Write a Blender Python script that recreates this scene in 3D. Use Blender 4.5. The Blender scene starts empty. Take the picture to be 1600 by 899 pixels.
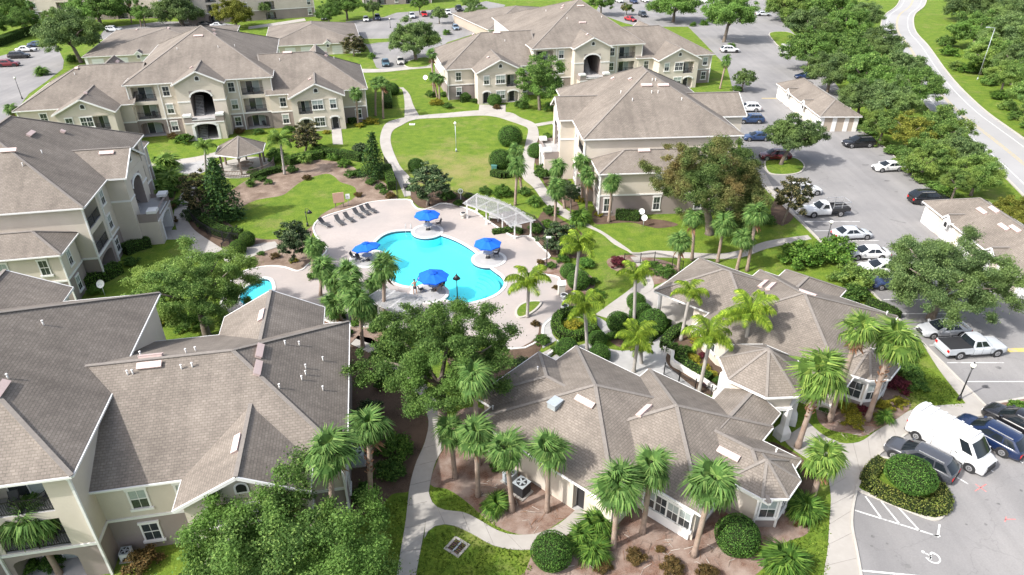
import bpy, math, random
from math import sin, cos, pi, radians, sqrt, atan2, hypot
from mathutils import Vector, Matrix, geometry
import numpy as np
scene = bpy.context.scene
COL = scene.collection
# ------------------------------------------------------------------ camera, sky, sun, exposure
CAM_H = 37.5                      # drone height in metres
FPX, CXP, CYP = 1067.0, 800.0, 449.5   # surveyed lens (photo pixels)
TH = math.atan(FPX / 1795.0)      # tilt below the horizon
cd = bpy.data.cameras.new("camera"); cam = bpy.data.objects.new("camera", cd); COL.objects.link(cam)
cam.location = (0, 0, CAM_H); cam.rotation_euler = (pi / 2 - TH, 0, 0)
cd.sensor_width = 36; cd.lens = 36 * FPX / 1600; cd.clip_start = 0.5; cd.clip_end = 4000
scene.camera = cam
SUN_EL = radians(44); SUN_DIR = Vector((-0.88, -0.47, 0)).normalized()
to_sun = Vector((SUN_DIR.x * cos(SUN_EL), SUN_DIR.y * cos(SUN_EL), sin(SUN_EL)))
world = bpy.data.worlds.new("World"); scene.world = world; world.use_nodes = True
nt = world.node_tree; nt.nodes.clear()
sky = nt.nodes.new("ShaderNodeTexSky"); sky.sky_type = 'NISHITA'; sky.sun_disc = False
sky.sun_elevation = SUN_EL; sky.sun_rotation = atan2(SUN_DIR.x, SUN_DIR.y)
sky.air_density = 0.9; sky.dust_density = 3.2; sky.ozone_density = 0.8
bg = nt.nodes.new("ShaderNodeBackground"); bg.inputs[1].default_value = 0.15
wo = nt.nodes.new("ShaderNodeOutputWorld")
hs = nt.nodes.new("ShaderNodeHueSaturation"); hs.inputs['Saturation'].default_value = .62; nt.links.new(sky.outputs[0], hs.inputs['Color'])   # thin bright cloud whitens the sky
nt.links.new(hs.outputs[0], bg.inputs[0]); nt.links.new(bg.outputs[0], wo.inputs[0])
ld = bpy.data.lights.new("sun", 'SUN'); ld.energy = 2.7; ld.angle = radians(0.9); ld.color = (1.0, 0.975, 0.935)
sun = bpy.data.objects.new("sun", ld); COL.objects.link(sun)
sun.rotation_euler = to_sun.to_track_quat('Z', 'Y').to_euler(); sun.location = (-60, -30, 90)
vs = scene.view_settings; vs.view_transform = 'Standard'; vs.look = 'None'; vs.exposure = 1.19; vs.gamma = 1
scene.cycles.max_bounces = 8; scene.cycles.diffuse_bounces = 4; scene.cycles.transparent_max_bounces = 8
scene.cycles.glossy_bounces = 2; scene.cycles.transmission_bounces = 3

# ------------------------------------------------------------------ survey: photo point -> place on the ground (or at height z)
CT, ST = cos(TH), sin(TH)
def P(x, y, z=0.0):
    u, v = x - CXP, y - CYP
    t = (z - CAM_H) / (-FPX * ST - v * CT)
    return Vector((u * t, (FPX * CT - v * ST) * t, z))
def Q(X, Y, Z):
    zz = Z - CAM_H; f = Y * CT - zz * ST
    return CXP + FPX * X / f, CYP + FPX * (-Y * ST - zz * CT) / f
def ppm(p):      # photo pixels per metre at a place
    return FPX / (p[1] * CT - (p[2] - CAM_H) * ST)
def height_at(base, py):     # height above base whose picture lies at photo row py
    lo, hi = 0.0, 36.0
    for _ in range(40):
        m = (lo + hi) / 2
        if Q(base[0], base[1], m)[1] > py: lo = m
        else: hi = m
    return (lo + hi) / 2

# ------------------------------------------------------------------ materials
def ramp(nt, stops):
    r = nt.nodes.new("ShaderNodeValToRGB"); e = r.color_ramp.elements
    while len(e) < len(stops): e.new(0.5)
    for k, (p, c) in enumerate(stops):
        e[k].position = p; e[k].color = (c[0], c[1], c[2], 1)
    return r
def base_mat(name):
    m = bpy.data.materials.new(name); m.use_nodes = True
    nt = m.node_tree; b = nt.nodes["Principled BSDF"]
    return m, nt, b
def sc(c, k): return (c[0] * k, c[1] * k, c[2] * k)
def noise(nt, scale, detail=4, coord='Object', rough=0.6, vec=None):
    n = nt.nodes.new("ShaderNodeTexNoise"); n.inputs['Scale'].default_value = scale
    n.inputs['Detail'].default_value = detail; n.inputs['Roughness'].default_value = rough
    if vec is None:
        tc = nt.nodes.new("ShaderNodeTexCoord"); nt.links.new(tc.outputs[coord], n.inputs['Vector'])
    else: nt.links.new(vec, n.inputs['Vector'])
    return n
def mixc(nt, a, b, fac, mode='MIX'):
    m = nt.nodes.new("ShaderNodeMix"); m.data_type = 'RGBA'; m.blend_type = mode
    for sock, v in ((m.inputs[6], a), (m.inputs[7], b)):
        if isinstance(v, tuple): sock.default_value = (v[0], v[1], v[2], 1)
        else: nt.links.new(v, sock)
    if isinstance(fac, (int, float)): m.inputs[0].default_value = fac
    else: nt.links.new(fac, m.inputs[0])
    return m.outputs[2]
def bump(nt, b, src, strength=0.3, dist=0.05):
    bp = nt.nodes.new("ShaderNodeBump"); bp.inputs['Strength'].default_value = strength; bp.inputs['Distance'].default_value = dist
    nt.links.new(src, bp.inputs['Height']); nt.links.new(bp.outputs[0], b.inputs['Normal'])
def mottled(name, c, var=0.15, scale=3.0, rough=0.85, c2=None, scale2=0.25, bmp=0.25, spec=0.3, lo=.35, hi=.65):
    m, nt, b = base_mat(name)
    n1 = noise(nt, scale, 5); r1 = ramp(nt, [(.3, sc(c, 1 - var)), (.7, sc(c, 1 + var))]); nt.links.new(n1.outputs[0], r1.inputs[0])
    out = r1.outputs[0]
    if c2 is not None:
        n2 = noise(nt, scale2, 4); r2 = ramp(nt, [(lo, (0, 0, 0)), (hi, (1, 1, 1))]); nt.links.new(n2.outputs[0], r2.inputs[0])
        out = mixc(nt, out, c2, r2.outputs[0])
    nt.links.new(out, b.inputs['Base Color']); b.inputs['Roughness'].default_value = rough
    b.inputs['Specular IOR Level'].default_value = spec
    if bmp: bump(nt, b, n1.outputs[0], bmp, 0.03)
    return m
def plain(name, c, rough=0.5, metal=0.0, var=0.05, spec=0.5, coat=0.0):
    m, nt, b = base_mat(name)
    n1 = noise(nt, 6, 3); r1 = ramp(nt, [(.3, sc(c, 1 - var)), (.7, sc(c, 1 + var))]); nt.links.new(n1.outputs[0], r1.inputs[0])
    nt.links.new(r1.outputs[0], b.inputs['Base Color'])
    b.inputs['Roughness'].default_value = rough; b.inputs['Metallic'].default_value = metal
    b.inputs['Specular IOR Level'].default_value = spec; b.inputs['Coat Weight'].default_value = coat
    return m
def shingle(name, c):
    m, nt, b = base_mat(name)
    tc = nt.nodes.new("ShaderNodeTexCoord")
    br = nt.nodes.new("ShaderNodeTexBrick"); nt.links.new(tc.outputs['UV'], br.inputs['Vector'])
    br.inputs['Scale'].default_value = 1.0; br.inputs['Brick Width'].default_value = 0.33; br.inputs['Row Height'].default_value = 0.19
    br.inputs['Mortar Size'].default_value = 0.028; br.inputs['Mortar Smooth'].default_value = 0.6; br.inputs['Bias'].default_value = 0.1
    br.inputs['Color1'].default_value = (*sc(c, 1.10), 1); br.inputs['Color2'].default_value = (*sc(c, 0.90), 1)
    br.inputs['Mortar'].default_value = (*sc(c, 0.70), 1)
    n0 = noise(nt, 11, 3); n2 = noise(nt, 0.22, 4); n3 = noise(nt, 1.6, 4)
    g = ramp(nt, [(.3, (.86, .86, .86)), (.7, (1.12, 1.12, 1.12))]); nt.links.new(n0.outputs[0], g.inputs[0])
    g2 = ramp(nt, [(.32, (.82, .81, .80)), (.68, (1.14, 1.13, 1.11))]); nt.links.new(n2.outputs[0], g2.inputs[0])
    g3 = ramp(nt, [(.3, (.93, .93, .93)), (.7, (1.06, 1.06, 1.06))]); nt.links.new(n3.outputs[0], g3.inputs[0])
    # rain streaks running down the slope
    mp = nt.nodes.new("ShaderNodeMapping"); nt.links.new(tc.outputs['UV'], mp.inputs[0]); mp.inputs['Scale'].default_value = (1.1, .07, 1)
    n4 = noise(nt, 1.0, 3, vec=mp.outputs[0]); g4 = ramp(nt, [(.36, (.89, .89, .89)), (.6, (1.03, 1.03, 1.03))]); nt.links.new(n4.outputs[0], g4.inputs[0])
    o = mixc(nt, br.outputs[0], g.outputs[0], 1.0, 'MULTIPLY'); o = mixc(nt, o, g2.outputs[0], 1.0, 'MULTIPLY'); o = mixc(nt, o, g3.outputs[0], 1.0, 'MULTIPLY')
    o = mixc(nt, o, g4.outputs[0], 1.0, 'MULTIPLY')
    nt.links.new(o, b.inputs['Base Color']); b.inputs['Roughness'].default_value = 0.9; b.inputs['Specular IOR Level'].default_value = 0.2
    bump(nt, b, br.outputs[0], 0.35, 0.02)
    return m
def leafy(name, c, c2, trans=0.42, var=0.5, c3=None):
    m = bpy.data.materials.new(name); m.use_nodes = True
    nt = m.node_tree; nt.nodes.clear()
    geo = nt.nodes.new("ShaderNodeNewGeometry"); oi = nt.nodes.new("ShaderNodeObjectInfo")
    r = ramp(nt, [(0, sc(c, 1 - var)), (.6, c), (1, c2)]); nt.links.new(geo.outputs['Random Per Island'], r.inputs[0])
    n = noise(nt, 3.2, 3, 'Object'); g = ramp(nt, [(.3, (.72, .76, .8)), (.7, (1.28, 1.22, 1.1))]); nt.links.new(n.outputs[0], g.inputs[0])
    o = mixc(nt, r.outputs[0], g.outputs[0], 1.0, 'MULTIPLY')
    if c3:
        n3 = noise(nt, 1.3, 3, 'Object'); r3 = ramp(nt, [(.45, (0, 0, 0)), (.68, (.8, .8, .8))]); nt.links.new(n3.outputs[0], r3.inputs[0]); o = mixc(nt, o, c3, r3.outputs[0])
    h = nt.nodes.new("ShaderNodeHueSaturation"); nt.links.new(o, h.inputs['Color'])
    mr = nt.nodes.new("ShaderNodeMapRange"); nt.links.new(oi.outputs['Random'], mr.inputs[0]); mr.inputs[3].default_value = .82; mr.inputs[4].default_value = 1.18
    nt.links.new(mr.outputs[0], h.inputs['Value'])
    d = nt.nodes.new("ShaderNodeBsdfPrincipled"); nt.links.new(h.outputs[0], d.inputs['Base Color']); d.inputs['Roughness'].default_value = .65
    d.inputs['Specular IOR Level'].default_value = 0.15
    t = nt.nodes.new("ShaderNodeBsdfTranslucent"); nt.links.new(h.outputs[0], t.inputs['Color'])
    mx = nt.nodes.new("ShaderNodeMixShader"); mx.inputs[0].default_value = trans
    out = nt.nodes.new("ShaderNodeOutputMaterial")
    nt.links.new(d.outputs[0], mx.inputs[1]); nt.links.new(t.outputs[0], mx.inputs[2]); nt.links.new(mx.outputs[0], out.inputs[0])
    return m
def paint(name, c, rough=0.25):
    m, nt, b = base_mat(name)
    n1 = noise(nt, 2, 3); r1 = ramp(nt, [(.3, sc(c, .93)), (.7, sc(c, 1.05))]); nt.links.new(n1.outputs[0], r1.inputs[0])
    nt.links.new(r1.outputs[0], b.inputs['Base Color'])
    b.inputs['Roughness'].default_value = rough; b.inputs['Coat Weight'].default_value = 0.6; b.inputs['Coat Roughness'].default_value = 0.05
    b.inputs['Metallic'].default_value = 0.0
    return m
def grass_mat(name, k=1.0):
    m, nt, b = base_mat(name)
    tc = nt.nodes.new("ShaderNodeTexCoord")
    n1 = noise(nt, 5.0, 6, rough=.75); n2 = noise(nt, 0.22, 6, rough=.72); n3 = noise(nt, 0.7, 5)
    green = ramp(nt, [(.28, sc((.062, .112, .015), k)), (.5, sc((.114, .178, .024), k)), (.72, sc((.168, .232, .038), k))])
    nt.links.new(n1.outputs[0], green.inputs[0])
    g2 = ramp(nt, [(.35, (.72, .80, .75)), (.62, (1.15, 1.06, 1.0))]); nt.links.new(n3.outputs[0], g2.inputs[0])
    o = mixc(nt, green.outputs[0], g2.outputs[0], 1.0, 'MULTIPLY')
    # worn, dry turf: one surveyed patch on the oval lawn plus scattered wear
    dry = sc((.235, .205, .085), k)
    sub = nt.nodes.new("ShaderNodeVectorMath"); sub.operation = 'DISTANCE'
    mp = nt.nodes.new("ShaderNodeMapping"); nt.links.new(tc.outputs['Object'], mp.inputs[0]); mp.inputs['Scale'].default_value = (1, 1.0, 0)
    nt.links.new(mp.outputs[0], sub.inputs[0]); q = P(712, 268); sub.inputs[1].default_value = (q.x, q.y, 0)
    mr = nt.nodes.new("ShaderNodeMapRange"); nt.links.new(sub.outputs['Value'], mr.inputs[0])
    mr.inputs[1].default_value = 4; mr.inputs[2].default_value = 15; mr.inputs[3].default_value = 1; mr.inputs[4].default_value = 0
    ad = nt.nodes.new("ShaderNodeMath"); ad.operation = 'MULTIPLY_ADD'; nt.links.new(mr.outputs[0], ad.inputs[0]); ad.inputs[1].default_value = .20
    nt.links.new(n2.outputs[0], ad.inputs[2])
    rd = ramp(nt, [(.53, (0, 0, 0)), (.80, (.85, .85, .85))]); nt.links.new(ad.outputs[0], rd.inputs[0])
    dryc = ramp(nt, [(.3, sc(dry, .75)), (.7, sc(dry, 1.25))]); nt.links.new(n1.outputs[0], dryc.inputs[0])
    o = mixc(nt, o, dryc.outputs[0], rd.outputs[0])
    nt.links.new(o, b.inputs['Base Color']); b.inputs['Roughness'].default_value = .95; b.inputs['Specular IOR Level'].default_value = .1
    bump(nt, b, n1.outputs[0], .9, .09)
    return m
M = {}
M['grass'] = grass_mat('grass')
M['shingle'] = shingle('shingle', (.200, .174, .150))
M['ridge'] = mottled('ridge_shingle', (.200, .178, .158), .14, 6)
M['cream'] = mottled('cream_stucco', (.53, .475, .405), .04, 8, .9, (.49, .435, .365), .5, .15)
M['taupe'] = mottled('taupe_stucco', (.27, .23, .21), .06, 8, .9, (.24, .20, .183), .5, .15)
M['tan'] = mottled('tan_stucco', (.35, .295, .24), .05, 8, .9, None, .5, .15)
M['white'] = plain('white_trim', (.66, .65, .63), .55, 0, .03)
M['darkmetal'] = plain('black_metal', (.016, .016, .018), .45)
M['glass'] = plain('window_glass', (.035, .042, .046), .08, 0, .3, .8)
M['blindglass'] = plain('window_glass_with_blind', (.30, .34, .33), .12, 0, .08, .7)
M['concrete'] = mottled('concrete', (.37, .345, .315), .06, 2.5, .9, (.31, .288, .26), .35, .1)
M['joint'] = mottled('concrete_joint', (.22, .2, .18), .1, 4)
M['asphalt'] = mottled('asphalt', (.275, .268, .262), .06, 9, .95, (.235, .229, .224), .09, .25, .15, .38, .7)
def asphalt_mat(name, c):
    m, nt, b = base_mat(name); n1 = noise(nt, 9, 5); r1 = ramp(nt, [(.3, sc(c, .93)), (.7, sc(c, 1.07))]); nt.links.new(n1.outputs[0], r1.inputs[0])
    n2 = noise(nt, .11, 5); r2 = ramp(nt, [(.36, (.84, .84, .85)), (.66, (1.06, 1.05, 1.04))]); nt.links.new(n2.outputs[0], r2.inputs[0]); o = mixc(nt, r1.outputs[0], r2.outputs[0], 1.0, 'MULTIPLY')
    n3 = noise(nt, .75, 4, rough=.7); r3 = ramp(nt, [(.64, (0, 0, 0)), (.74, (.55, .55, .55))]); nt.links.new(n3.outputs[0], r3.inputs[0]); o = mixc(nt, o, sc(c, .45), r3.outputs[0])
    tc = nt.nodes.new("ShaderNodeTexCoord"); wv = noise(nt, .6, 3); ad = nt.nodes.new("ShaderNodeVectorMath"); ad.operation = 'MULTIPLY_ADD'; nt.links.new(wv.outputs['Color'], ad.inputs[0]); ad.inputs[1].default_value = (2.2, 2.2, 0); nt.links.new(tc.outputs['Object'], ad.inputs[2])
    vo = nt.nodes.new("ShaderNodeTexVoronoi"); vo.feature = 'DISTANCE_TO_EDGE'; vo.inputs['Scale'].default_value = .16; nt.links.new(ad.outputs[0], vo.inputs['Vector'])
    rc = ramp(nt, [(.0, (.35, .35, .35)), (.006, (0, 0, 0))]); nt.links.new(vo.outputs['Distance'], rc.inputs[0]); o = mixc(nt, o, sc(c, .55), rc.outputs[0])
    mp = nt.nodes.new("ShaderNodeMapping"); nt.links.new(tc.outputs['Object'], mp.inputs[0]); mp.inputs['Scale'].default_value = (.55, .02, 1)
    n5 = noise(nt, 1.0, 3, vec=mp.outputs[0]); r5 = ramp(nt, [(.4, (.93, .93, .93)), (.62, (1.04, 1.04, 1.04))]); nt.links.new(n5.outputs[0], r5.inputs[0]); o = mixc(nt, o, r5.outputs[0], 1.0, 'MULTIPLY')
    nt.links.new(o, b.inputs['Base Color']); b.inputs['Roughness'].default_value = .92; b.inputs['Specular IOR Level'].default_value = .2; bump(nt, b, n1.outputs[0], .2, .03); return m
M['asphalt'] = asphalt_mat('asphalt', (.232, .225, .220))
M['road'] = mottled('old_road', (.325, .32, .315), .05, 9, .95, (.285, .28, .278), .08, .2)
M['kerb'] = mottled('kerb_concrete', (.40, .375, .335), .06, 3)
M['markwhite'] = mottled('white_road_paint', (.62, .62, .60), .12, 5, .8, (.33, .325, .32), 2.2, .1, .2, .52, .66)
M['markyellow'] = mottled('yellow_road_paint', (.50, .38, .13), .12, 5, .8, (.36, .33, .25), 1.5, .1, .2, .48, .62)
M['oil'] = mottled('oil_stained_asphalt', (.105, .102, .10), .3, 4, .7, (.17, .165, .16), 1.5, .1)
M['grasstuft'] = leafy('grass_tufts', (.11, .175, .022), (.21, .285, .05), .3, .4)
M['markred'] = mottled('red_spray_paint', (.50, .17, .16), .3, 9, .9)
M['mulch'] = mottled('mulch', (.150, .088, .064), .62, 13, .95, (.27, .21, .175), .7, .9, .1)
M['darkmulch'] = mottled('dark_mulch', (.085, .058, .042), .6, 13, .95, (.13, .09, .065), .6, .8, .1)
M['sand'] = mottled('bare_sand', (.255, .195, .152), .3, 6, .95, (.135, .095, .072), .5, .5, .1)
M['deck'] = mottled('pool_deck', (.365, .318, .292), .06, 3, .85, (.305, .275, .258), .22, .1)
M['coping'] = plain('pool_coping', (.60, .58, .55), .6)
M['tile'] = plain('waterline_tile', (.06, .07, .10), .3)
M['basin'] = mottled('pool_plaster', (.46, .80, .83), .02, .8, .7, None, 1, 0)
M['paver'] = mottled('grey_paver', (.37, .36, .35), .07, 2.5, .85, (.30, .295, .29), .5, .1)
M['pinkvent'] = plain('roof_vent_paint', (.50, .385, .355), .6, 0, .06)
M['pvc'] = plain('white_pipe', (.66, .64, .62), .5)
M['galv'] = plain('galvanised', (.42, .46, .48), .45, .3)
M['oldwood'] = mottled('weathered_white_wood', (.50, .49, .48), .12, 5, .85, (.38, .375, .37), 1.2, .2)
M['brownwood'] = mottled('brown_grey_wood', (.20, .155, .13), .15, 5, .85)
M['deadfrond'] = mottled('dead_frond', (.21, .135, .075), .3, 5, .95)
M['blue'] = plain('blue_canvas', (.010, .115, .62), .75, 0, .06, .2)
M['bluefold'] = plain('blue_canvas_seam', (.008, .085, .50), .75, 0, .06, .2)
M['sling'] = plain('charcoal_sling', (.045, .045, .048), .8)
M['alu'] = plain('aluminium', (.55, .55, .55), .3, .6)
M['bark'] = mottled('bark', (.135, .105, .08), .3, 4, .95, (.19, .165, .14), 1.5, .6)
M['palmtrunk'] = mottled('palm_trunk', (.235, .165, .125), .3, 3, .95, (.30, .24, .20), .7, .6)
M['palmgrey'] = mottled('queen_palm_trunk', (.36, .33, .30), .15, 3, .9, (.28, .26, .24), .9, .3)
M['boot'] = mottled('dead_boots', (.20, .085, .045), .35, 6, .95, (.26, .15, .09), 1.0)
M['oak'] = leafy('oak_leaves', (.108, .205, .050), (.265, .385, .105), c3=(.16, .29, .06))
M['oaklight'] = leafy('bright_oak_leaves', (.125, .230, .055), (.32, .44, .135), c3=(.25, .33, .07))
M['oakgrey'] = leafy('grey_green_leaves', (.110, .182, .066), (.25, .335, .135), c3=(.20, .29, .08))
M['oakred'] = leafy('turning_leaves', (.100, .170, .046), (.22, .30, .10), c3=(.27, .19, .075))
M['yellowtree'] = leafy('yellow_green_leaves', (.185, .215, .038), (.42, .42, .085))
M['magnolia'] = leafy('magnolia_leaves', (.040, .078, .030), (.19, .235, .12), .15)
M['bronze'] = leafy('bronze_leaves', (.052, .064, .028), (.27, .22, .10), .15)
M['conifer'] = leafy('conifer_needles', (.038, .092, .026), (.115, .20, .045), .2)
M['sabal'] = leafy('sabal_fronds', (.092, .185, .046), (.200, .300, .088), .35, .3)
M['wash'] = leafy('fan_palm_fronds', (.125, .225, .045), (.29, .39, .09), .4, .3)
M['queen'] = leafy('queen_palm_fronds', (.17, .27, .03), (.37, .46, .06), .45, .3)
M['hedge'] = leafy('hedge_leaves', (.058, .130, .026), (.155, .25, .052), .25)
M['hedgelime'] = leafy('sunlit_hedge_leaves', (.072, .160, .024), (.165, .265, .050), .25)  # lighter lime copy of the hedge green, sunlight put into its colour
M['hedgetop'] = leafy('clipped_hedge_leaves', (.14, .185, .038), (.28, .275, .08), .25)
M['ball'] = leafy('topiary_leaves', (.060, .150, .026), (.16, .29, .06), .25)
M['croton'] = leafy('yellow_foliage', (.22, .23, .03), (.50, .42, .05), .3)
M['redleaf'] = leafy('red_foliage', (.10, .02, .03), (.19, .05, .06), .3)
M['brownbush'] = leafy('rusty_bush', (.10, .075, .026), (.20, .12, .05), .25)
M['palmetto'] = leafy('palmetto_fronds', (.075, .165, .028), (.19, .30, .055), .4)
M['core'] = plain('bush_core_shade', (.018, .026, .010), .95, 0, .2, .05)  # solid bush core, coloured near black as the shade behind the leaves
M['rubber'] = plain('tyre_rubber', (.014, .014, .015), .8)
M['rim'] = plain('alloy_rim', (.42, .42, .43), .35, .7)
M['carglass'] = plain('car_glass', (.012, .016, .020), .06, 0, .1, .45)
M['bumper'] = plain('dark_plastic', (.022, .022, .024), .6)
M['lamp_red'] = plain('red_lens', (.42, .012, .012), .2)
M['lamp_clear'] = plain('clear_lens', (.62, .63, .64), .12)
M['globe'] = plain('opal_globe', (.80, .78, .68), .3)
M['skin'] = plain('skin', (.50, .29, .20), .6)
M['hair'] = plain('black_hair', (.015, .012, .010), .6)
M['swim'] = plain('dark_swimwear', (.05, .05, .06), .7)
M['bin'] = plain('bin_metal', (.50, .47, .42), .6)
M['signwhite'] = plain('sign_white', (.76, .76, .74), .5)
M['signtan'] = mottled('sign_tan', (.52, .33, .24), .06, 4)
def water_mat():
    m = bpy.data.materials.new('pool_water'); m.use_nodes = True; nt = m.node_tree; nt.nodes.clear()
    t = nt.nodes.new("ShaderNodeBsdfTransparent"); t.inputs[0].default_value = (.40, .93, .97, 1)
    g = nt.nodes.new("ShaderNodeBsdfGlossy"); g.inputs['Roughness'].default_value = .04; g.inputs[0].default_value = (1, 1, 1, 1)
    n = noise(nt, 1.6, 3); bp = nt.nodes.new("ShaderNodeBump"); bp.inputs['Strength'].default_value = .12; bp.inputs['Distance'].default_value = .1
    nt.links.new(n.outputs[0], bp.inputs['Height']); nt.links.new(bp.outputs[0], g.inputs['Normal'])
    f = nt.nodes.new("ShaderNodeFresnel"); f.inputs[0].default_value = 1.33; nt.links.new(bp.outputs[0], f.inputs['Normal'])
    mx = nt.nodes.new("ShaderNodeMixShader"); o = nt.nodes.new("ShaderNodeOutputMaterial")
    nt.links.new(f.outputs[0], mx.inputs[0]); nt.links.new(t.outputs[0], mx.inputs[1]); nt.links.new(g.outputs[0], mx.inputs[2])
    nt.links.new(mx.outputs[0], o.inputs[0]); return m
M['water'] = water_mat()

# ------------------------------------------------------------------ mesh building
class MB:
    def __init__(s): s.v = []; s.f = []; s.m = []; s.uv = []; s.mats = []; s.sm = []
    def mi(s, mat):
        if mat not in s.mats: s.mats.append(mat)
        return s.mats.index(mat)
    def poly(s, pts, mat, smooth=False):
        b = len(s.v); s.v += [tuple(p) for p in pts]; s.f.append(tuple(range(b, b + len(pts)))); s.m.append(s.mi(mat)); s.sm.append(smooth); s.uv.append(None)
    def roof(s, pts, mat='shingle'):
        p = [Vector(q) for q in pts]; n = geometry.normal(p)
        if n.z < 0: p.reverse(); n = -n
        u = Vector((0, 0, 1)).cross(n)
        u = Vector((1, 0, 0)) if u.length < 1e-5 else u.normalized()
        w = n.cross(u); s.poly(p, mat); s.uv[-1] = [(q.dot(u), q.dot(w)) for q in p]
    def faces(s, verts, faces, mat, smooth=False):
        b = len(s.v); s.v += [tuple(p) for p in verts]; k = s.mi(mat)
        for f in faces: s.f.append(tuple(i + b for i in f)); s.m.append(k); s.sm.append(smooth); s.uv.append(None)
    def box(s, a, b, mat, rot=0, piv=None):
        x0, y0, z0 = a; x1, y1, z1 = b
        v = [(x0, y0, z0), (x1, y0, z0), (x1, y1, z0), (x0, y1, z0), (x0, y0, z1), (x1, y0, z1), (x1, y1, z1), (x0, y1, z1)]
        if rot:
            px, py = piv if piv else ((x0 + x1) / 2, (y0 + y1) / 2); c, q = cos(rot), sin(rot)
            v = [(px + (x - px) * c - (y - py) * q, py + (x - px) * q + (y - py) * c, z) for x, y, z in v]
        s.faces(v, [(0, 3, 2, 1), (4, 5, 6, 7), (0, 1, 5, 4), (1, 2, 6, 5), (2, 3, 7, 6), (3, 0, 4, 7)], mat)
    def beam(s, p, q, w, h, mat):       # rectangular bar from p to q (top face kept level)
        p, q = Vector(p), Vector(q); d = (q - p).normalized(); a = d.cross(Vector((0, 0, 1)))
        a = Vector((1, 0, 0)) if a.length < 1e-4 else a.normalized()
        b = a.cross(d); a *= w / 2; b *= h / 2
        v = [p - a - b, p + a - b, p + a + b, p - a + b, q - a - b, q + a - b, q + a + b, q - a + b]
        s.faces(v, [(0, 1, 2, 3), (7, 6, 5, 4), (0, 4, 5, 1), (1, 5, 6, 2), (2, 6, 7, 3), (3, 7, 4, 0)], mat)
    def tube(s, path, radii, mat, n=8, cap=True, smooth=True):
        path = [Vector(p) for p in path]; b = len(s.v); k = s.mi(mat); N = len(path)
        for i, p in enumerate(path):
            d = (path[min(i + 1, N - 1)] - path[max(i - 1, 0)]).normalized()
            a = d.cross(Vector((0.31, 0.95, 0.02))); a = d.cross(Vector((1, 0, 0))) if a.length < .05 else a
            a.normalize(); c = d.cross(a); r = radii[i] if isinstance(radii, (list, tuple)) else radii
            for j in range(n):
                t = 2 * pi * j / n; s.v.append(tuple(p + a * (r * cos(t)) + c * (r * sin(t))))
        for i in range(N - 1):
            for j in range(n):
                s.f.append((b + i * n + j, b + i * n + (j + 1) % n, b + (i + 1) * n + (j + 1) % n, b + (i + 1) * n + j)); s.m.append(k); s.sm.append(smooth); s.uv.append(None)
        if cap:
            s.f.append(tuple(b + j for j in reversed(range(n)))); s.m.append(k); s.sm.append(False); s.uv.append(None)
            s.f.append(tuple(b + (N - 1) * n + j for j in range(n))); s.m.append(k); s.sm.append(False); s.uv.append(None)
    def cyl(s, c, r, h, mat, n=16, r2=None, smooth=True):
        s.tube([c, (c[0], c[1], c[2] + h)], [r, r if r2 is None else r2], mat, n, True, smooth)
    def dome(s, c, r, mat, n=12, m=6, sz=1.0, full=True):
        vs_, fs = [], []; lo = -pi / 2 if full else 0
        for i in range(m + 1):
            e = lo + (pi / 2 - lo) * i / m
            for j in range(n):
                t = 2 * pi * j / n; vs_.append((c[0] + r * cos(e) * cos(t), c[1] + r * cos(e) * sin(t), c[2] + r * sz * sin(e)))
        for i in range(m):
            for j in range(n): fs.append((i * n + j, i * n + (j + 1) % n, (i + 1) * n + (j + 1) % n, (i + 1) * n + j))
        s.faces(vs_, fs, mat, True)
    def mesh(s, name):
        me = bpy.data.meshes.new(name); me.from_pydata(s.v, [], s.f)
        for m in s.mats: me.materials.append(M[m] if isinstance(m, str) else m)
        me.polygons.foreach_set('material_index', s.m); me.polygons.foreach_set('use_smooth', s.sm)
        if any(u is not None for u in s.uv):
            ul = me.uv_layers.new(name='UV').data; i = 0
            for p, u in zip(me.polygons, s.uv):
                if u is not None:
                    for k, li in enumerate(p.loop_indices): ul[li].uv = u[k]
        me.update(); return me
def quads_mesh(name, V, mat, extra=None):
    """V: (n,4,3) array of separate leaf quads"""
    n = len(V); me = bpy.data.meshes.new(name)
    me.vertices.add(n * 4); me.vertices.foreach_set('co', V.reshape(-1).astype(np.float32))
    me.loops.add(n * 4); me.loops.foreach_set('vertex_index', np.arange(n * 4, dtype=np.int32))
    me.polygons.add(n); me.polygons.foreach_set('loop_start', np.arange(0, n * 4, 4, dtype=np.int32))
    me.materials.append(M[mat]); me.update(calc_edges=True); return me
def obj(name, me, parent=None, loc=(0, 0, 0), rot=None, scale=None, label=None):
    o = bpy.data.objects.new(name, me); COL.objects.link(o); o.location = loc
    if rot is not None: o.rotation_euler = rot
    if scale is not None: o.scale = scale if hasattr(scale, '__len__') else (scale,) * 3
    if parent is not None: o.parent = parent
    if label: o['label'] = label
    return o
def tag(o, label, cat, group=None, kind=None):
    o['label'] = label; o['category'] = cat
    if group: o['group'] = group
    if kind: o['kind'] = kind
    return o
def thing(name, label, cat, loc=(0, 0, 0), rz=0, group=None, scale=None):
    o = bpy.data.objects.new(name, None); COL.objects.link(o); o.location = loc; o.rotation_euler = (0, 0, rz)
    o.empty_display_size = 0.3
    if scale is not None: o.scale = scale if hasattr(scale, '__len__') else (scale,) * 3
    return tag(o, label, cat, group)
def structure(name, me, parent=None):
    o = obj(name, me, parent)
    if parent is None: o['kind'] = 'structure'
    return o

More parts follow.
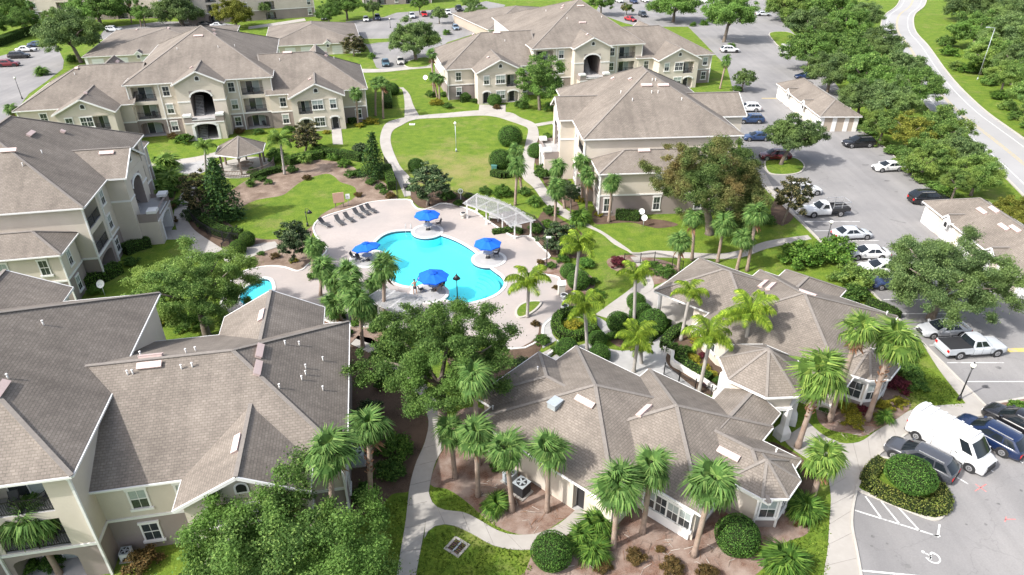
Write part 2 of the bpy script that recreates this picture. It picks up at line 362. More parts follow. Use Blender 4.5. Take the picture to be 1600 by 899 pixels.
# ------------------------------------------------------------------ flat outlines
def spline(pts, n=6, closed=False):
    pts = [Vector(p) for p in pts]; out = []; N = len(pts)
    for i in range(N if closed else N - 1):
        p0 = pts[(i - 1) % N] if closed or i > 0 else pts[i]; p1 = pts[i]; p2 = pts[(i + 1) % N]
        p3 = pts[(i + 2) % N] if closed or i + 2 < N else p2
        for k in range(n):
            t = k / n
            out.append(.5 * ((2 * p1) + (p2 - p0) * t + (2 * p0 - 5 * p1 + 4 * p2 - p3) * t * t + (3 * p1 - p0 - 3 * p2 + p3) * t ** 3))
    if not closed: out.append(pts[-1])
    return out
def PP(pxs, z=0.0): return [P(x, y) + Vector((0, 0, z)) for x, y in pxs]
def inside(p, poly):
    c = False; j = len(poly) - 1
    for i in range(len(poly)):
        a, b = poly[i], poly[j]
        if (a[1] > p[1]) != (b[1] > p[1]) and p[0] < (b[0] - a[0]) * (p[1] - a[1]) / (b[1] - a[1]) + a[0]: c = not c
        j = i
    return c
def sheet(mb, outer, mat, z=0.0, holes=()):
    vs_, es = [], []
    for ring in [outer] + list(holes):
        b = len(vs_); vs_ += [Vector((p[0], p[1])) for p in ring]; es += [(b + i, b + (i + 1) % len(ring)) for i in range(len(ring))]
    r = geometry.delaunay_2d_cdt(vs_, es, [], 0, 1e-4)
    fs = []
    for f in r[2]:
        c = sum((r[0][i] for i in f), Vector((0, 0))) / len(f)
        if inside(c, outer) and not any(inside(c, h) for h in holes): fs.append(tuple(f))
    mb.faces([(v.x, v.y, z) for v in r[0]], fs, mat)
def wall_ring(mb, ring, z0, z1, mat, flip=False):
    n = len(ring)
    for i in range(n):
        a, b = ring[i], ring[(i + 1) % n]
        q = [(a[0], a[1], z0), (b[0], b[1], z0), (b[0], b[1], z1), (a[0], a[1], z1)]
        mb.poly(q[::-1] if flip else q, mat)
def offset(ring, d):
    n = len(ring); out = []
    area = sum(ring[i][0] * ring[(i + 1) % n][1] - ring[(i + 1) % n][0] * ring[i][1] for i in range(n))
    sg = 1 if area > 0 else -1
    for i in range(n):
        a, b, c = Vector(ring[i - 1][:2]), Vector(ring[i][:2]), Vector(ring[(i + 1) % n][:2])
        t = (c - a); t = t.normalized() if t.length > 1e-6 else Vector((1, 0))
        out.append(Vector((b.x + t.y * d * sg, b.y - t.x * d * sg, 0)))
    return out
def curb(mb, pts, w=.16, h=.13, closed=False, mat='kerb', z=0.0):
    pts = [Vector((p[0], p[1], 0)) for p in pts]; n = len(pts); L, R = [], []
    for i in range(n):
        a = pts[(i - 1) % n] if closed or i > 0 else pts[i]; c = pts[(i + 1) % n] if closed or i < n - 1 else pts[i]
        t = (c - a).normalized(); s_ = Vector((-t.y, t.x, 0)) * (w / 2); L.append(pts[i] + s_); R.append(pts[i] - s_)
    up = Vector((0, 0, z + h)); lo = Vector((0, 0, z))
    for i in range(n if closed else n - 1):
        j = (i + 1) % n
        mb.poly([R[i] + up, R[j] + up, L[j] + up, L[i] + up], mat)
        mb.poly([L[i] + up, L[j] + up, L[j] + lo, L[i] + lo], mat); mb.poly([R[j] + up, R[i] + up, R[i] + lo, R[j] + lo], mat)
random.seed(11); rng = np.random.default_rng(11)
# ================================================================== GROUND
def resample(pts, k):
    d = [0]
    for i in range(1, len(pts)): d.append(d[-1] + (pts[i] - pts[i - 1]).length)
    out = []; j = 0
    for q in range(k + 1):
        t = d[-1] * q / k
        while j < len(d) - 2 and d[j + 1] < t: j += 1
        s = (t - d[j]) / max(d[j + 1] - d[j], 1e-6); out.append(pts[j].lerp(pts[j + 1], min(max(s, 0), 1)))
    return out
def walk(name, L, R, slab=1.9, z=.05, mat='concrete', sub='slab', sm=6, joint=.03):
    """a paved walk between two surveyed edges: a base and one slab object after another"""
    L = spline(PP(L), sm); R = spline(PP(R), sm)
    ln = (sum((L[i + 1] - L[i]).length for i in range(len(L) - 1)) + sum((R[i + 1] - R[i]).length for i in range(len(R) - 1))) / 2
    k = max(2, round(ln / slab)); fine = 3
    a, b = resample(L, k * fine), resample(R, k * fine)
    base = MB(); Z = Vector((0, 0, z - .02))
    for i in range(k * fine): base.poly([a[i] + Z, b[i] + Z, b[i + 1] + Z, a[i + 1] + Z], 'joint')
    par = structure(name, base.mesh(name))
    for i in range(k):
        m = MB(); ra, rb = a[i * fine:(i + 1) * fine + 1], b[i * fine:(i + 1) * fine + 1]
        ra = [p.copy() for p in ra]; rb = [p.copy() for p in rb]
        if i < k - 1:
            for r in (ra, rb): r[-1] = r[-1].lerp(r[-2], min(.4, joint / max((r[-1] - r[-2]).length, .01)))
        dz = Vector((0, 0, z + random.uniform(-.003, .003))); lo = Vector((0, 0, z - .06))
        for q in range(fine): m.poly([ra[q] + dz, rb[q] + dz, rb[q + 1] + dz, ra[q + 1] + dz][::-1], mat)
        rim = ra + rb[::-1]
        for q in range(len(rim)):
            p, w = rim[q], rim[(q + 1) % len(rim)]; m.poly([p + dz, w + dz, w + lo, p + lo], mat)
        obj(sub, m.mesh(sub), par)
    return par
def area(name, ring, mat, z, holes=()):
    m = MB(); sheet(m, ring, mat, z, holes); return structure(name, m.mesh(name))

# --- pools: outlines first, the ground and deck are cut round them
def island_cut(ring, c, r):
    ins = [(p - c).length < r for p in ring]; n = len(ring)
    if not any(ins): return ring
    s = next(i for i in range(n) if ins[i] and not ins[i - 1]); ring = ring[s:] + ring[:s]; ins = ins[s:] + ins[:s]
    e = 0
    while ins[e]: e += 1
    cen = sum(ring, Vector((0, 0, 0))) / n
    a0 = atan2(ring[-1].y - c.y, ring[-1].x - c.x); a1 = atan2(ring[e].y - c.y, ring[e].x - c.x); am = atan2(cen.y - c.y, cen.x - c.x)
    def norm(x): return (x + pi) % (2 * pi) - pi
    d = norm(a1 - a0); dm = norm(am - a0)
    if d * dm < 0 or abs(dm) > abs(d): d = d - 2 * pi if d > 0 else d + 2 * pi
    K = 16
    return [c + Vector((cos(a0 + d * k / K), sin(a0 + d * k / K), 0)) * r for k in range(K + 1)] + ring[e:]
ISL = [(P(668, 362), 2.0), (P(764, 405.5), 2.05), (P(576, 405), 2.2), (P(671, 459), 2.1)]
pool = spline(PP([(582, 387), (590, 376), (601, 367.5), (617, 362.5), (640, 361), (669, 363.5), (692, 369), (712, 376.5), (731, 387), (744, 397), (755, 410), (770, 423), (783, 433), (787, 445), (777, 458), (755, 468), (725, 474), (700, 470), (680, 461), (652, 450), (628, 446), (609, 437), (597, 424), (588, 408), (581, 397)]), 7, True)
for c, r in ISL: pool = island_cut(pool, c, r)
spa = spline(PP([(397, 443), (408, 436.5), (420, 437.5), (425, 447), (424, 460), (412, 474), (392, 480), (376, 472), (376, 458), (385, 449)]), 6, True)
gm = MB()
sheet(gm, [Vector((-1600, -300, 0)), Vector((1600, -300, 0)), Vector((1600, 2400, 0)), Vector((-1600, 2400, 0))], 'grass', 0, [pool, spa])
structure('ground', gm.mesh('ground'))
def make_pool(name, ring, depth, water_z, steps=None):
    cop = offset(ring, .36); m = MB(); n = len(ring)
    for i in range(n):
        j = (i + 1) % n; a, b, c, d = ring[i], ring[j], cop[j], cop[i]
        m.poly([(d.x, d.y, .075), (c.x, c.y, .075), (b.x, b.y, .075), (a.x, a.y, .075)], 'coping')
        m.poly([(c.x, c.y, .0), (c.x, c.y, .075), (d.x, d.y, .075), (d.x, d.y, .0)], 'coping')
    wall_ring(m, ring, -.02, .075, 'coping', True); wall_ring(m, ring, -.26, -.02, 'tile', True); wall_ring(m, ring, -depth, -.26, 'basin', True)
    sheet(m, ring, 'basin', -depth); po = structure(name, m.mesh(name))
    w = MB(); sheet(w, ring, 'water', water_z); obj('water', w.mesh('water'), po); return po
pl = make_pool('swimming_pool', pool, 1.25, -.13)
# entry steps at the pool's right end: curved treads following the wall
sm_ = MB(); arc = spline(PP([(750, 424), (762, 428), (771, 434), (776, 443), (773, 452), (764, 459), (754, 463)]), 5)
cc = P(735, 445)
for k in range(4):
    f0, f1 = 1.12 - k * .16, 1.12 - (k + 1) * .16; z = -.30 - .24 * k
    for i in range(len(arc) - 1):
        a, b = arc[i] - cc, arc[i + 1] - cc
        A, B, C_, D_ = cc + a * f0, cc + b * f0, cc + b * f1, cc + a * f1
        sm_.poly([(A.x, A.y, z), (B.x, B.y, z), (C_.x, C_.y, z), (D_.x, D_.y, z)], 'basin')
        sm_.poly([(D_.x, D_.y, z), (C_.x, C_.y, z), (C_.x, C_.y, z - .05), (D_.x, D_.y, z - .05)], 'tile')
        sm_.poly([(D_.x, D_.y, z - .05), (C_.x, C_.y, z - .05), (C_.x, C_.y, z - .24), (D_.x, D_.y, z - .24)], 'basin')
obj('entry_steps', sm_.mesh('entry_steps'), pl)
make_pool('wading_pool', spa, .55, -.12)
deck_ring = spline(PP([(497, 346), (517, 336), (550, 326.5), (575, 318), (600, 314.5), (620, 313), (640, 313.5), (644, 320), (652, 327), (665, 328), (680, 323), (690, 319), (712, 322), (740, 331), (760, 345), (800, 370), (826, 370), (843, 385), (858, 401), (846, 407), (838, 415), (840, 424), (850, 430), (872, 435), (873, 452), (878, 470), (876, 486), (862, 497), (848, 510), (842, 530), (800, 545), (700, 520), (600, 512), (520, 505), (470, 480), (440, 500), (350, 490), (362, 440), (378, 427), (400, 420), (425, 417), (445, 419), (462, 424.5), (474, 422), (483, 414), (500, 404), (512, 390), (497, 372), (491, 358)]), 3, True)
md = MB(); sheet(md, deck_ring, 'deck', .02, [pool, spa]); dk = structure('pool_deck', md.mesh('pool_deck'))
mb = MB(); curb(mb, offset(deck_ring, .1), .2, .10, True, 'coping'); obj('deck_edge', mb.mesh('deck_edge'), dk)
for (c, r) in ISL:
    m = MB(); ring = [c + Vector((cos(2 * pi * k / 40), sin(2 * pi * k / 40), 0)) * (r - .36) for k in range(40)]
    sheet(m, ring, 'paver', .085); wall_ring(m, ring, 0, .085, 'paver'); o = obj('paved_circle', m.mesh('paved_circle'), dk)
    m = MB(); ring2 = [c + Vector((cos(2 * pi * k / 40), sin(2 * pi * k / 40), 0)) * (r - .36) for k in range(40)]; r3 = [c + Vector((cos(2 * pi * k / 40), sin(2 * pi * k / 40), 0)) * (r + .0) for k in range(40)]
    for k in range(40):
        j = (k + 1) % 40
        m.poly([(r3[k].x, r3[k].y, .079), (r3[j].x, r3[j].y, .079), (ring2[j].x, ring2[j].y, .079), (ring2[k].x, ring2[k].y, .079)], 'coping')
        m.poly([(r3[k].x, r3[k].y, 0.021), (r3[j].x, r3[j].y, 0.021), (r3[j].x, r3[j].y, .079), (r3[k].x, r3[k].y, .079)], 'coping')
    obj('coping_ring', m.mesh('coping_ring'), dk)

# --- beds of mulch and sand
BEDS = [
 ('mulch_bed', 'mulch', [(695, 689), (682, 724), (672, 757), (697, 764), (715, 774), (737, 791), (762, 814), (790, 829), (820, 836), (850, 830), (875, 815), (900, 793), (850, 760), (790, 690), (757, 640), (720, 640), (705, 660)]),
 ('mulch_bed', 'mulch', [(832, 866), (845, 858), (885, 838), (922, 806), (905, 785), (960, 765), (1010, 765), (1100, 790), (1170, 790), (1215, 765), (1245, 770), (1262, 790), (1266, 824), (1255, 838), (1216, 853), (1200, 880), (1180, 899), (1150, 925), (800, 930), (820, 895)]),
 ('mulch_bed', 'mulch', [(1276, 648), (1284, 664), (1300, 673), (1330, 678), (1347, 682), (1365, 674), (1418, 643), (1421, 625), (1400, 605), (1395, 560), (1330, 600), (1280, 610)]),
 ('mulch_bed', 'darkmulch', [(545, 540), (600, 540), (655, 610), (672, 660), (664, 690), (650, 724), (641, 758), (637, 769), (612, 773), (592, 796), (572, 802), (545, 780)]),
 ('mulch_bed', 'darkmulch', [(1200, 690), (1238, 706), (1262, 726), (1275, 752), (1268, 790), (1250, 800), (1225, 770), (1205, 730)]),
 ('mulch_bed', 'mulch', [(848, 398), (862, 405), (905, 420), (930, 440), (918, 462), (898, 478), (876, 472), (873, 452), (872, 435), (850, 430), (840, 424), (838, 415)]),
 ('mulch_bed', 'mulch', [(950, 405), (985, 398), (1040, 408), (1060, 420), (1040, 440), (1010, 445), (985, 430), (955, 420)]),
 ('mulch_bed', 'darkmulch', [(1035, 555), (1058, 520), (1085, 515), (1110, 540), (1140, 565), (1128, 600), (1118, 618), (1090, 610), (1050, 580)]),
 ('mulch_bed', 'darkmulch', [(950, 505), (985, 490), (1010, 480), (1040, 500), (1045, 515), (1018, 533), (985, 545), (955, 535)]),
 ('mulch_bed', 'darkmulch', [(925, 335), (937, 327), (1000, 340), (1040, 345), (1060, 352), (1030, 357), (1012, 354), (985, 348), (950, 350), (930, 350)]),
 ('mulch_bed', 'darkmulch', [(835, 225), (850, 215), (868, 235), (880, 262), (895, 300), (905, 330), (880, 320), (862, 300), (850, 285), (840, 262), (832, 245)]),
 ('mulch_bed', 'darkmulch', [(1205, 318), (1222, 312), (1240, 320), (1240, 340), (1225, 352), (1208, 345)]),
 ('mulch_bed', 'darkmulch', [(640, 300), (668, 292), (710, 300), (735, 315), (725, 322), (690, 318), (668, 326), (650, 320)]),
 ('mulch_bed', 'mulch', [(440, 485), (500, 495), (560, 500), (620, 505), (640, 530), (600, 545), (550, 540), (500, 510)]),
 ('mulch_bed', 'darkmulch', [(228, 262), (262, 268), (275, 300), (262, 330), (258, 365), (240, 350), (232, 310)]),
 ('mulch_bed', 'darkmulch', [(300, 372), (296, 345), (288, 318), (296, 300), (335, 310), (370, 345), (378, 365), (390, 378), (372, 392), (340, 385), (318, 378)]),
 ('mulch_bed', 'darkmulch', [(752, 372), (800, 372), (830, 368), (845, 385), (860, 402), (920, 400), (915, 370), (880, 345), (850, 330), (835, 345), (800, 330), (770, 340)]),
 ('bare_soil', 'sand', [(336, 332), (352, 306), (382, 284), (415, 268), (450, 258), (500, 250), (545, 258), (565, 270), (600, 285), (614, 300), (620, 312), (600, 313.5), (575, 317), (550, 325.5), (517, 335), (497, 345), (490, 360), (480, 378), (440, 384), (410, 388), (390, 384), (372, 365), (350, 350)]),
 ('bare_soil', 'sand', [(390, 392), (410, 384), (440, 380), (470, 376), (494, 372), (510, 390), (498, 403), (482, 413), (473, 421), (462, 424), (445, 418.5), (425, 416.5), (402, 419), (392, 408)]),
]
for k, (nm, mt, px) in enumerate(BEDS): area(nm, spline(PP(px), 3, True), mt, .006 + .0022 * (k % 5))
area('lawn', spline(PP([(356, 347), (368, 332), (385, 320), (405, 312), (440, 306), (455, 296), (468, 286), (485, 278), (510, 272), (522, 276), (532, 285), (548, 290), (556, 296), (553, 310), (528, 322), (502, 336), (492, 350), (470, 364), (434, 374), (404, 373), (380, 364)]), 4, True), 'grass', .022)

# --- asphalt: car parks and the road
def lot(name, ring, mat='asphalt', z=.016): return area(name, ring, mat, z)
LOTR = PP([(1640, 640), (1600, 645), (1555, 650), (1400, 495), (1245, 340), (1190, 284), (1160, 250), (1152, 168), (1136, 105), (1150, 70), (1172, 40), (1180, -10), (1214, -10), (1220, 32), (1239, 51), (1265, 80), (1290, 110), (1320, 150), (1345, 205), (1375, 225), (1450, 293), (1520, 350), (1600, 410), (1720, 480), (1780, 640)])
lr = lot('car_park', LOTR)
VAN = PP([(1355, 960), (1345, 899), (1338, 860), (1331, 824), (1332, 796), (1337, 772), (1342, 754), (1355, 731), (1375, 709), (1400, 691), (1421, 675.5), (1455, 660), (1500, 653.5), (1554, 648.5), (1600, 643), (1760, 640), (1900, 960)])
lv = lot('car_park', VAN, z=.020)
lt = lot('car_park', PP([(540, 34), (600, 27), (620, 20), (700, 14), (760, 2), (790, 8), (760, 40), (745, 52), (700, 66), (680, 80), (672, 96), (640, 104), (600, 110), (588, 106), (575, 75), (562, 60), (548, 48)]), z=.013)
ll = lot('car_park', PP([(-120, 120), (-40, 98), (15, 84), (60, 66), (88, 70), (100, 95), (98, 108), (72, 128), (45, 147), (30, 167), (8, 198), (-60, 230)]), z=.014)
lx = lot('car_park', PP([(930, 20), (950, -20), (1185, -20), (1175, 40), (1152, 75), (1136, 105), (1095, 62), (1075, 42), (1000, 42), (975, 36)]), z=.013)
lq = lot('car_park', PP([(150, 62), (166, 44), (250, 34), (340, 34), (372, 40), (360, 52), (300, 55), (200, 62)]), z=.012)
edge_in = [(1450, -14), (1445, 8), (1430, 22), (1427, 36), (1432, 52), (1450, 72), (1475, 107), (1500, 137), (1537, 172), (1575, 200), (1602, 219), (1660, 262), (1730, 320)]
er = spline(PP(edge_in), 5); el = [Vector((p.x - 10.6, p.y - 1.5, 0)) for p in er]
mr_ = MB()
for i in range(len(er) - 1):
    mr_.poly([el[i] + Vector((0, 0, .02)), er[i] + Vector((0, 0, .02)), er[i + 1] + Vector((0, 0, .02)), el[i + 1] + Vector((0, 0, .02))][::-1], 'road')
rd = structure('road', mr_.mesh('road'))
m = MB(); curb(m, er, .35, .14); obj('kerb', m.mesh('kerb'), rd)
m = MB(); curb(m, el, .35, .14); obj('kerb', m.mesh('kerb'), rd)
def stripe(mb, a, b, w, mat, z=.026):
    a, b = Vector((a[0], a[1], 0)), Vector((b[0], b[1], 0)); t = (b - a).normalized(); s = Vector((-t.y, t.x, 0)) * w / 2; Z = Vector((0, 0, z))
    mb.poly([a + s + Z, a - s + Z, b - s + Z, b + s + Z][::-1], mat)
def along(f): return [el[i].lerp(er[i], f) for i in range(len(er))]
for nm, f, w, mt in (('edge_line', .82, .13, 'markwhite'), ('edge_line', .17, .13, 'markwhite'), ('centre_line', .47, .12, 'markyellow'), ('centre_line', .51, .12, 'markyellow')):
    m = MB(); q = along(f)
    for i in range(len(q) - 1): stripe(m, q[i], q[i + 1], w, mt)
    obj(nm, m.mesh(nm), rd)
# kerbs and stalls
m = MB(); curb(m, LOTR[2:6], .16, .12); curb(m, LOTR[17:24], .16, .12); obj('kerb', m.mesh('kerb'), lr)
for k in range(14):
    y = 47.0 + 2.72 * k
    m = MB(); stripe(m, (39.4 - .0615 * (y - 47) + .2, y), (44.6, y), .10, 'markwhite'); obj('bay_line', m.mesh('bay_line'), lr)
m = MB(); a, b = P(1570, 548), P(1606, 547); stripe(m, a, b, .6, 'markyellow'); obj('yellow_line', m.mesh('yellow_line'), lr)
m = MB(); a, b = P(1190, 154), P(1234, 154); stripe(m, a, b, .35, 'markyellow'); obj('yellow_line', m.mesh('yellow_line'), lr)
m = MB(); curb(m, spline(VAN[:15], 3), .16, .12); obj('kerb', m.mesh('kerb'), lv)
for px in ([(1336, 798), (1464, 838)], [(1345, 892), (1420, 899), (1470, 905)], [(1411, 684), (1430, 698)], [(1368, 716), (1378, 722)], [(1486, 741), (1513, 757)], [(1540, 730), (1552, 738)], [(1585, 715), (1598, 724)], [(1458, 837), (1469, 838)], [(1465, 840), (1468, 820)], [(1352, 776), (1376, 809)], [(1377, 784), (1406, 820)], [(1404, 794), (1437, 830)]):
    m = MB(); q = PP(px)
    for i in range(len(q) - 1): stripe(m, q[i], q[i + 1], .12, 'markwhite')
    obj('bay_line', m.mesh('bay_line'), lv)
for px in ([(1524, 757), (1541, 769)], [(1541, 757), (1523, 768)], [(1570, 812), (1587, 812)], [(1572, 808), (1570, 816)]):
    m = MB(); q = PP(px); stripe(m, q[0], q[1], .07, 'markred'); obj('spray_mark', m.mesh('spray_mark'), lv)
# wheelchair symbol painted on the bay
m = MB(); c = P(1454, 870); ax = (P(1462, 875) - P(1440, 866)).normalized(); ay = Vector((-ax.y, ax.x, 0))
def WS(x, y): return c + ax * x + ay * y
arcp = [WS(.12 + .42 * cos(radians(t)), -.02 + .42 * sin(radians(t))) for t in range(-150, 111, 15)]
for i in range(len(arcp) - 1): stripe(m, arcp[i], arcp[i + 1], .10, 'markwhite')
for a, b in (((-.32, .08), (.02, .06)), ((-.05, .05), (.0, .33)), ((.0, .33), (.22, .36)), ((.0, -.28), (.0, .06)), ((-.05, -.28), (.0, -.02))): stripe(m, WS(*a), WS(*b), .11, 'markwhite', .027)
hd = [WS(-.45 + .11 * cos(2 * pi * k / 14), .12 + .11 * sin(2 * pi * k / 14)) for k in range(14)]; sheet(m, hd, 'markwhite', .027)
obj('wheelchair_symbol', m.mesh('wheelchair_symbol'), lv)
# raised islands
def island(name, px, mat='grass', z=.12, k=4):
    ring = spline(PP(px), k, True); m = MB(); sheet(m, ring, mat, z); wall_ring(m, ring, 0, z, 'kerb'); o = structure(name, m.mesh(name))
    m = MB(); curb(m, ring, .22, z + .02, True); obj('kerb', m.mesh('kerb'), o); return o
island('planting_island', [(1340, 765), (1375, 781), (1412, 796), (1445, 809), (1462, 813), (1472, 808), (1477, 796), (1474, 778), (1462, 758), (1432, 738), (1400, 722), (1372, 716), (1360, 728), (1348, 750)])
island('grass_island', [(1198, 250), (1238, 247), (1256, 258), (1250, 270), (1225, 274), (1200, 270)])
island('grass_island', [(1203, 52), (1236, 52), (1262, 74), (1240, 82), (1224, 78), (1210, 66)])
island('mulch_island', [(1545, 637), (1570, 629), (1640, 620), (1640, 650), (1580, 655)], 'mulch')
island('grass_island', [(632, 99), (662, 90), (676, 96), (668, 104), (640, 106)])
island('grass_island', [(560, 62), (600, 61), (680, 58), (682, 64), (600, 67), (572, 70)])

# --- walks
walk('sidewalk', [(612, 945), (620, 899), (626, 862), (634, 814), (640, 762), (650, 724), (665, 688), (668, 650), (640, 605), (590, 560), (548, 538)],
     [(642, 945), (650, 899), (655, 872), (664, 822), (671, 762), (680, 724), (696, 689), (690, 645), (660, 595), (610, 552), (556, 530)], 2.0)
walk('sidewalk', [(669, 766), (675, 785), (688, 796), (706, 799), (727, 802), (752, 815), (776, 829), (800, 836), (836, 835), (864, 825), (882, 813), (900, 797)],
     [(663, 842), (673, 826), (690, 820), (706, 821), (722, 827), (744, 838), (764, 850), (786, 857), (812, 860), (838, 858), (870, 847), (892, 832), (924, 804)], 1.9, .056)
walk('sidewalk', [(1284, 960), (1287, 899), (1293, 860), (1296, 814), (1298, 775), (1290, 740), (1262, 718), (1236, 700), (1224, 686)],
     [(1355, 960), (1345, 899), (1337, 860), (1330, 824), (1331, 796), (1340, 755), (1322, 700), (1288, 682), (1262, 660)], 1.9)
walk('sidewalk', [(1300, 690), (1322, 694), (1346, 690), (1372, 672), (1400, 656), (1424, 641), (1450, 636), (1510, 631)],
     [(1334, 772), (1345, 749), (1356, 730), (1376, 708), (1400, 690), (1421, 674), (1455, 659), (1553, 648)], 1.7, .056)
walk('sidewalk', [(1511, 633), (1470, 582), (1435, 530), (1395, 490), (1350, 447), (1285, 383), (1240, 338), (1190, 290), (1182, 268)],
     [(1551, 647), (1500, 595), (1450, 545), (1410, 505), (1370, 465), (1315, 410), (1267, 360), (1215, 303), (1196, 272)], 2.0, .05)
walk('sidewalk', [(812, 262), (818, 280), (833, 293), (850, 316), (868, 332), (895, 347), (922, 357), (942, 367), (960, 382), (990, 395.5), (1020, 392), (1075, 395), (1125, 397), (1162, 390), (1200, 377), (1262, 368)],
     [(833, 264), (846, 284), (864, 309), (882, 326), (905, 340), (925, 354), (941, 362), (962, 376), (985, 392), (995, 401.5), (1045, 403), (1100, 404.5), (1137, 405), (1165, 401), (1202, 388), (1268, 374)][::1], 2.2)
walk('sidewalk', [(518, 200), (520, 226)], [(533, 200), (536, 226)], 1.8)
walk('sidewalk', [(632, 308), (620, 280), (604, 252), (594, 225), (597, 203), (607, 191), (632, 184), (655, 181), (700, 177), (747, 173), (780, 175), (800, 177), (813, 184), (836, 194), (842, 212), (838, 226), (836, 245), (834, 264)],
     [(642, 306), (641, 290), (640, 277), (624, 258), (611, 225), (613, 206), (626, 197), (650, 187), (700, 184), (750, 181), (775, 183), (798, 190), (815, 196), (825, 202), (822, 220), (818, 236), (815, 250), (812, 262)], 2.2, .05)
walk('sidewalk', [(836, 194), (869, 189), (905, 187)], [(840, 198), (870, 193), (905, 191)], 2.2, .056)
walk('sidewalk', [(617, 138), (628, 140), (632, 160), (632, 184)], [(630, 137), (640, 148), (646, 165), (655, 181)], 2.2, .05)
walk('sidewalk', [(748, 174), (749, 164)], [(790, 176), (790, 164)], 2.2, .056)
walk('sidewalk', [(234, 255), (304, 246), (345, 236)], [(238, 260), (304, 255), (350, 244)], 2.2, .05)
walk('patio', [(262, 268), (278, 257), (305, 254), (330, 246)], [(270, 278), (290, 276), (312, 272), (335, 262)], 2.4, .056, 'paver')
walk('sidewalk', [(296, 290), (278, 312), (272, 335), (275, 355), (284, 382), (290, 405)], [(310, 290), (295, 318), (292, 340), (302, 358), (322, 373), (352, 392)], 2.0, .05)
walk('sidewalk', [(252, 361), (276, 360)], [(252, 375), (290, 374)], 2.0, .056)
walk('sidewalk', [(345, 388), (370, 393), (395, 384), (430, 378)], [(352, 412), (380, 414), (402, 398), (436, 386)], 2.0, .058)
walk('sidewalk', [(560, 108), (600, 108), (640, 104), (676, 101)], [(560, 114), (600, 113), (640, 109), (676, 106)], 2.6)
# paved court between the two club buildings
area('paved_court', spline(PP([(905, 540), (935, 535), (950, 545), (985, 548), (1020, 530), (1050, 508), (1062, 512), (1050, 540), (1040, 560), (1050, 578), (1090, 610), (1125, 628), (1100, 622), (1000, 590), (930, 580), (890, 570), (860, 560)]), 3, True), 'paver', .030)
walk('sidewalk', [(848, 545), (845, 520), (850, 503), (868, 492), (900, 487), (930, 494), (952, 508), (958, 522)], [(870, 532), (862, 520), (866, 508), (880, 500), (900, 496), (925, 502), (938, 514), (942, 526)], 1.5, .05, 'paver')
walk('sidewalk', [(930, 492), (955, 474), (985, 452), (1005, 432), (985, 402)], [(958, 500), (985, 478), (1005, 462), (1022, 445), (1000, 402)], 2.0, .052)
area('terrace', PP([(952, 500), (985, 478), (1010, 458), (1040, 440), (1075, 470), (1110, 480), (1100, 505), (1062, 515), (1040, 500), (1000, 505)]), 'concrete', .034)
walk('sidewalk', [(852, 560), (830, 575), (800, 592), (770, 612)], [(862, 545), (838, 557), (805, 580), (775, 600)], 1.6, .05)
walk('sidewalk', [(388, 42), (430, 36), (476, 29)], [(388, 46), (432, 40), (478, 33)], 3.0)
island('planting_island', [(806, 489), (812, 479), (826, 473), (845, 473), (838, 484), (822, 495), (810, 497)], 'grass', .14)
area('mulch_bed', spline(PP([(843, 507), (850, 520), (846, 543), (832, 560), (800, 590), (770, 604), (720, 590), (700, 555), (770, 548), (805, 546), (838, 528)]), 3, True), 'darkmulch', .028)
# oil spots and rubber marks in the bays
def blotch(par, px, r, asp=1.0):
    c = P(*px); n = 12; ring = [c + Vector((r * (1 + .25 * random.uniform(-1, 1)) * cos(2 * pi * k / n), asp * r * (1 + .25 * random.uniform(-1, 1)) * sin(2 * pi * k / n), 0)) for k in range(n)]
    m = MB(); sheet(m, spline(ring, 3, True), 'oil', .0235 if par is lr else .0275); obj('oil_stain', m.mesh('oil_stain'), par)
for px, r, a in [((1352, 258), .55, .5), ((1386, 283), .45, .6), ((1424, 282), .5, .5), ((1377, 243), .5, .4), ((1290, 352), .4, .6), ((1328, 386), .4, .5), ((1495, 470), .5, .6), ((1540, 605), .35, .7), ((1560, 575), .25, .8), ((1400, 300), .3, .5), ((1230, 160), .4, .4)]: blotch(lr, px, r, a)
for px, r, a in [((1364, 839), .13, .9), ((1362, 854), .10, .8), ((1386, 850), .08, 1), ((1560, 788), .12, .9), ((1595, 767), .1, 1), ((1510, 820), .09, .8), ((1418, 885), .22, .7), ((1440, 700), .3, .5), ((1540, 820), .1, 1)]: blotch(lv, px, r, a)
m = MB(); q = spline(PP([(1390, 343), (1402, 346), (1416, 349)]), 4)
for a, b in zip(q, q[1:]): stripe(m, a, b, .18, 'oil', .0236)
obj('tyre_mark', m.mesh('tyre_mark'), lr)
# short turf on the nearest lawns, ragged over the edges of the walks and beds
def turf(px_list, per):
    Vv = []
    for px in px_list:
        ring = spline(PP(px), 3, True); x0, x1 = min(p.x for p in ring), max(p.x for p in ring); y0, y1 = min(p.y for p in ring), max(p.y for p in ring)
        n = int((x1 - x0) * (y1 - y0) * per); xs, ys = rng.uniform(x0, x1, n), rng.uniform(y0, y1, n)
        ok = [i for i in range(n) if inside((xs[i], ys[i]), ring)]; k = len(ok); X, Y = xs[ok], ys[ok]
        for _ in range(2):
            a = rng.uniform(0, 6.28, k); w = rng.uniform(.03, .06, k); h = rng.uniform(.05, .11, k); tx, ty = rng.normal(0, .05, k), rng.normal(0, .05, k)
            dx, dy = np.cos(a) * w, np.sin(a) * w; z = np.full(k, .012)
            Vv.append(np.stack([np.stack([X - dx, Y - dy, z], 1), np.stack([X + dx, Y + dy, z], 1), np.stack([X + dx * .6 + tx, Y + dy * .6 + ty, h], 1), np.stack([X - dx * .6 + tx, Y - dy * .6 + ty, h], 1)], 1))
    o = obj('grass', quads_mesh('grass', np.concatenate(Vv), 'grasstuft')); o['kind'] = 'stuff'; o['label'] = 'short turf blades on the nearest lawns'; o['category'] = 'grass'
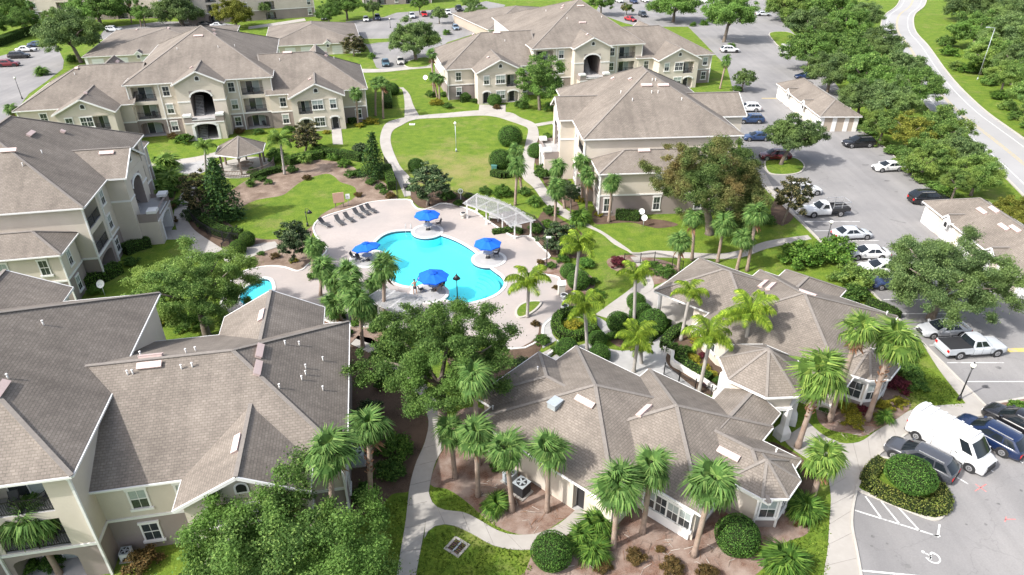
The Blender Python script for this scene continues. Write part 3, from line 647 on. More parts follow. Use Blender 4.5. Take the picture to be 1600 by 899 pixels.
turf([[(654, 872), (668, 834), (700, 823), (745, 840), (785, 857), (832, 864), (828, 899), (815, 930), (645, 930)], [(670, 764), (697, 766), (738, 793), (790, 831), (820, 838), (775, 830), (728, 801), (690, 795), (676, 782)], [(641, 772), (632, 820), (622, 880), (600, 895), (585, 820), (592, 797)],
      [(1294, 790), (1293, 860), (1285, 930), (1180, 930), (1216, 858), (1266, 828)], [(1418, 600), (1440, 570), (1508, 632), (1460, 634), (1422, 642)], [(1283, 668), (1300, 674), (1346, 683), (1330, 690), (1300, 688)]], 42)
# ================================================================== BUILDINGS
MESH = {}
def cached(key, fn):
    if key not in MESH: MESH[key] = fn()
    return MESH[key]
def window_meshes(w, h, split):
    def fr():
        m = MB(); t = .11
        m.box((-w / 2 - t, -.07, -t * .4), (-w / 2, .02, h + t), 'white'); m.box((w / 2, -.07, -t * .4), (w / 2 + t, .02, h + t), 'white')
        m.box((-w / 2 - t - .05, -.10, h + .0), (w / 2 + t + .05, .02, h + t + .08), 'white')
        m.box((-w / 2 - t - .10, -.13, -t - .12), (w / 2 + t + .10, .02, -t * .4), 'white')
        m.box((-w / 2, -.055, h * .5 - .03), (w / 2, .02, h * .5 + .03), 'white')
        n = 2 if split else 1
        for k in range(1, n): m.box((-w / 2 + w * k / n - .04, -.06, 0), (-w / 2 + w * k / n + .04, .02, h), 'white')
        if w / n > .6:
            for k in range(n): x = -w / 2 + w * (k + .5) / n; m.box((x - .012, -.05, 0), (x + .012, .015, h), 'white')
        return m.mesh('window')
    def pn(mat):
        def f():
            m = MB(); m.box((-w / 2, -.035, 0), (w / 2, .015, h * .5 - .03), mat); return m.mesh('pane')
        return f
    return cached(('w', w, h, split), fr), cached(('p', w, h, 0), pn('blindglass')), cached(('p', w, h, 1), pn('glass'))
class Bld:
    def __init__(s, name, label, cat, loc, ang, group=None):
        s.root = thing(name, label, cat, loc, ang, group); s.loc = Vector(loc); s.ang = ang
        s.wall, s.roof, s.fas, s.cap, s.trim = MB(), MB(), MB(), MB(), MB(); s.n = 0; s.pl = []
    def W(s, p):
        c, q = cos(s.ang), sin(s.ang); return Vector((s.loc.x + p[0] * c - p[1] * q, s.loc.y + p[0] * q + p[1] * c, s.loc.z + p[2]))
    def rf(s, pts):
        s.roof.roof(pts); s.pl.append([Vector(p) for p in pts])
    def ridge(s, p, q, w=.26):
        p, q = Vector(p), Vector(q); s.cap.beam(p + Vector((0, 0, .03)), q + Vector((0, 0, .03)), w, .05, 'ridge')
    def hip(s, x0, y0, x1, y1, z, ra, rb, zr, slab=True, faces='fblr'):
        s.n += 1; z += .005 * s.n; A = (x0, y0, z); B = (x1, y0, z); C = (x1, y1, z); D = (x0, y1, z)
        Ra, Rb = (ra[0], ra[1], zr), (rb[0], rb[1], zr); pt = abs(ra[0] - rb[0]) + abs(ra[1] - rb[1]) < .01
        xr = abs(ra[0] - rb[0]) >= abs(ra[1] - rb[1])
        if pt: F = {'f': [A, B, Ra], 'r': [B, C, Ra], 'b': [C, D, Ra], 'l': [D, A, Ra]}
        elif xr: F = {'f': [A, B, Rb, Ra], 'r': [B, C, Rb], 'b': [C, D, Ra, Rb], 'l': [D, A, Ra]}
        else: F = {'f': [A, B, Ra], 'r': [B, C, Rb, Ra], 'b': [C, D, Rb], 'l': [D, A, Ra, Rb]}
        for k in faces: s.rf(F[k])
        if pt or xr: hips = [(A, Ra), (D, Ra), (B, Rb), (C, Rb)]
        else: hips = [(A, Ra), (B, Ra), (C, Rb), (D, Rb)]
        for a, b in hips: s.ridge(a, b)
        if not pt: s.ridge(Ra, Rb)
        if slab:
            s.fas.box((x0 + .04, y0 + .04, z - .22), (x1 - .04, y1 - .04, z - .012), 'white')
            g = .07
            for a, b in ((A, B), (B, C), (C, D), (D, A)):
                d = Vector(b) - Vector(a); d.normalize(); nrm = Vector((d.y, -d.x, 0)) * g
                s.fas.beam(Vector(a) + nrm * .5 - Vector((0, 0, .085)) + d * .01, Vector(b) + nrm * .5 - Vector((0, 0, .085)) - d * .01, .09, .14, 'white')
    def gable(s, a0, a1, f, k, z, zr, axis='y', wallmat='cream', inset=.45):
        """gable roof between a0..a1 across, front edge f, back edge k along the axis"""
        s.n += 1; z += .005 * s.n; m = (a0 + a1) / 2; g = 1 if k > f else -1
        T = (lambda a, b, c: (a, b, c)) if axis == 'y' else (lambda a, b, c: (b, a, c))
        s.rf([T(a0, f, z), T(m, f, zr), T(m, k, zr), T(a0, k, z)]); s.rf([T(a1, f, z), T(a1, k, z), T(m, k, zr), T(m, f, zr)])
        s.ridge(T(m, f, zr), T(m, k, zr))
        for a in (a0, a1):
            s.fas.beam(T(a, f + g * .02, z - .12), T(m, f + g * .02, zr - .12), .10, .22, 'white')
            s.fas.beam(T(a, f, z - .10), T(a, k, z - .10), .09, .18, 'white')
        w = f + g * inset; i = inset * .9
        zi = z + (zr - z) * i / ((a1 - a0) / 2) - .05
        s.wall.poly([T(a0 + i, w, z - .4), T(a1 - i, w, z - .4), T(a1 - i, w, zi), T(m, w, zr - .06), T(a0 + i, w, zi)], wallmat)
        # small louvred vent under the peak
        c = Vector(T(m, w - g * .02, zr - 1.25)); n_ = 9
        ax = Vector(T(1, 0, 0)) ; up = Vector((0, 0, 1)); o_ = Vector(T(0, -g * .05, 0))
        for r, mt, off in ((.42, 'white', 0), (.29, 'darkmetal', 1)):
            ring = [c - ax * r - up * r * 1.2] + [c + ax * (r * cos(t)) * -1 + up * (r * sin(t)) for t in [pi * j / n_ for j in range(n_ + 1)]] + [c + ax * r - up * r * 1.2]
            vm = MB(); vm.poly([p - c + o_ * (1 + off * .4) for p in ring], mt); vo = obj('gable_vent' if off == 0 else 'louvre', vm.mesh('gable_vent'), s.root if off == 0 else vo, c if off == 0 else (0, 0, 0))
    def facade(s, p0, p1, z0, z1, holes=(), bands=None, band_trim=True):
        """holes: dict(u0,u1,z0,z1,d,arch)"""
        p0, p1 = Vector((*p0, 0)), Vector((*p1, 0)); L = (p1 - p0).length; t = (p1 - p0) / L; n = Vector((t.y, -t.x, 0))
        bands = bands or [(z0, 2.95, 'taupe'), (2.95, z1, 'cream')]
        us = sorted({0, L} | {h['u0'] for h in holes} | {h['u1'] for h in holes})
        zs = sorted({z0, z1} | {b[0] for b in bands if z0 < b[0] < z1} | {h['z0'] for h in holes} | {h['z1'] for h in holes})
        pt = lambda u, z, d=0: p0 + t * u - n * d + Vector((0, 0, z))
        bm = lambda z: next((b[2] for b in bands if b[0] - 1e-6 <= z < b[1]), bands[-1][2])
        for i in range(len(us) - 1):
            for j in range(len(zs) - 1):
                cu, cz = (us[i] + us[i + 1]) / 2, (zs[j] + zs[j + 1]) / 2
                if any(h['u0'] < cu < h['u1'] and h['z0'] < cz < h['z1'] for h in holes): continue
                s.wall.poly([pt(us[i], zs[j]), pt(us[i + 1], zs[j]), pt(us[i + 1], zs[j + 1]), pt(us[i], zs[j + 1])], bm(cz))
        for h in holes:
            a, b, c, e, d = h['u0'], h['u1'], h['z0'], h['z1'], h.get('d', 1.6); mt = h.get('mat', bm((c + e) / 2))
            if h.get('arch'):
                r = h['arch']; K = 8; cx = (a + b) / 2; hw = (b - a) / 2
                top = [(cx - hw * cos(pi * k / K), e - r + r * sin(pi * k / K)) for k in range(K + 1)]
                for k in range(K):
                    (u0, w0), (u1, w1) = top[k], top[k + 1]
                    s.wall.poly([pt(u0, w0), pt(u1, w1), pt(u1, e), pt(u0, e)], mt)
                    s.wall.poly([pt(u0, w0), pt(u0, w0, d), pt(u1, w1, d), pt(u1, w1)], mt)
                    if h.get('atrim'):
                        s.trim.beam(pt(u0, w0, -.04), pt(u1, w1, -.04), .12, .26, 'white')
            s.wall.poly([pt(a, c), pt(a, e), pt(a, e, d), pt(a, c, d)], mt); s.wall.poly([pt(b, c), pt(b, c, d), pt(b, e, d), pt(b, e)], mt)
            s.wall.poly([pt(a, e), pt(b, e), pt(b, e, d), pt(a, e, d)], mt); s.wall.poly([pt(a, c), pt(a, c, d), pt(b, c, d), pt(b, c)], 'paver')
            if not h.get('open'): s.wall.poly([pt(a, c, d), pt(a, e, d), pt(b, e, d), pt(b, c, d)], mt)
        if band_trim and z0 < 2.8 < z1:
            cuts = sorted((h['u0'], h['u1']) for h in holes if h['z0'] < 2.9 < h['z1']); u = 0
            for a, b in cuts + [(L, L)]:
                if a - u > .05: s.trim.beam(pt(u + .01, 2.9, -.03), pt(a - .01, 2.9, -.03), .08, .2, 'white')
                u = max(u, b)
        return p0, t, n
    def win(s, fc, u, z, w=.95, h=1.45, split=False, blind=None, label=None):
        if blind is None: blind = random.random() < .6
        p0, t, n = fc; fm, pb, pg = window_meshes(w, h, split); a = atan2(t.y, t.x)
        o = obj('window', fm, s.root, p0 + t * u + Vector((0, 0, z)), (0, 0, a))
        obj('pane', pg, o, (0, 0, 0)); obj('pane', pb if blind else pg, o, (0, 0, h * .5 + .03)); return o
    def door(s, fc, u, z=.05, w=1.0, h=2.1, mat='bumper'):
        p0, t, n = fc; a = atan2(t.y, t.x)
        def f():
            m = MB(); m.box((-w / 2, -.03, 0), (w / 2, .02, h), mat)
            for x in (-w / 2 - .1, w / 2): m.box((x, -.06, 0), (x + .1, .02, h), 'white')
            m.box((-w / 2 - .12, -.07, h), (w / 2 + .12, .02, h + .14), 'white'); m.box((w / 2 - .18, -.08, .95), (w / 2 - .1, -.03, 1.05), 'alu'); return m.mesh('door')
        return obj('door', cached(('d', w, h, mat), f), s.root, p0 + t * u + Vector((0, 0, z)), (0, 0, a))
    def balcony(s, fc, u0, u1, z, d=1.6, rail=True, h=2.2):
        p0, t, n = fc; a = atan2(t.y, t.x); w = u1 - u0
        def gl():
            m = MB(); gw = w * .62
            for k, mt in ((0, 'glass'), (1, 'blindglass')): m.box((-gw / 2 + gw / 2 * k + .04, -.05, .08), (gw / 2 * k - .04 if k == 0 else gw / 2 - .04, -.01, h - .25), 'glass' if k == 0 else mt)
            for x in (-gw / 2, -.03, gw / 2 - .05): m.box((x, -.08, .05), (x + .06, -.002, h - .2), 'white')
            m.box((-gw / 2, -.08, h - .25), (gw / 2, -.002, h - .15), 'white'); return m.mesh('sliding_door')
        obj('sliding_door', cached(('g', round(w, 2), h), gl), s.root, p0 + t * ((u0 + u1) / 2) - n * d + Vector((0, 0, z)), (0, 0, a))
        if rail:
            def rl():
                m = MB(); m.box((-w / 2, -.02, 1.0), (w / 2, .03, 1.06), 'darkmetal'); m.box((-w / 2, -.02, .1), (w / 2, .03, .15), 'darkmetal')
                k = int(w / .13)
                for i in range(k + 1): x = -w / 2 + w * i / k; m.box((x - .012, -.007, .15), (x + .012, .018, 1.0), 'darkmetal')
                m.box((-.03, -.03, .0), (.03, .04, 1.1), 'darkmetal'); return m.mesh('railing')
            obj('railing', cached(('r', round(w, 2)), rl), s.root, p0 + t * ((u0 + u1) / 2) - n * .08 + Vector((0, 0, z)), (0, 0, a))
    def spout(s, x, y, z):
        def f():
            m = MB(); m.box((-.07, -.07, 0), (.07, .07, z), 'white'); m.box((-.09, -.13, z - .25), (.09, .09, z + .02), 'white'); return m.mesh('downspout')
        obj('downspout', cached(('s', round(z, 1)), f), s.root, (x, y, .02))
    def hit(s, px, py):
        o = Vector((0, 0, CAM_H)); d = (P(px, py, 0) - o).normalized(); best = None
        for pl in s.pl:
            w = [s.W(p) for p in pl]; n = geometry.normal(w)
            if n.z < 0: n = -n
            den = d.dot(n)
            if abs(den) < 1e-6: continue
            tt = (w[0] - o).dot(n) / den; p = o + d * tt
            if tt > 0 and inside(p, w) and (best is None or tt < best[0]): best = (tt, p, n)
        return best
    def vents(s, big=(), pipes=(), small=()):
        def f(w, d, h, mt):
            def g(): m = MB(); m.box((-w / 2, -d / 2, 0), (w / 2, d / 2, h), mt); m.box((-w / 2 - .03, -d / 2 - .03, h), (w / 2 + .03, d / 2 + .03, h + .04), mt); return m.mesh('roof_vent')
            return g
        def put(nm, me, px, py, up=False):
            r = s.hit(px, py)
            if not r: return
            _, p, n = r; n = Matrix.Rotation(-s.ang, 3, 'Z') @ n; q = Matrix.Rotation(-s.ang, 3, 'Z') @ (p - s.loc)
            u = Vector((0, 0, 1)).cross(n).normalized(); v = n.cross(u)
            if up: o = obj(nm, me, s.root, q - Vector((0, 0, .1)))
            else:
                mt = Matrix((u, v, n)).transposed().to_4x4(); o = obj(nm, me, s.root); o.matrix_local = Matrix.Translation(q + n * .0) @ mt
        for px in big: put('roof_vent', cached('vb', f(1.5, .42, .16, 'pinkvent')), *px)
        for px in small: put('roof_vent', cached('vs', f(.45, .45, .22, 'pinkvent')), *px)
        def pp(): m = MB(); m.cyl((0, 0, 0), .05, .42, 'pvc', 8); m.cyl((0, 0, .40), .07, .08, 'pvc', 8); return m.mesh('vent_pipe')
        for px in pipes: put('vent_pipe', cached('vp', pp), *px, True)
    def done(s):
        for nm, mb in (('wall', s.wall), ('roof', s.roof), ('fascia', s.fas), ('ridge_cap', s.cap), ('trim', s.trim)):
            if mb.f: obj(nm, mb.mesh(nm), s.root)

def stair_flight(b, x0, x1, y0, y1, z0, z1, n=14):
    def f():
        m = MB()
        for k in range(n):
            y = y0 + (y1 - y0) * k / n; z = z0 + (z1 - z0) * (k + 1) / n
            m.box((x0, min(y, y + (y1 - y0) / n), z - .07), (x1, max(y, y + (y1 - y0) / n), z), 'paver')
        m.beam((x0, y0, z0 + .9), (x0, y1, z1 + .9), .06, .06, 'darkmetal'); m.beam((x1, y0, z0 + .9), (x1, y1, z1 + .9), .06, .06, 'darkmetal')
        return m.mesh('stair')
    obj('stair', f(), b.root)
def stair_block(b, x0, x1, zr, yf=-1.6, eave=8.9, back=.45):
    """projecting stair tower with an upper arched opening and a porch below"""
    cx = (x0 + x1) / 2; w0, w1 = x0 + .4, x1 - .4
    b.gable(x0, x1, yf - .45, 6.5, eave, zr)
    cream = [(0, 20, 'cream')]
    hole = [dict(u0=cx - w0 - 1.75, u1=cx - w0 + 1.75, z0=3.5, z1=7.7, d=16, arch=1.0, atrim=True, mat='taupe'), dict(u0=cx - w0 - 1.7, u1=cx - w0 + 1.7, z0=.05, z1=2.75, d=16, mat='taupe')]  # breezeway walls in darker taupe, standing in for the shade deep inside
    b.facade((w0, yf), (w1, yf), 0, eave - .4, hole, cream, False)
    for xa, xb in ((w0, cx - 1.78), (cx + 1.78, w1)): b.trim.beam((xa, yf - .03, 6.0), (xb, yf - .03, 6.0), .07, .22, 'white')
    b.facade((w0, back), (w0, yf), 0, eave - .1, [], cream, False); b.facade((w1, yf), (w1, back), 0, eave - .1, [], cream, False)
    for side in ((w0 - .03, yf, w0 - .03, back), (w1 + .03, yf, w1 + .03, back)): b.trim.beam((side[0], side[1], 6.0), (side[2], side[3], 6.0), .07, .22, 'white')
    yp = yf - 2.1; a0, a1 = cx - 3.1, cx + 3.1
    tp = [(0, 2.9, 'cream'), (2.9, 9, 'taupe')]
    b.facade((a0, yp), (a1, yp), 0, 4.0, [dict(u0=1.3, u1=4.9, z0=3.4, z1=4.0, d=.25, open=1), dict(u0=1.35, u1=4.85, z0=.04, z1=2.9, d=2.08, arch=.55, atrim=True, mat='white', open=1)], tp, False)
    b.facade((a0, yf), (a0, yp), 0, 4.0, [], tp, False); b.facade((a1, yp), (a1, yf), 0, 4.0, [], tp, False)
    b.wall.poly([(a0, yp, 3.5), (a1, yp, 3.5), (a1, yf, 3.5), (a0, yf, 3.5)], 'paver')
    for x in (a0, a1 - 1.1): b.trim.box((x - .08, yp - .08, 3.98), (x + 1.18, yp + 1.0, 4.32), 'white')
    b.trim.box((a0 + 1.25, yp - .07, 3.36), (a1 - 1.25, yp + .27, 3.46), 'white')
    for x in (cx - 2.1, cx + 1.72): b.trim.box((x, yp - .06, .02), (x + .38, yp - .002, 2.6), 'white')
    b.trim.beam((a0, yp - .03, 2.95), (a1, yp - .03, 2.95), .08, .18, 'white')
    stair_flight(b, cx - 1.4, cx - .1, yf + .2, yf + 3.0, 3.5, 6.2); stair_flight(b, cx - 1.4, cx - .1, yf - 1.6, yf + 3.0, .1, 3.2, 16)
def center(b, W, D, apex, zr, apex2=None, cs=12.0):
    b.hip(0, 0, W, D, 8.9, apex, apex2 or apex, zr)
    i = .45; H = []
    bal = [(1.0, 4.6), (W - 5.5, W - 1.9)]
    for (u0, u1) in bal:
        for fl in range(3): H.append(dict(u0=u0 - i, u1=u1 - i, z0=.1 + 2.95 * fl, z1=2.45 + 2.95 * fl, d=1.6, arch=.5 if fl == 0 else 0))
    H.append(dict(u0=cs - i - 2.0, u1=cs - i + 2.0, z0=.04, z1=8.4, d=.02, open=1))
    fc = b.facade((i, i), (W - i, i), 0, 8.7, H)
    for (u0, u1) in bal:
        for fl in range(3): b.balcony(fc, u0 - i, u1 - i, .1 + 2.95 * fl, rail=fl > 0)
    for fl in range(3):
        for u in (6.3, W - 7.0): b.win(fc, u - i, .85 + 2.95 * fl, blind=None)
    r = b.facade((W - i, i), (W - i, D - i), 0, 8.7); bk = b.facade((W - i, D - i), (i, D - i), 0, 8.7); l = b.facade((i, D - i), (i, i), 0, 8.7)
    for u in (3, 7, 14, 18):
        for fl in range(3): b.win(bk, u, .85 + 2.95 * fl)
    for x in (.45, 5.3, W - 5.9, W - .45): b.spout(x, .38, 8.6)
    return fc
def wing(b, x0, x1, y0, y1, zr, ra, rb, eave=6.0, wins_front=(), end='r', wins_end=()):
    b.hip(x0, y0, x1, y1, eave, ra, rb, zr); i = .45
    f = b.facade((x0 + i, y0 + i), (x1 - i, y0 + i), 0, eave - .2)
    for u in wins_front:
        for fl in range(2): b.win(f, u - x0 - i, .85 + 2.95 * fl)
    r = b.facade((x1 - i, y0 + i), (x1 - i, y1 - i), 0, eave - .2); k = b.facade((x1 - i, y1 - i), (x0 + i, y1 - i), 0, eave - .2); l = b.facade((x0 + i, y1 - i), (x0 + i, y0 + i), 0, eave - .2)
    for u in wins_end:
        for fl in range(2): b.win(r if end == 'r' else l, u, .85 + 2.95 * fl, .8)
    b.spout(x1 - i if end == 'r' else x0 + i, y0 + i - .08, eave - .3)
    return f, r, k, l
def wing_gable(b, x0, x1, yf, yb, zr, eave=6.0, flip=False, ground=True, allcream=True):
    b.gable(x0, x1, yf, yb, eave, zr); i = .42; L = x1 - x0 - 2 * i; y = yf + .45
    bands = [(0, 20, 'cream')] if allcream else None
    bu = (L - 3.3, L - 1.0) if not flip else (1.0, 3.3)
    H = [dict(u0=bu[0], u1=bu[1], z0=3.1, z1=5.35, d=1.5)]
    du = L - 1.7 if flip else 1.7; ou = 2.0 if flip else L - 2.0
    if ground: H += [dict(u0=ou - 1.1, u1=ou + 1.1, z0=.05, z1=2.4, d=1.2, arch=.5, atrim=True), dict(u0=du - .8, u1=du + .8, z0=.05, z1=2.45, d=.9, arch=.4, atrim=True)]
    fc = b.facade((x0 + i, y), (x1 - i, y), 0, eave - .38, H, bands, not allcream)
    b.balcony(fc, bu[0], bu[1], 3.1, 1.5); b.win(fc, L / 2, 3.85, 1.7, 1.45, True); b.win(fc, L - 1.7 if flip else 1.7, 3.85, .95, 1.45)
    if ground:
        b.win(fc, L / 2, .9, 1.6, 1.4, True)
        p0, t, n = fc; b.door((p0 - n * .9, t, n), du); b.door((p0 - n * 1.2, t, n), ou)
    b.facade((x0 + i, yf + 4), (x0 + i, y), 0, eave - .2, [], bands, not allcream); b.facade((x1 - i, y), (x1 - i, yf + 4), 0, eave - .2, [], bands, not allcream)
    b.trim.box((x0 + i + .6, y - .05, 5.5), (x0 + i + L - .6, y + .0, 5.62), 'cream')
    return fc
R_ = radians
G_APT = 'beige apartment blocks with grey shingle roofs'
# --- block at the top left
p = P(190, 134, 8.9)
A = Bld('apartment_block', 'three storey beige apartment block behind the gazebo, stair tower facing the camera', 'apartment block', (p.x, p.y, 0), R_(14.6), G_APT)
center(A, 23.6, 34, (11.4, 16.8), 14.9); stair_block(A, 7.7, 16.0, 11.0)
wing(A, 22.0, 39.2, -.6, 18.6, 10.9, (21.0, 9.0), (30.5, 9.0), wins_front=(24.6, 37.2), wins_end=(3, 9)); wing_gable(A, 25.7, 35.1, -4.0, 6.0, 8.3, flip=True)
wing(A, -16.6, 1.2, -.7, 18.6, 10.6, (-8.0, 9.0), (2.2, 9.0), wins_front=(-12.6, -2.0), end='l'); wing_gable(A, -9.9, -.7, -4.8, 6.0, 8.3)
A.gable(27.0, 35.0, 21.0, 9.5, 6.0, 9.9); A.gable(-9.5, -1.5, 21.5, 9.5, 6.0, 9.6)
A.vents([(310, 57), (183, 97), (449, 83), (440, 74)], [(277, 78), (341, 75), (367, 73), (437, 95), (522, 92), (117, 117)], [(300, 107), (133, 147), (485, 125), (334, 48), (335, 54), (173, 91), (509, 83), (509, 88), (120, 108)]); A.done()
# --- block at the top centre
p = P(831, 77, 8.9)
B = Bld('apartment_block', 'three storey beige apartment block behind the oval lawn, nearest the top edge', 'apartment block', (p.x, p.y, 0), R_(13.5), G_APT)
center(B, 24.2, 38, (16.0, 19.5), 15.0); stair_block(B, 8.1, 16.4, 11.0)
wing(B, 22.6, 40.2, -.2, 19, 10.6, (21.5, 9.2), (31, 9.2), wins_front=(24.9, 38.4), wins_end=(3, 8)); wing_gable(B, 26.0, 35.6, -3.4, 6.0, 8.3)
wing(B, -17.6, 1.2, -.9, 19, 10.8, (-8.5, 9.0), (2.2, 9.0), wins_front=(-15.0, -1.6), end='l'); wing_gable(B, -12.4, -2.6, -5.3, 6.0, 8.4)
B.gable(27.5, 35.5, 21.5, 9.5, 6.0, 9.6)
B.vents([(907, 10), (910, 36), (1017, 37), (787, 48), (776, 52)], [(886, 30), (940, 28), (853, 18), (955, 28), (789, 65)], [(918, 55), (880, 10), (878, 14), (763, 91), (740, 55), (928, 12), (1060, 42)]); B.done()
# --- block on the left edge, facing the pool
p = P(130, 325, 8.9)
D_ = Bld('apartment_block', 'three storey apartment block cut by the left edge, its stair tower facing the pool', 'apartment block', (p.x, p.y, 0), R_(101.5), G_APT)
center(D_, 24.0, 21, (9.0, 10.5), 14.6, (15.0, 10.5)); stair_block(D_, 7.9, 16.0, 11.1)
f, r, k, l = wing(D_, -4.6, .6, 1.5, 20, 7.5, (-1.7, 4.6), (-1.7, 16.8), end='l')
for u in (1.6, 5.2, 9.0):
    D_.win(l, 17.6 - u, 3.8, .75, 1.55); D_.win(l, 17.6 - u, .85, .75, 1.55)
D_.win(f, 2.0, 3.8, .8, 1.5); D_.win(f, 2.0, .8, .8, 1.5)
wing(D_, 23.4, 30, 1.5, 20, 7.6, (26.7, 4.8), (26.7, 16.8))
D_.vents([(14, 236), (48, 210), (167, 240), (5, 358)], [(66, 240), (36, 260)], [(98, 207)]); D_.done()
# --- block at centre right, seen from its end
p0 = P(911, 218, 8.9); a4 = R_(4.8); q = p0 + Vector((-sin(a4), cos(a4), 0)) * 24.8
C_ = Bld('apartment_block', 'three storey apartment block seen end on beside the car park, big hipped roof', 'apartment block', (q.x, q.y, 0), a4 - pi / 2, G_APT)
center(C_, 24.8, 21.4, (10.8, 10.7), 14.7, (13.6, 10.7)); stair_block(C_, 8.3, 16.4, 11.1)
f, r, k, l = wing(C_, 24.2, 29.7, 1.3, 20.4, 7.9, (26.5, 5.1), (26.5, 16.6), end='r')
for u in (1.0, 7.5, 13): C_.win(r, u, 3.8, .8, 1.6); C_.win(r, u, .75, .8, 1.7)
C_.win(f, 3.6, 3.8, .8, 1.6); C_.win(f, 3.6, .75, .8, 1.6)
wing(C_, -6, .6, 1.3, 20.4, 7.6, (-2.7, 4.8), (-2.7, 16.8), end='l')
C_.gable(8.3, 16.6, 25.0, 14, 8.9, 11.2); i_ = 25 - .45
C_.facade((16.2, i_), (8.7, i_), 0, 8.7); C_.facade((16.2, 20.9), (16.2, i_), 0, 8.7); C_.facade((8.7, i_), (8.7, 20.9), 0, 8.7)
C_.vents([(1010, 134), (1036, 134), (1006, 236)], [(1019, 127), (1024, 127), (988, 158), (1065, 157), (970, 146), (1032, 229), (1040, 229), (1018, 146), (1028, 146)], [(985, 125), (1048, 123), (958, 124)]); C_.done()
# --- block in the lower left corner
p0 = P(112, 744, 8.9); a11 = R_(11.0); q = p0 - Vector((cos(a11), sin(a11), 0)) * 23.6
E_ = Bld('apartment_block', 'nearest apartment block in the lower left corner, balconies facing the camera', 'apartment block', (q.x, q.y, 0), a11, G_APT)
center(E_, 23.6, 20.2, (11.0, 9.6), 14.2, (14.0, 9.6)); stair_block(E_, 7.7, 16, 11.0)
f, r, k, l = wing(E_, 22.4, 38.3, 1.6, 17.5, 9.9, (21.0, 9.3), (31.0, 9.3), wins_end=(2.0, 6.0))
for u in (1.6, 4.35): E_.win(f, u + 1.0, 3.75, .95, 1.5)
E_.win(f, 2.6, .8, .95, 1.45)
wing_gable(E_, 28.4, 36.2, -.9, 8.0, 8.0, allcream=False)
E_.gable(28.0, 36.2, 20.2, 9, 6.0, 8.2); E_.gable(7.7, 16.4, 22.5, 12, 8.9, 11.0); E_.facade((16.0, 20.1), (16.0, 22.1), 0, 8.7)
E_.vents([(236, 558), (234, 572), (405, 550), (402, 577), (410, 494), (371, 695), (1, 610)], [(468, 540), (446, 539), (437, 607), (472, 594), (505, 610), (68, 508), (13, 592), (284, 577), (301, 574), (291, 552), (306, 549), (220, 556), (200, 586), (208, 585), (505, 564), (478, 576), (478, 586)], []); E_.done()

# --- far blocks along the top edge
for (px, W_, D2, an_, lab) in (((392, 33), 40, 14, 24, 'pale far apartment block behind the yellow green tree, arched doors at its foot'), ((160, 31), 40, 14, 10, 'pale far apartment block in the top left corner, mostly behind trees'), ((622, 7), 24, 12, 14, 'pale far apartment block at the top edge left of centre')):
    p = P(*px); X = Bld('apartment_block', lab, 'apartment block', (p.x - W_ / 2 * cos(R_(an_)), p.y - W_ / 2 * sin(R_(an_)), 0), R_(an_), 'far apartment blocks')
    H = [dict(u0=u, u1=u + 3, z0=.1 + 2.95 * fl, z1=2.4 + 2.95 * fl, d=1.5, arch=.5 if fl == 0 else 0) for u in (W_ * .2, W_ * .62) for fl in range(3)]
    fc = X.facade((0, 0), (W_, 0), 0, 8.7, H)
    for u in (W_ * .2, W_ * .62):
        for fl in range(3): X.balcony(fc, u, u + 3, .1 + 2.95 * fl, 1.5)
    for u in (1.5, W_ * .48, W_ - 1.6):
        for fl in range(3): X.win(fc, u, .85 + 2.95 * fl)
    X.facade((W_, 0), (W_, D2), 0, 8.7); X.facade((0, D2), (0, 0), 0, 8.7); X.facade((W_, D2), (0, D2), 0, 8.7)
    X.hip(-.5, -.5, W_ + .5, D2 + .5, 8.9, (D2 / 2, D2 / 2), (W_ - D2 / 2, D2 / 2), 12.5); X.spout(.05, -.08, 8.6); X.spout(W_ - .05, -.08, 8.6); X.done()
# --- garages
def garage(label, loc, ang, W_, D2, zr, nd, side='f', dorm=(), eave=2.75, ridge=None):
    g = Bld('garage', label, 'garage', loc, ang, 'garage rows'); ra, rb = ridge or ((D2 / 2, D2 / 2), (W_ - D2 / 2, D2 / 2)) if W_ > D2 else ((W_ / 2, W_ / 2), (W_ / 2, D2 - W_ / 2))
    g.hip(0, 0, W_, D2, eave, ra, rb, zr); i = .4; tn = [(0, 9, 'tan')]; cr = [(0, 9, 'cream')]
    F = {'f': ((i, i), (W_ - i, i)), 'r': ((W_ - i, i), (W_ - i, D2 - i)), 'b': ((W_ - i, D2 - i), (i, D2 - i)), 'l': ((i, D2 - i), (i, i))}
    for k, (a, b) in F.items():
        fc = g.facade(a, b, 0, eave - .2, [], cr if k == side else tn, False)
        p0, t, n = fc; L = (Vector((*b, 0)) - p0).length; an = atan2(t.y, t.x)
        if k == side:
            def gd():
                m = MB(); m.box((-1.25, -.05, 0), (1.25, .02, 2.1), 'white')
                for z in (.52, 1.04, 1.56): m.box((-1.22, -.06, z - .015), (1.22, -.045, z + .015), 'paver')
                return m.mesh('garage_door')
            for j in range(nd): obj('garage_door', cached('gd', gd), g.root, p0 + t * (L * (j + .5) / nd) + Vector((0, 0, .02)), (0, 0, an))
        # white pilasters at corners and between panels
        for u in ([.3, L * .38, L * .70, L - .3] if L < 9 else [.3, L - .3]):
            def pil(): m = MB(); m.box((-.38 if L < 9 else -.25, -.07, 0), (.38 if L < 9 else .25, -.002, eave - .25), 'white'); return m.mesh('pilaster')
            obj('pilaster', cached(('pil', L < 9), pil), g.root, p0 + t * u + Vector((0, 0, .02)), (0, 0, an))
    for (a, ax, f, sgn) in dorm: g.gable(a - .9, a + .9, f, f + sgn * 2.2, eave + .1, eave + .85, ax, 'white', .15)
    return g
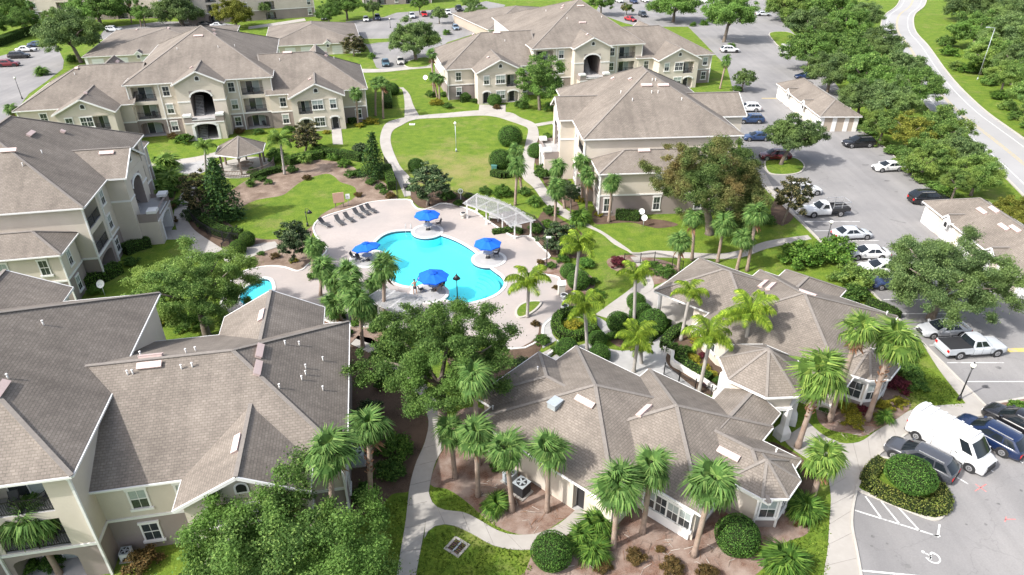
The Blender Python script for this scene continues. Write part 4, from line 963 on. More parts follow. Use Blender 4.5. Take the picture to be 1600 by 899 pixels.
g = garage('brown roofed garage with white pilasters between the car park and the oaks', (53.0, 116.0, 0), 0, 7.3, 22.5, 4.7, 6, 'l', [(7.5, 'x', -.25, 1), (15.5, 'x', -.25, 1)])
g.vents([(1286, 133), (1297, 133), (1299, 147), (1308, 147)]); g.done()
g = garage('brown roofed garage at the right edge with small white gables, partly behind the big oak', (52.0, 57.5, 0), 0, 8.2, 22.4, 4.9, 6, 'l', [(16.5, 'x', -.3, 1), (8, 'x', -.3, 1)])
g.vents([(1534, 331), (1553, 329), (1568, 356), (1586, 359)]); g.done()
a14 = R_(14.6); c14 = lambda x, y: (x * cos(a14) - y * sin(a14), x * sin(a14) + y * cos(a14), 0)
g = garage('long garage roof behind the top left apartment block, left of the stair tower roof', c14(-55, 182), a14, 32, 34, 5.6, 6, 'f', [(12, 'y', -.3, 1)], ridge=((8, 17), (24, 17)))
g.pl and g.vents([(214, 47), (263, 45)]); g.done()
g = garage('long garage roof behind the right wing of the top left apartment block', c14(-15, 183.5), a14, 23.5, 28, 5.6, 6, 'f', [(15.2, 'y', -.3, 1)], ridge=((4, 14.5), (21, 14.5)))
g.vents([(438, 36), (484, 33)], [], [(460, 33), (510, 33), (412, 40)]); g.done()
g = garage('garage roof cut by the top edge, left of the top centre apartment block', (-6.5, 196, 0), R_(24), 30, 30, 6.0, 6, 'f', ridge=((14, 15), (16, 15)))
g.vents([(817, 5), (858, 3)]); g.done()

# --- the two single storey club buildings (shared axes, turned -41.5 degrees)
AO = R_(-41.5)
def polywall(b, ring, z0, z1, mat, low=None):
    for i in range(len(ring)):
        p, q = ring[i], ring[(i + 1) % len(ring)]
        b.facade(p, q, z0, z1, [], [(z0, low, 'taupe'), (low, z1, mat)] if low else [(z0, z1, mat)], False)
def poly_roof(b, ring, z, apex, caps=True):
    b.n += 1; z += .005 * b.n; n = len(ring)
    for i in range(n):
        p, q = (*ring[i], z), (*ring[(i + 1) % n], z); b.rf([p, q, apex]); b.ridge(p, apex, .2) if caps else None
        d = (Vector(q) - Vector(p)).normalized(); nr = Vector((d.y, -d.x, 0)) * .035
        b.fas.beam(Vector(p) + nr - Vector((0, 0, .085)), Vector(q) + nr - Vector((0, 0, .085)), .09, .15, 'white')
    b.fas.poly([(x, y, z - .2) for x, y in ring], 'white'); 
O = Bld('club_office', 'single storey cream club office with pale bay windows in the lower right foreground', 'club building', (0, 30, 0), AO, 'single storey club buildings')
ez = 3.25
O.hip(-7.7, 4.5, 4.8, 17.0, ez, (-1.45, 10.75), (-1.45, 10.75), 6.05); O.hip(-1.3, 7.6, 9.2, 18.4, ez, (3.95, 13.0), (3.95, 13.0), 5.75)
O.hip(-9.5, 6.4, -1.0, 14.2, ez, (-5.6, 10.3), (-2, 10.3), 4.95); O.hip(3.5, 11.3, 12.0, 16.5, ez, (6.2, 13.9), (9.4, 13.9), 4.42)
octo = [(11.5, 15.75), (9.2, 15.7), (9.0, 11.35), (11.5, 11.3), (12.75, 12.4), (12.75, 14.45)][::-1]
octo = [(9.0, 11.3), (11.5, 11.3), (12.75, 12.4), (12.75, 14.45), (11.5, 15.75), (9.0, 15.7)]
poly_roof(O, octo, ez + .12, (10.6, 13.5, 4.55))
O.gable(4.5, 9.0, 20.2, 14.5, ez + .02, 4.35, 'y', 'cream')
i = .5
front = [(-7.2, 5.0), (4.3, 5.0), (4.3, 8.1), (8.7, 8.1), (8.7, 11.8), (11.2, 11.8), (12.3, 12.75), (12.3, 14.2), (11.2, 15.2), (11.4, 16.0), (8.7, 16.0), (8.7, 17.9), (-.8, 17.9), (-.8, 16.5), (-7.2, 16.5), (-7.2, 13.7), (-9.0, 13.7), (-9.0, 6.9), (-7.2, 6.9)]
FC = []
for k in range(len(front)):
    p, q = front[k], front[(k + 1) % len(front)]
    H = [dict(u0=8.35, u1=9.3, z0=.05, z1=2.4, d=.5, mat='cream')] if k == 0 else ()
    FC.append(O.facade(p, q, 0, 3.0, H, [(0, .7, 'taupe'), (.7, 4, 'cream')] if k in (3, 4, 5, 6, 7, 8) else [(0, 4, 'cream')], False))
p0, t, n = FC[0]; O.door((p0 - n * .48, t, n), 8.82, .05, .9, 2.2)
O.win(FC[1], 1.7, 1.0, .8, 1.3, blind=False)
def bay(b, x0, x1, y, dz=0):       # projecting bay with a row of panes
    for nm, a, c in (('bay_sill', (x0 - .12, y - .28, .85), (x1 + .12, y - .02, 1.02)), ('bay_head', (x0 - .12, y - .24, 2.55), (x1 + .12, y - .02, 2.95)), ('bay_panel', (x0, y - .2, .05), (x1, y - .02, .84))):
        m = MB(); m.box(a, c, 'white'); obj(nm, m.mesh(nm), b.root)
bay(O, 5.0, 8.5, 8.1)
wpar = (Vector((4.9, 7.9, 0)), Vector((1, 0, 0)), Vector((0, -1, 0)))
for k in range(4): O.win(wpar, .52 + .88 * k, 1.05, .78, 1.45)
wpar = (Vector((8.75, 8.2, 0)), Vector((0, 1, 0)), Vector((1, 0, 0))); O.win(wpar, 1.7, 1.05, 1.3, 1.45, True)
for k in (5, 6, 7): 
    p0, t, n = FC[k]; L = (Vector((*front[(k + 1) % len(front)], 0)) - p0).length
    O.trim.beam(p0 + n * .06 + Vector((0, 0, .9)), p0 + t * L + n * .06 + Vector((0, 0, .9)), .12, .16, 'white'); O.trim.beam(p0 + n * .06 + Vector((0, 0, 2.75)), p0 + t * L + n * .06 + Vector((0, 0, 2.75)), .12, .4, 'white')
    O.win((p0 + n * .02, t, n), L / 2, 1.05, min(1.0, L - .35), 1.5)
    m = MB(); m.beam(p0 + n * .05 + Vector((0, 0, .1)), p0 + n * .05 + Vector((0, 0, 2.9)), .14, .14, 'white'); obj('corner_post', m.mesh('corner_post'), O.root)
O.vents([(914, 629), (1007, 644), (1138, 711)], [(857, 636), (1212, 708), (770, 640), (840, 579)])
r = O.hit(867, 634)
def hood(): m = MB(); m.box((-.35, -.45, 0), (.35, .45, .45), 'galv'); m.box((-.4, -.5, .45), (.4, .5, .52), 'galv'); return m.mesh('roof_fan')
if r: obj('roof_fan', hood(), O.root, Matrix.Rotation(-AO, 3, 'Z') @ (r[1] - O.loc) - Vector((0, 0, .08)))
O.done()
K = Bld('clubhouse', 'single storey clubhouse with a columned porch beside the car park walk', 'club building', (0, 30, 0), AO, 'single storey club buildings')
K.hip(-7.5, 29.4, 2.4, 38.5, ez, (-2.9, 33.95), (-2.2, 33.95), 5.45); K.hip(-1.6, 26.2, 11.6, 40.2, ez, (4.9, 33.2), (5.1, 33.2), 6.2)
K.hip(.4, 33.0, 6.4, 42.0, ez, (3.4, 36), (3.4, 39.2), 4.75)
oc2 = [(10.0, 28.4), (11.5, 28.35), (12.8, 28.6), (13.9, 29.8), (14.0, 32.1), (13.0, 33.2), (10.0, 33.2)]; poly_roof(K, oc2, ez + .12, (11.7, 30.8, 4.75))
kr = [(-1.2, 29.9), (-1.2, 28.0), (.9, 26.7), (11.1, 26.7), (11.1, 28.9), (12.6, 29.05), (13.4, 30.0), (13.5, 31.9), (12.7, 32.7), (11.1, 33.0), (11.1, 39.7), (6.0, 39.7), (6.0, 41.5), (.9, 41.5), (.9, 39.9), (-1.2, 39.9), (-1.2, 38.0), (-3.4, 38.0), (-3.4, 29.9)]
FK = []
for k in range(len(kr)):
    FK.append(K.facade(kr[k], kr[(k + 1) % len(kr)], 0, 3.0, [], [(0, .8, 'taupe'), (.8, 4, 'cream')] if 2 < k < 9 else [(0, 4, 'cream')], False))
for k in (4, 5, 6, 7):
    p0, t, n = FK[k]; L = (Vector((*kr[(k + 1) % len(kr)], 0)) - p0).length
    K.trim.beam(p0 + n * .06 + Vector((0, 0, .9)), p0 + t * L + n * .06 + Vector((0, 0, .9)), .12, .16, 'white'); K.trim.beam(p0 + n * .06 + Vector((0, 0, 2.75)), p0 + t * L + n * .06 + Vector((0, 0, 2.75)), .12, .4, 'white')
    K.win((p0 + n * .02, t, n), L / 2, 1.05, min(1.0, L - .35), 1.5); m = MB(); m.beam(p0 + n * .05 + Vector((0, 0, .1)), p0 + n * .05 + Vector((0, 0, 2.9)), .14, .14, 'white'); obj('corner_post', m.mesh('corner_post'), K.root)
p0, t, n = FK[2]; K.trim.beam(p0 + n * .05 + Vector((0, 0, .9)), p0 + t * 10.2 + n * .05 + Vector((0, 0, .9)), .1, .2, 'white'); K.win(FK[2], 8.6, 1.05, .9, 1.5)
p0, t, n = FK[0]; K.win(FK[0], .95, 1.0, 1.3, 1.6, True); K.win(FK[1], 1.2, 1.0, 1.5, 1.6, True)
for (x, y) in ((-7.1, 30.0), (-7.1, 33.9), (-7.1, 38.0)):
    m = MB(); m.cyl((0, 0, .02), .22, 2.95, 'white', 14, .19); m.box((-.3, -.3, 0), (.3, .3, .3), 'white'); m.box((-.28, -.28, 2.8), (.28, .28, 3.03), 'white'); obj('column', cached('col', lambda: m.mesh('column')), K.root, (x, y, .02))
K.vents([(1193, 445), (1205, 449), (1262, 459)], [(1385, 492)]); K.done()
# entrance pavilion
V_ = Bld('entrance_pavilion', 'tall octagonal entrance pavilion roof between the two club buildings', 'pavilion', (0, 30, 0), AO)
vr = [(3.0, 21.8), (4.8, 19.7), (7.9, 19.6), (9.6, 21.3), (9.4, 23.8), (7.6, 25.9), (4.9, 26.0), (3.1, 24.4)]; poly_roof(V_, vr, 4.55, (6.3, 22.8, 6.5))
vc = [(6.3 + (x - 6.3) * .86, 22.8 + (y - 22.8) * .86) for x, y in vr]
for k in range(8):
    p, q = vc[k], vc[(k + 1) % 8]; V_.facade(p, q, 3.0, 4.5, [], [(0, 9, 'cream')], False)
    V_.trim.beam((*p, 3.02), (*q, 3.02), .35, .3, 'white')
for k in range(8):
    if k in (5, 6): continue
    def colm():
        m = MB(); m.box((-.22, -.22, .0), (.22, .22, 3.0), 'white'); m.box((-.45, -.45, 0), (.45, .45, .7), 'white')
        m.faces([(-.45, -.45, .7), (.45, -.45, .7), (.45, .45, .7), (-.45, .45, .7), (-.22, -.22, 1.3), (.22, -.22, 1.3), (.22, .22, 1.3), (-.22, .22, 1.3)], [(0, 1, 5, 4), (1, 2, 6, 5), (2, 3, 7, 6), (3, 0, 4, 7)], 'white'); return m.mesh('column')
    obj('column', cached('vcol', colm), V_.root, (vc[k][0], vc[k][1], .03), (0, 0, atan2(vc[k][1] - 22.8, vc[k][0] - 6.3)))
V_.done()
# gazebo
gc = P(382, 262); gz = Bld('gazebo', 'open gazebo with a brown hipped roof on grey posts by the apartment stair', 'gazebo', (gc.x, gc.y, 0), R_(20))
R8 = [(3.9 * cos(R_(22.5 + 60 * k)), 3.9 * sin(R_(22.5 + 60 * k))) for k in range(6)]; poly_roof(gz, R8, 3.0, (0, 0, 4.9))
ph = [(3.25 * cos(R_(22.5 + 60 * k)), 3.25 * sin(R_(22.5 + 60 * k))) for k in range(6)]
for k in range(6):
    def post():
        m = MB(); m.box((-.12, -.12, 0), (.12, .12, 2.9), 'brownwood'); m.beam((0, .0, 2.2), (0, .6, 2.85), .1, .1, 'brownwood'); m.beam((0, .0, 2.2), (0, -.6, 2.85), .1, .1, 'brownwood'); return m.mesh('post')
    obj('post', cached('gpost', post), gz.root, (*ph[k], .1), (0, 0, R_(22.5 + 60 * k)))
m = MB(); ring = [Vector((4.5 * cos(2 * pi * k / 18), 4.5 * sin(2 * pi * k / 18), 0)) for k in range(18)]; sheet(m, ring, 'concrete', .1); wall_ring(m, ring, 0, .1, 'concrete'); obj('floor', m.mesh('floor'), gz.root)
m = MB()
rr = [Vector((4.4 * cos(R_(a)), 4.4 * sin(R_(a)), 0)) for a in range(180, 372, 12)]
for a, b in zip(rr, rr[1:]):
    for z in (.45, 1.05): m.beam(a + Vector((0, 0, z)), b + Vector((0, 0, z)), .08, .1, 'brownwood')
    for f_ in (.0, .25, .5, .75): p = a.lerp(b, f_); m.box((p.x - .03, p.y - .03, .1), (p.x + .03, p.y + .03, 1.05), 'brownwood')
obj('railing', m.mesh('railing'), gz.root); gz.done()
m = MB(); m.cyl((0, 0, .0), .06, .7, 'darkmetal', 8); m.cyl((0, 0, .7), .75, .05, 'brownwood', 16); m.box((-1.1, -.2, .4), (1.1, -.9 + .35, .45), 'brownwood'); m.box((-1.0, .75, .4), (1.0, 1.05, .45), 'brownwood'); m.box((-.9, -1.05, .4), (.9, -.75, .45), 'brownwood')
for x in (-.8, .8): m.beam((x, -.95, .1), (x, -.95, .42), .08, .08, 'brownwood'); m.beam((x, .9, .1), (x, .9, .42), .08, .08, 'brownwood')
tag(obj('picnic_table', m.mesh('picnic_table'), None, (gc.x + .2, gc.y, .1)), 'round brown picnic table with benches under the gazebo roof', 'table')
# ================================================================== PLANTS
def unit(v): return v / np.maximum(np.linalg.norm(v, axis=-1, keepdims=True), 1e-9)
def leaf_quads(c, nrm, size, asp=.55, jit=.9):
    n = len(c); nv = unit(nrm + rng.normal(0, jit, (n, 3)))
    a = unit(np.cross(nv, rng.normal(0, 1, (n, 3)))); b = np.cross(nv, a)
    s = (size * rng.uniform(.6, 1.35, (n, 1)))
    return np.stack([c - a * s, c - b * s * asp, c + a * s, c + b * s * asp], 1)
def crown_mesh(name, nclump, per, leaf, mat, flat=.74, clump=.30, low=-.45, spread=.17, top=1.0):
    C = []; ph = rng.uniform(0, 6.28, 6)
    for k in range(nclump):
        z = low + (1 - low) * ((k + .5) / nclump); t = k * 2.39996 + rng.normal(0, .35)
        r = sqrt(max(0, 1 - z * z)); d = np.array([r * cos(t), r * sin(t), z])
        lump = 1 + .14 * sin(3 * t + ph[0] + 2 * z) + .08 * sin(5 * t + ph[1] - 3 * z) + .07 * sin(7 * z + ph[2])
        q = (rng.uniform(.66, .66 + spread * 2) if rng.random() < .72 else rng.uniform(.35, .66)) * lump
        C.append((d * q * np.array([1, 1, flat * top]), clump * rng.uniform(.55, 1.3)))
    P_, N_ = [], []
    for c, r in C:
        for _ in range(5):      # each clump is a few leafy sprays
            e = unit(rng.normal(0, 1, 3) + c * .6); cc = c + e * r * rng.uniform(.25, .8) * np.array([1, 1, .7]); m = int(per / 5 * (r / clump) ** 2) + 3
            d = unit(rng.normal(0, 1, (m, 3))); rad = r * .62 * rng.uniform(.05, 1, (m, 1)) ** .5; st = 1 + 1.1 * rng.random((m, 1)) ** 5
            P_.append(cc + d * rad * st * np.array([1, 1, .62])); N_.append(d * .85 + unit(c[None, :]) * .5 + np.array([[0, 0, .22]]))
    P_, N_ = np.concatenate(P_), np.concatenate(N_); P_ = P_ / np.percentile(np.hypot(P_[:, 0], P_[:, 1]), 98.5); return quads_mesh(name, leaf_quads(P_, N_, leaf), mat)
def conifer_mesh(name, mat, tiers=20, br=15):
    P_, N_ = [], []
    for k in range(tiers):
        f = k / (tiers - 1); R = (1 - f) ** .75 * .98 + .04; z = f * 2 - 1
        for j in range(max(5, int(br * (1 - .6 * f)))):
            t = j * 2 * pi / max(5, int(br * (1 - .6 * f))) + k * .7 + rng.normal(0, .12); L = R * rng.uniform(.75, 1.08); m = 26
            s = np.linspace(.12, 1, m) + rng.normal(0, .02, m)
            w = (1 - s * .65) * .16 * rng.normal(0, 1, m); x = s * L
            P_.append(np.stack([x * cos(t) - w * sin(t), x * sin(t) + w * cos(t), z - .10 * s ** 2 + .05 * s + rng.normal(0, .018, m)], 1)); N_.append(np.tile([cos(t) * .3, sin(t) * .3, 1.0], (m, 1)))
    return quads_mesh(name, leaf_quads(np.concatenate(P_), np.concatenate(N_), .055, .5, .5), mat)
CROWN = {}
def crown(kind, mat, v):
    key = (kind, v)
    if key not in CROWN:
        if kind == 'fine': CROWN[key] = crown_mesh('crown', 180, 930, .0112, mat, .73, .146, -.45, .20)
        elif kind == 'oak': CROWN[key] = crown_mesh('crown', 95, 430, .024, mat, .76, .215)
        elif kind == 'mag': CROWN[key] = crown_mesh('crown', 80, 150, .048, mat, 1.15, .22, -.8)
        elif kind == 'shrub': CROWN[key] = crown_mesh('crown', 40, 130, .058, mat, .8, .30, -.3)
        elif kind == 'tall': CROWN[key] = crown_mesh('crown', 100, 360, .026, mat, 1.1, .22, -.85)
        elif kind == 'con': CROWN[key] = conifer_mesh('crown', mat)
    return CROWN[key]
def setmat(o, mat):
    o.material_slots[0].link = 'OBJECT'; o.material_slots[0].material = M[mat]; return o
NT = [0]
def tree(label, c, rpx, kind='oak', mat='oak', base=None, zc=5.5, name='oak_tree', cat='tree', group=None, flat=1.0, var=None):
    NT[0] += 1; k = NT[0]
    if base: b = P(*base); zc = height_at(b, c[1]); cc = Vector((P(c[0], c[1], zc).x, b.y, zc))
    else: cc = P(c[0], c[1], zc); b = Vector((cc.x, cc.y, 0))
    R = rpx / ppm(cc); o = thing(name, label, cat, b, 0, group)
    me = crown(kind, mat, (k if var is None else var) % (2 if kind == 'fine' else 3)); off = cc - b
    cr = obj('crown', me, o, off, (rng.normal(0, .05), rng.normal(0, .05), rng.uniform(0, 6.28)), (R, R, R * flat * rng.uniform(.94, 1.06))); setmat(cr, mat)
    m = MB(); tr = max(.10, R * .055) if kind != 'con' else .14; q = off.copy(); q.z = max(.5, off.z - (.25 if kind != 'con' else -1) * R)
    mid = Vector((off.x * .4 + rng.normal(0, .08), rng.normal(0, .08), q.z * .5)); m.tube([(0, 0, -.1), (0, 0, .3), mid, q], [tr * 1.5, tr * 1.15, tr, tr * .75], 'bark', 8)
    if kind != 'con':
        for j in range(6):
            t = j * 1.05 + rng.uniform(0, .5); e = off + Vector((R * .62 * cos(t), R * .62 * sin(t), R * rng.uniform(-.05, .4))); s = mid.lerp(q, rng.uniform(.5, 1))
            m.tube([s, s.lerp(e, .5) + Vector((0, 0, R * .08)), e], [tr * .55, tr * .38, tr * .12], 'bark', 6)
    obj('trunk', m.mesh('trunk'), o); return o
G = None
tree('bright green oak in front of the left edge apartment block, beside the wading pool', (304, 455), 104, 'fine', 'oaklight', zc=5.0)
tree('largest oak, dark green, in the middle between the palms and the club office', (686, 566), 136, 'fine', 'oak', zc=6.2)
tree('big oak covering the bottom edge in front of the nearest apartment block', (430, 900), 192, 'fine', 'oak', zc=4.4)
tree('wide oak with rusty turning leaves beside the end on apartment block', (1104, 288), 102, 'fine', 'oakred', (1108, 366))
tree('broad grey green oak over the parked cars at the right edge', (1476, 440), 110, 'fine', 'oakgrey', zc=4.3, flat=.95)
tree('oak on the grass island in the car park beside a dark red car', (1240, 215), 50, 'oak', 'oakgrey', (1220, 258))
tree('round oak on the island between the two garages car bays behind the top lawn', (645, 62), 43, 'oak', 'oakgrey', (650, 94))
tree('oak beside the parked cars at the top left', (107, 55), 50, 'oak', 'oakgrey', (127, 98))
tree('oak touching the top edge, above the top left garage', (150, 14), 50, 'oak', 'oak', zc=5)
tree('oak in front of the far pale apartments, left of the yellow green tree', (276, 18), 40, 'oak', 'oakgrey', (286, 41))
tree('yellow green tree behind the top left stair tower roof', (365, 22), 32, 'oak', 'yellowtree', zc=4, name='tree')
tree('dark upright oak in front of the top centre apartment block', (843, 124), 42, 'tall', 'oak', (843, 172), flat=.9)
tree('dark oak at the top edge right of the top centre block', (1055, 8), 42, 'oak', 'oak', zc=5)
tree('dark oak with a visible trunk beside the car park entry', (1141, 22), 44, 'oak', 'oak', (1131, 66))
tree('small oak at the top edge between the far lawns', (540, 8), 30, 'oak', 'oak', zc=4.5)
tree('small pale tree among the parked cars at the top centre', (745, 20), 22, 'oak', 'oakgrey', zc=3)
tree('small slim tree beside the car bays left of the top centre block', (686, 24), 14, 'shrub', 'oakgrey', zc=2.5)
tree('dark bush like oak behind the ridge of the top centre block', (940, 4), 24, 'oak', 'oak', zc=4)
GW = 'oaks in the belt between car park and road'
for (x, y, r, l) in [(1235, 10, 42, 'belt oak at the top edge, first one right of the silver sedan'), (1290, 12, 46, 'belt oak at the top edge, second one right of the silver sedan'), (1262, 42, 44, 'belt oak directly above the white box trailer'), (1322, 40, 40, 'belt oak in the second row, one tree right of the trailer oak'), (1268, 82, 46, 'belt oak standing over the dark end of the white trailer'), (1322, 84, 50, 'wide belt oak in the middle, above the dark blue sedan'), (1372, 72, 42, 'belt oak leaning over the road bend'), (1300, 112, 42, 'belt oak behind the far end of the pilaster garage'), (1352, 118, 50, 'largest belt oak behind the pilaster garage ridge'), (1408, 108, 46, 'belt oak with its crown over the road, upper one'), (1436, 138, 44, 'belt oak with its crown over the road, lower one'), (1345, 155, 40, 'belt oak touching the near corner of the pilaster garage'), (1392, 160, 46, 'belt oak above the yellow green trees'), (1350, 25, 30, 'small belt oak at the top edge beside the road')]:
    tree(l, (x, y), r, 'oak', ['oakgrey', 'oaklight', 'oak', 'oakgrey'][(x + y) % 4], zc=4.4, group=GW)
GY = 'yellow green trees along the car park kerb'
for (x, y, r, mt, l) in [(1382, 196, 36, 'oaklight', 'light green tree between the pilaster garage and the black car'), (1422, 205, 40, 'yellowtree', 'most yellow tree of the belt, behind the black car'), (1466, 205, 48, 'oaklight', 'light green tree of the belt next to the road, behind the yellow one'), (1448, 248, 44, 'oaklight', 'light green tree hanging over the white sedan'), (1500, 240, 44, 'oakgrey', 'grey green tree of the belt beside the road edge'), (1530, 270, 40, 'oaklight', 'light green tree of the belt above the right edge garage'), (1496, 285, 30, 'oaklight', 'small light green tree beside the black car at the garage roof')]:
    tree(l, (x, y), r, 'oak', mt, zc=3.4, group=GY, name='tree')
tree('yellow bushy tree behind the garage at the right edge', (1582, 335), 36, 'oak', 'yellowtree', zc=2.5, name='tree')
GF = 'oaks of the wood beyond the road'; LF = 'oak of the dense wood beyond the road at the upper right'
for (x, y, r) in [(1502, 10, 38), (1545, 12, 42), (1590, 10, 44), (1515, 50, 42), (1560, 60, 46), (1605, 50, 46), (1530, 85, 36), (1580, 100, 44), (1620, 110, 46), (1560, 118, 30), (1600, 150, 40), (1640, 170, 46), (1650, 40, 50), (1665, 100, 50), (1700, 200, 50), (1575, 30, 40), (1620, 190, 30)]:
    tree(LF, (x + 12, y), r, 'oak', ['oakgrey', 'oaklight', 'oak'][(x + y) % 3], zc=4.4, group=GF)
tree('bright lime bush at the foot of the tall street light', (1550, 100), 24, 'oak', 'oaklight', zc=2.2, name='bush', cat='bush')
GL = 'dark trees in the top left corner'
for (x, y, r, l) in [(8, 14, 38, 'dark corner tree at the very top left'), (58, 2, 34, 'dark tree at the top edge behind the slim corner palm'), (100, -6, 36, 'dark tree at the top edge left of the far pale block'), (34, 32, 24, 'small dark tree below the slim corner palm'), (-20, 40, 34, 'dark tree cut by the left edge above the hedge')]: tree(l, (x, y), r, 'oak', 'oak', zc=4, group=GL)
tree('dark magnolia beside the pool gate behind the blue umbrella', (672, 284), 36, 'mag', 'magnolia', (668, 322), name='magnolia_tree', flat=.62)
tree('round magnolia left of the row of loungers', (462, 374), 33, 'mag', 'magnolia', (459, 410), name='magnolia_tree', flat=.85)
tree('bronze leaved magnolia right of the gazebo by the arched door', (478, 213), 28, 'mag', 'bronze', (478, 238), name='magnolia_tree', flat=.75)
tree('bronze magnolia in front of the white sport utility car', (1238, 304), 30, 'mag', 'bronze', (1222, 352), name='magnolia_tree', flat=.9)
tree('small bronze tree behind the right wing of the top left block', (553, 70), 20, 'mag', 'bronze', (553, 88), name='magnolia_tree', flat=.75)
tree('low dark magnolia beside the right end of the white pergola', (872, 372), 34, 'mag', 'magnolia', zc=2.0, name='magnolia_tree', flat=.7)
tree('dark slim tree between the sabal palms left of the end on block', (893, 300), 17, 'tall', 'magnolia', zc=3.2, name='tree')
tree('small green tree at the corner right of the top centre block', (1163, 124), 19, 'shrub', 'oakgrey', zc=2.5, name='tree')
tree('small rusty tree by the cars at the top edge', (980, 14), 11, 'shrub', 'oakred', zc=2, name='tree')
tree('dark bronze tree left of the conifer near the gazebo', (309, 300), 30, 'mag', 'bronze', zc=3.6, name='tree', flat=.9)
tree('tall green conifer with tiered branches left of the lounger lawn', (340, 293), 40, 'con', 'conifer', zc=4.4, name='conifer', flat=1.15)
tree('dark conifer beside the pool gate path', (582, 242), 26, 'con', 'conifer', zc=3.6, name='conifer', flat=1.35)

# --- palms
def frond_sabal(v, mat):
    r = random.Random(v); m = MB(); S = []
    S.append(((0, 0, 0), (.18, 0, .03), (.40, 0, .03)))
    for a, b in zip(S[0], S[0][1:]): m.beam(a, b, .035, .02, mat)
    n = 22
    for k in range(n):
        t = radians(-100 + 200 * k / (n - 1)) + r.uniform(-.04, .04); L = .60 * (1 - .22 * abs(t) / 1.6) * r.uniform(.85, 1.1); w = .034
        d = Vector((cos(t), sin(t), 0)); s = Vector((-d.y, d.x, 0)); o = Vector((.38 + .05 * cos(t), 0, .03))
        fold = .10 * abs(sin(t)); dr = r.uniform(.18, .42)
        a, b, c = o, o + d * L * .6 + Vector((0, 0, fold * .8 - dr * .12)), o + d * L * r.uniform(.9, 1.04) + Vector((r.uniform(-.02, .02), r.uniform(-.03, .03), fold * .6 - dr * 1.25))
        m.poly([a - s * .012, b - s * w, b + s * w, a + s * .012], mat); m.poly([b - s * w, c - s * .006, c + s * .006, b + s * w], mat)
    return m.mesh('frond')
def frond_queen(v, mat):
    r = random.Random(v); m = MB(); N = 22; pts = []
    for k in range(N + 1):
        f = k / N; a = radians(62) * (1 - f) ** 1 - radians(62) * f ** 1.25; pts.append(a)
    p = Vector((0, 0, 0)); Lp = [p.copy()]
    for k in range(N): p = p + Vector((cos(pts[k]), 0, sin(pts[k]))) / N; Lp.append(p.copy())
    m.tube(Lp, [.016 * (1 - .85 * k / N) for k in range(N + 1)], mat, 4)
    for k in range(2, N + 1):
        f = k / N; L = .27 * sin(pi * min(1, .12 + f * .88)) ** .6 * r.uniform(.85, 1.1)
        for sgn in (-1, 1):
            for z in (-.2, .25):
                d = Vector((.55, sgn * .95, z)).normalized(); q = Lp[k] if z < 0 else Lp[k].lerp(Lp[k - 1], .5); w = Vector((.014, 0, 0))
                b = q + d * L * .5; c = q + d * L * .85 + Vector((0, 0, -L * .62)) + Vector((r.uniform(-.01, .01), 0, 0))
                m.poly([q - w, b - w * 1.2, b + w * 1.2, q + w], mat); m.poly([b - w * 1.2, c - w * .2, c + w * .2, b + w * 1.2], mat)
    return m.mesh('frond')
NP = [0]
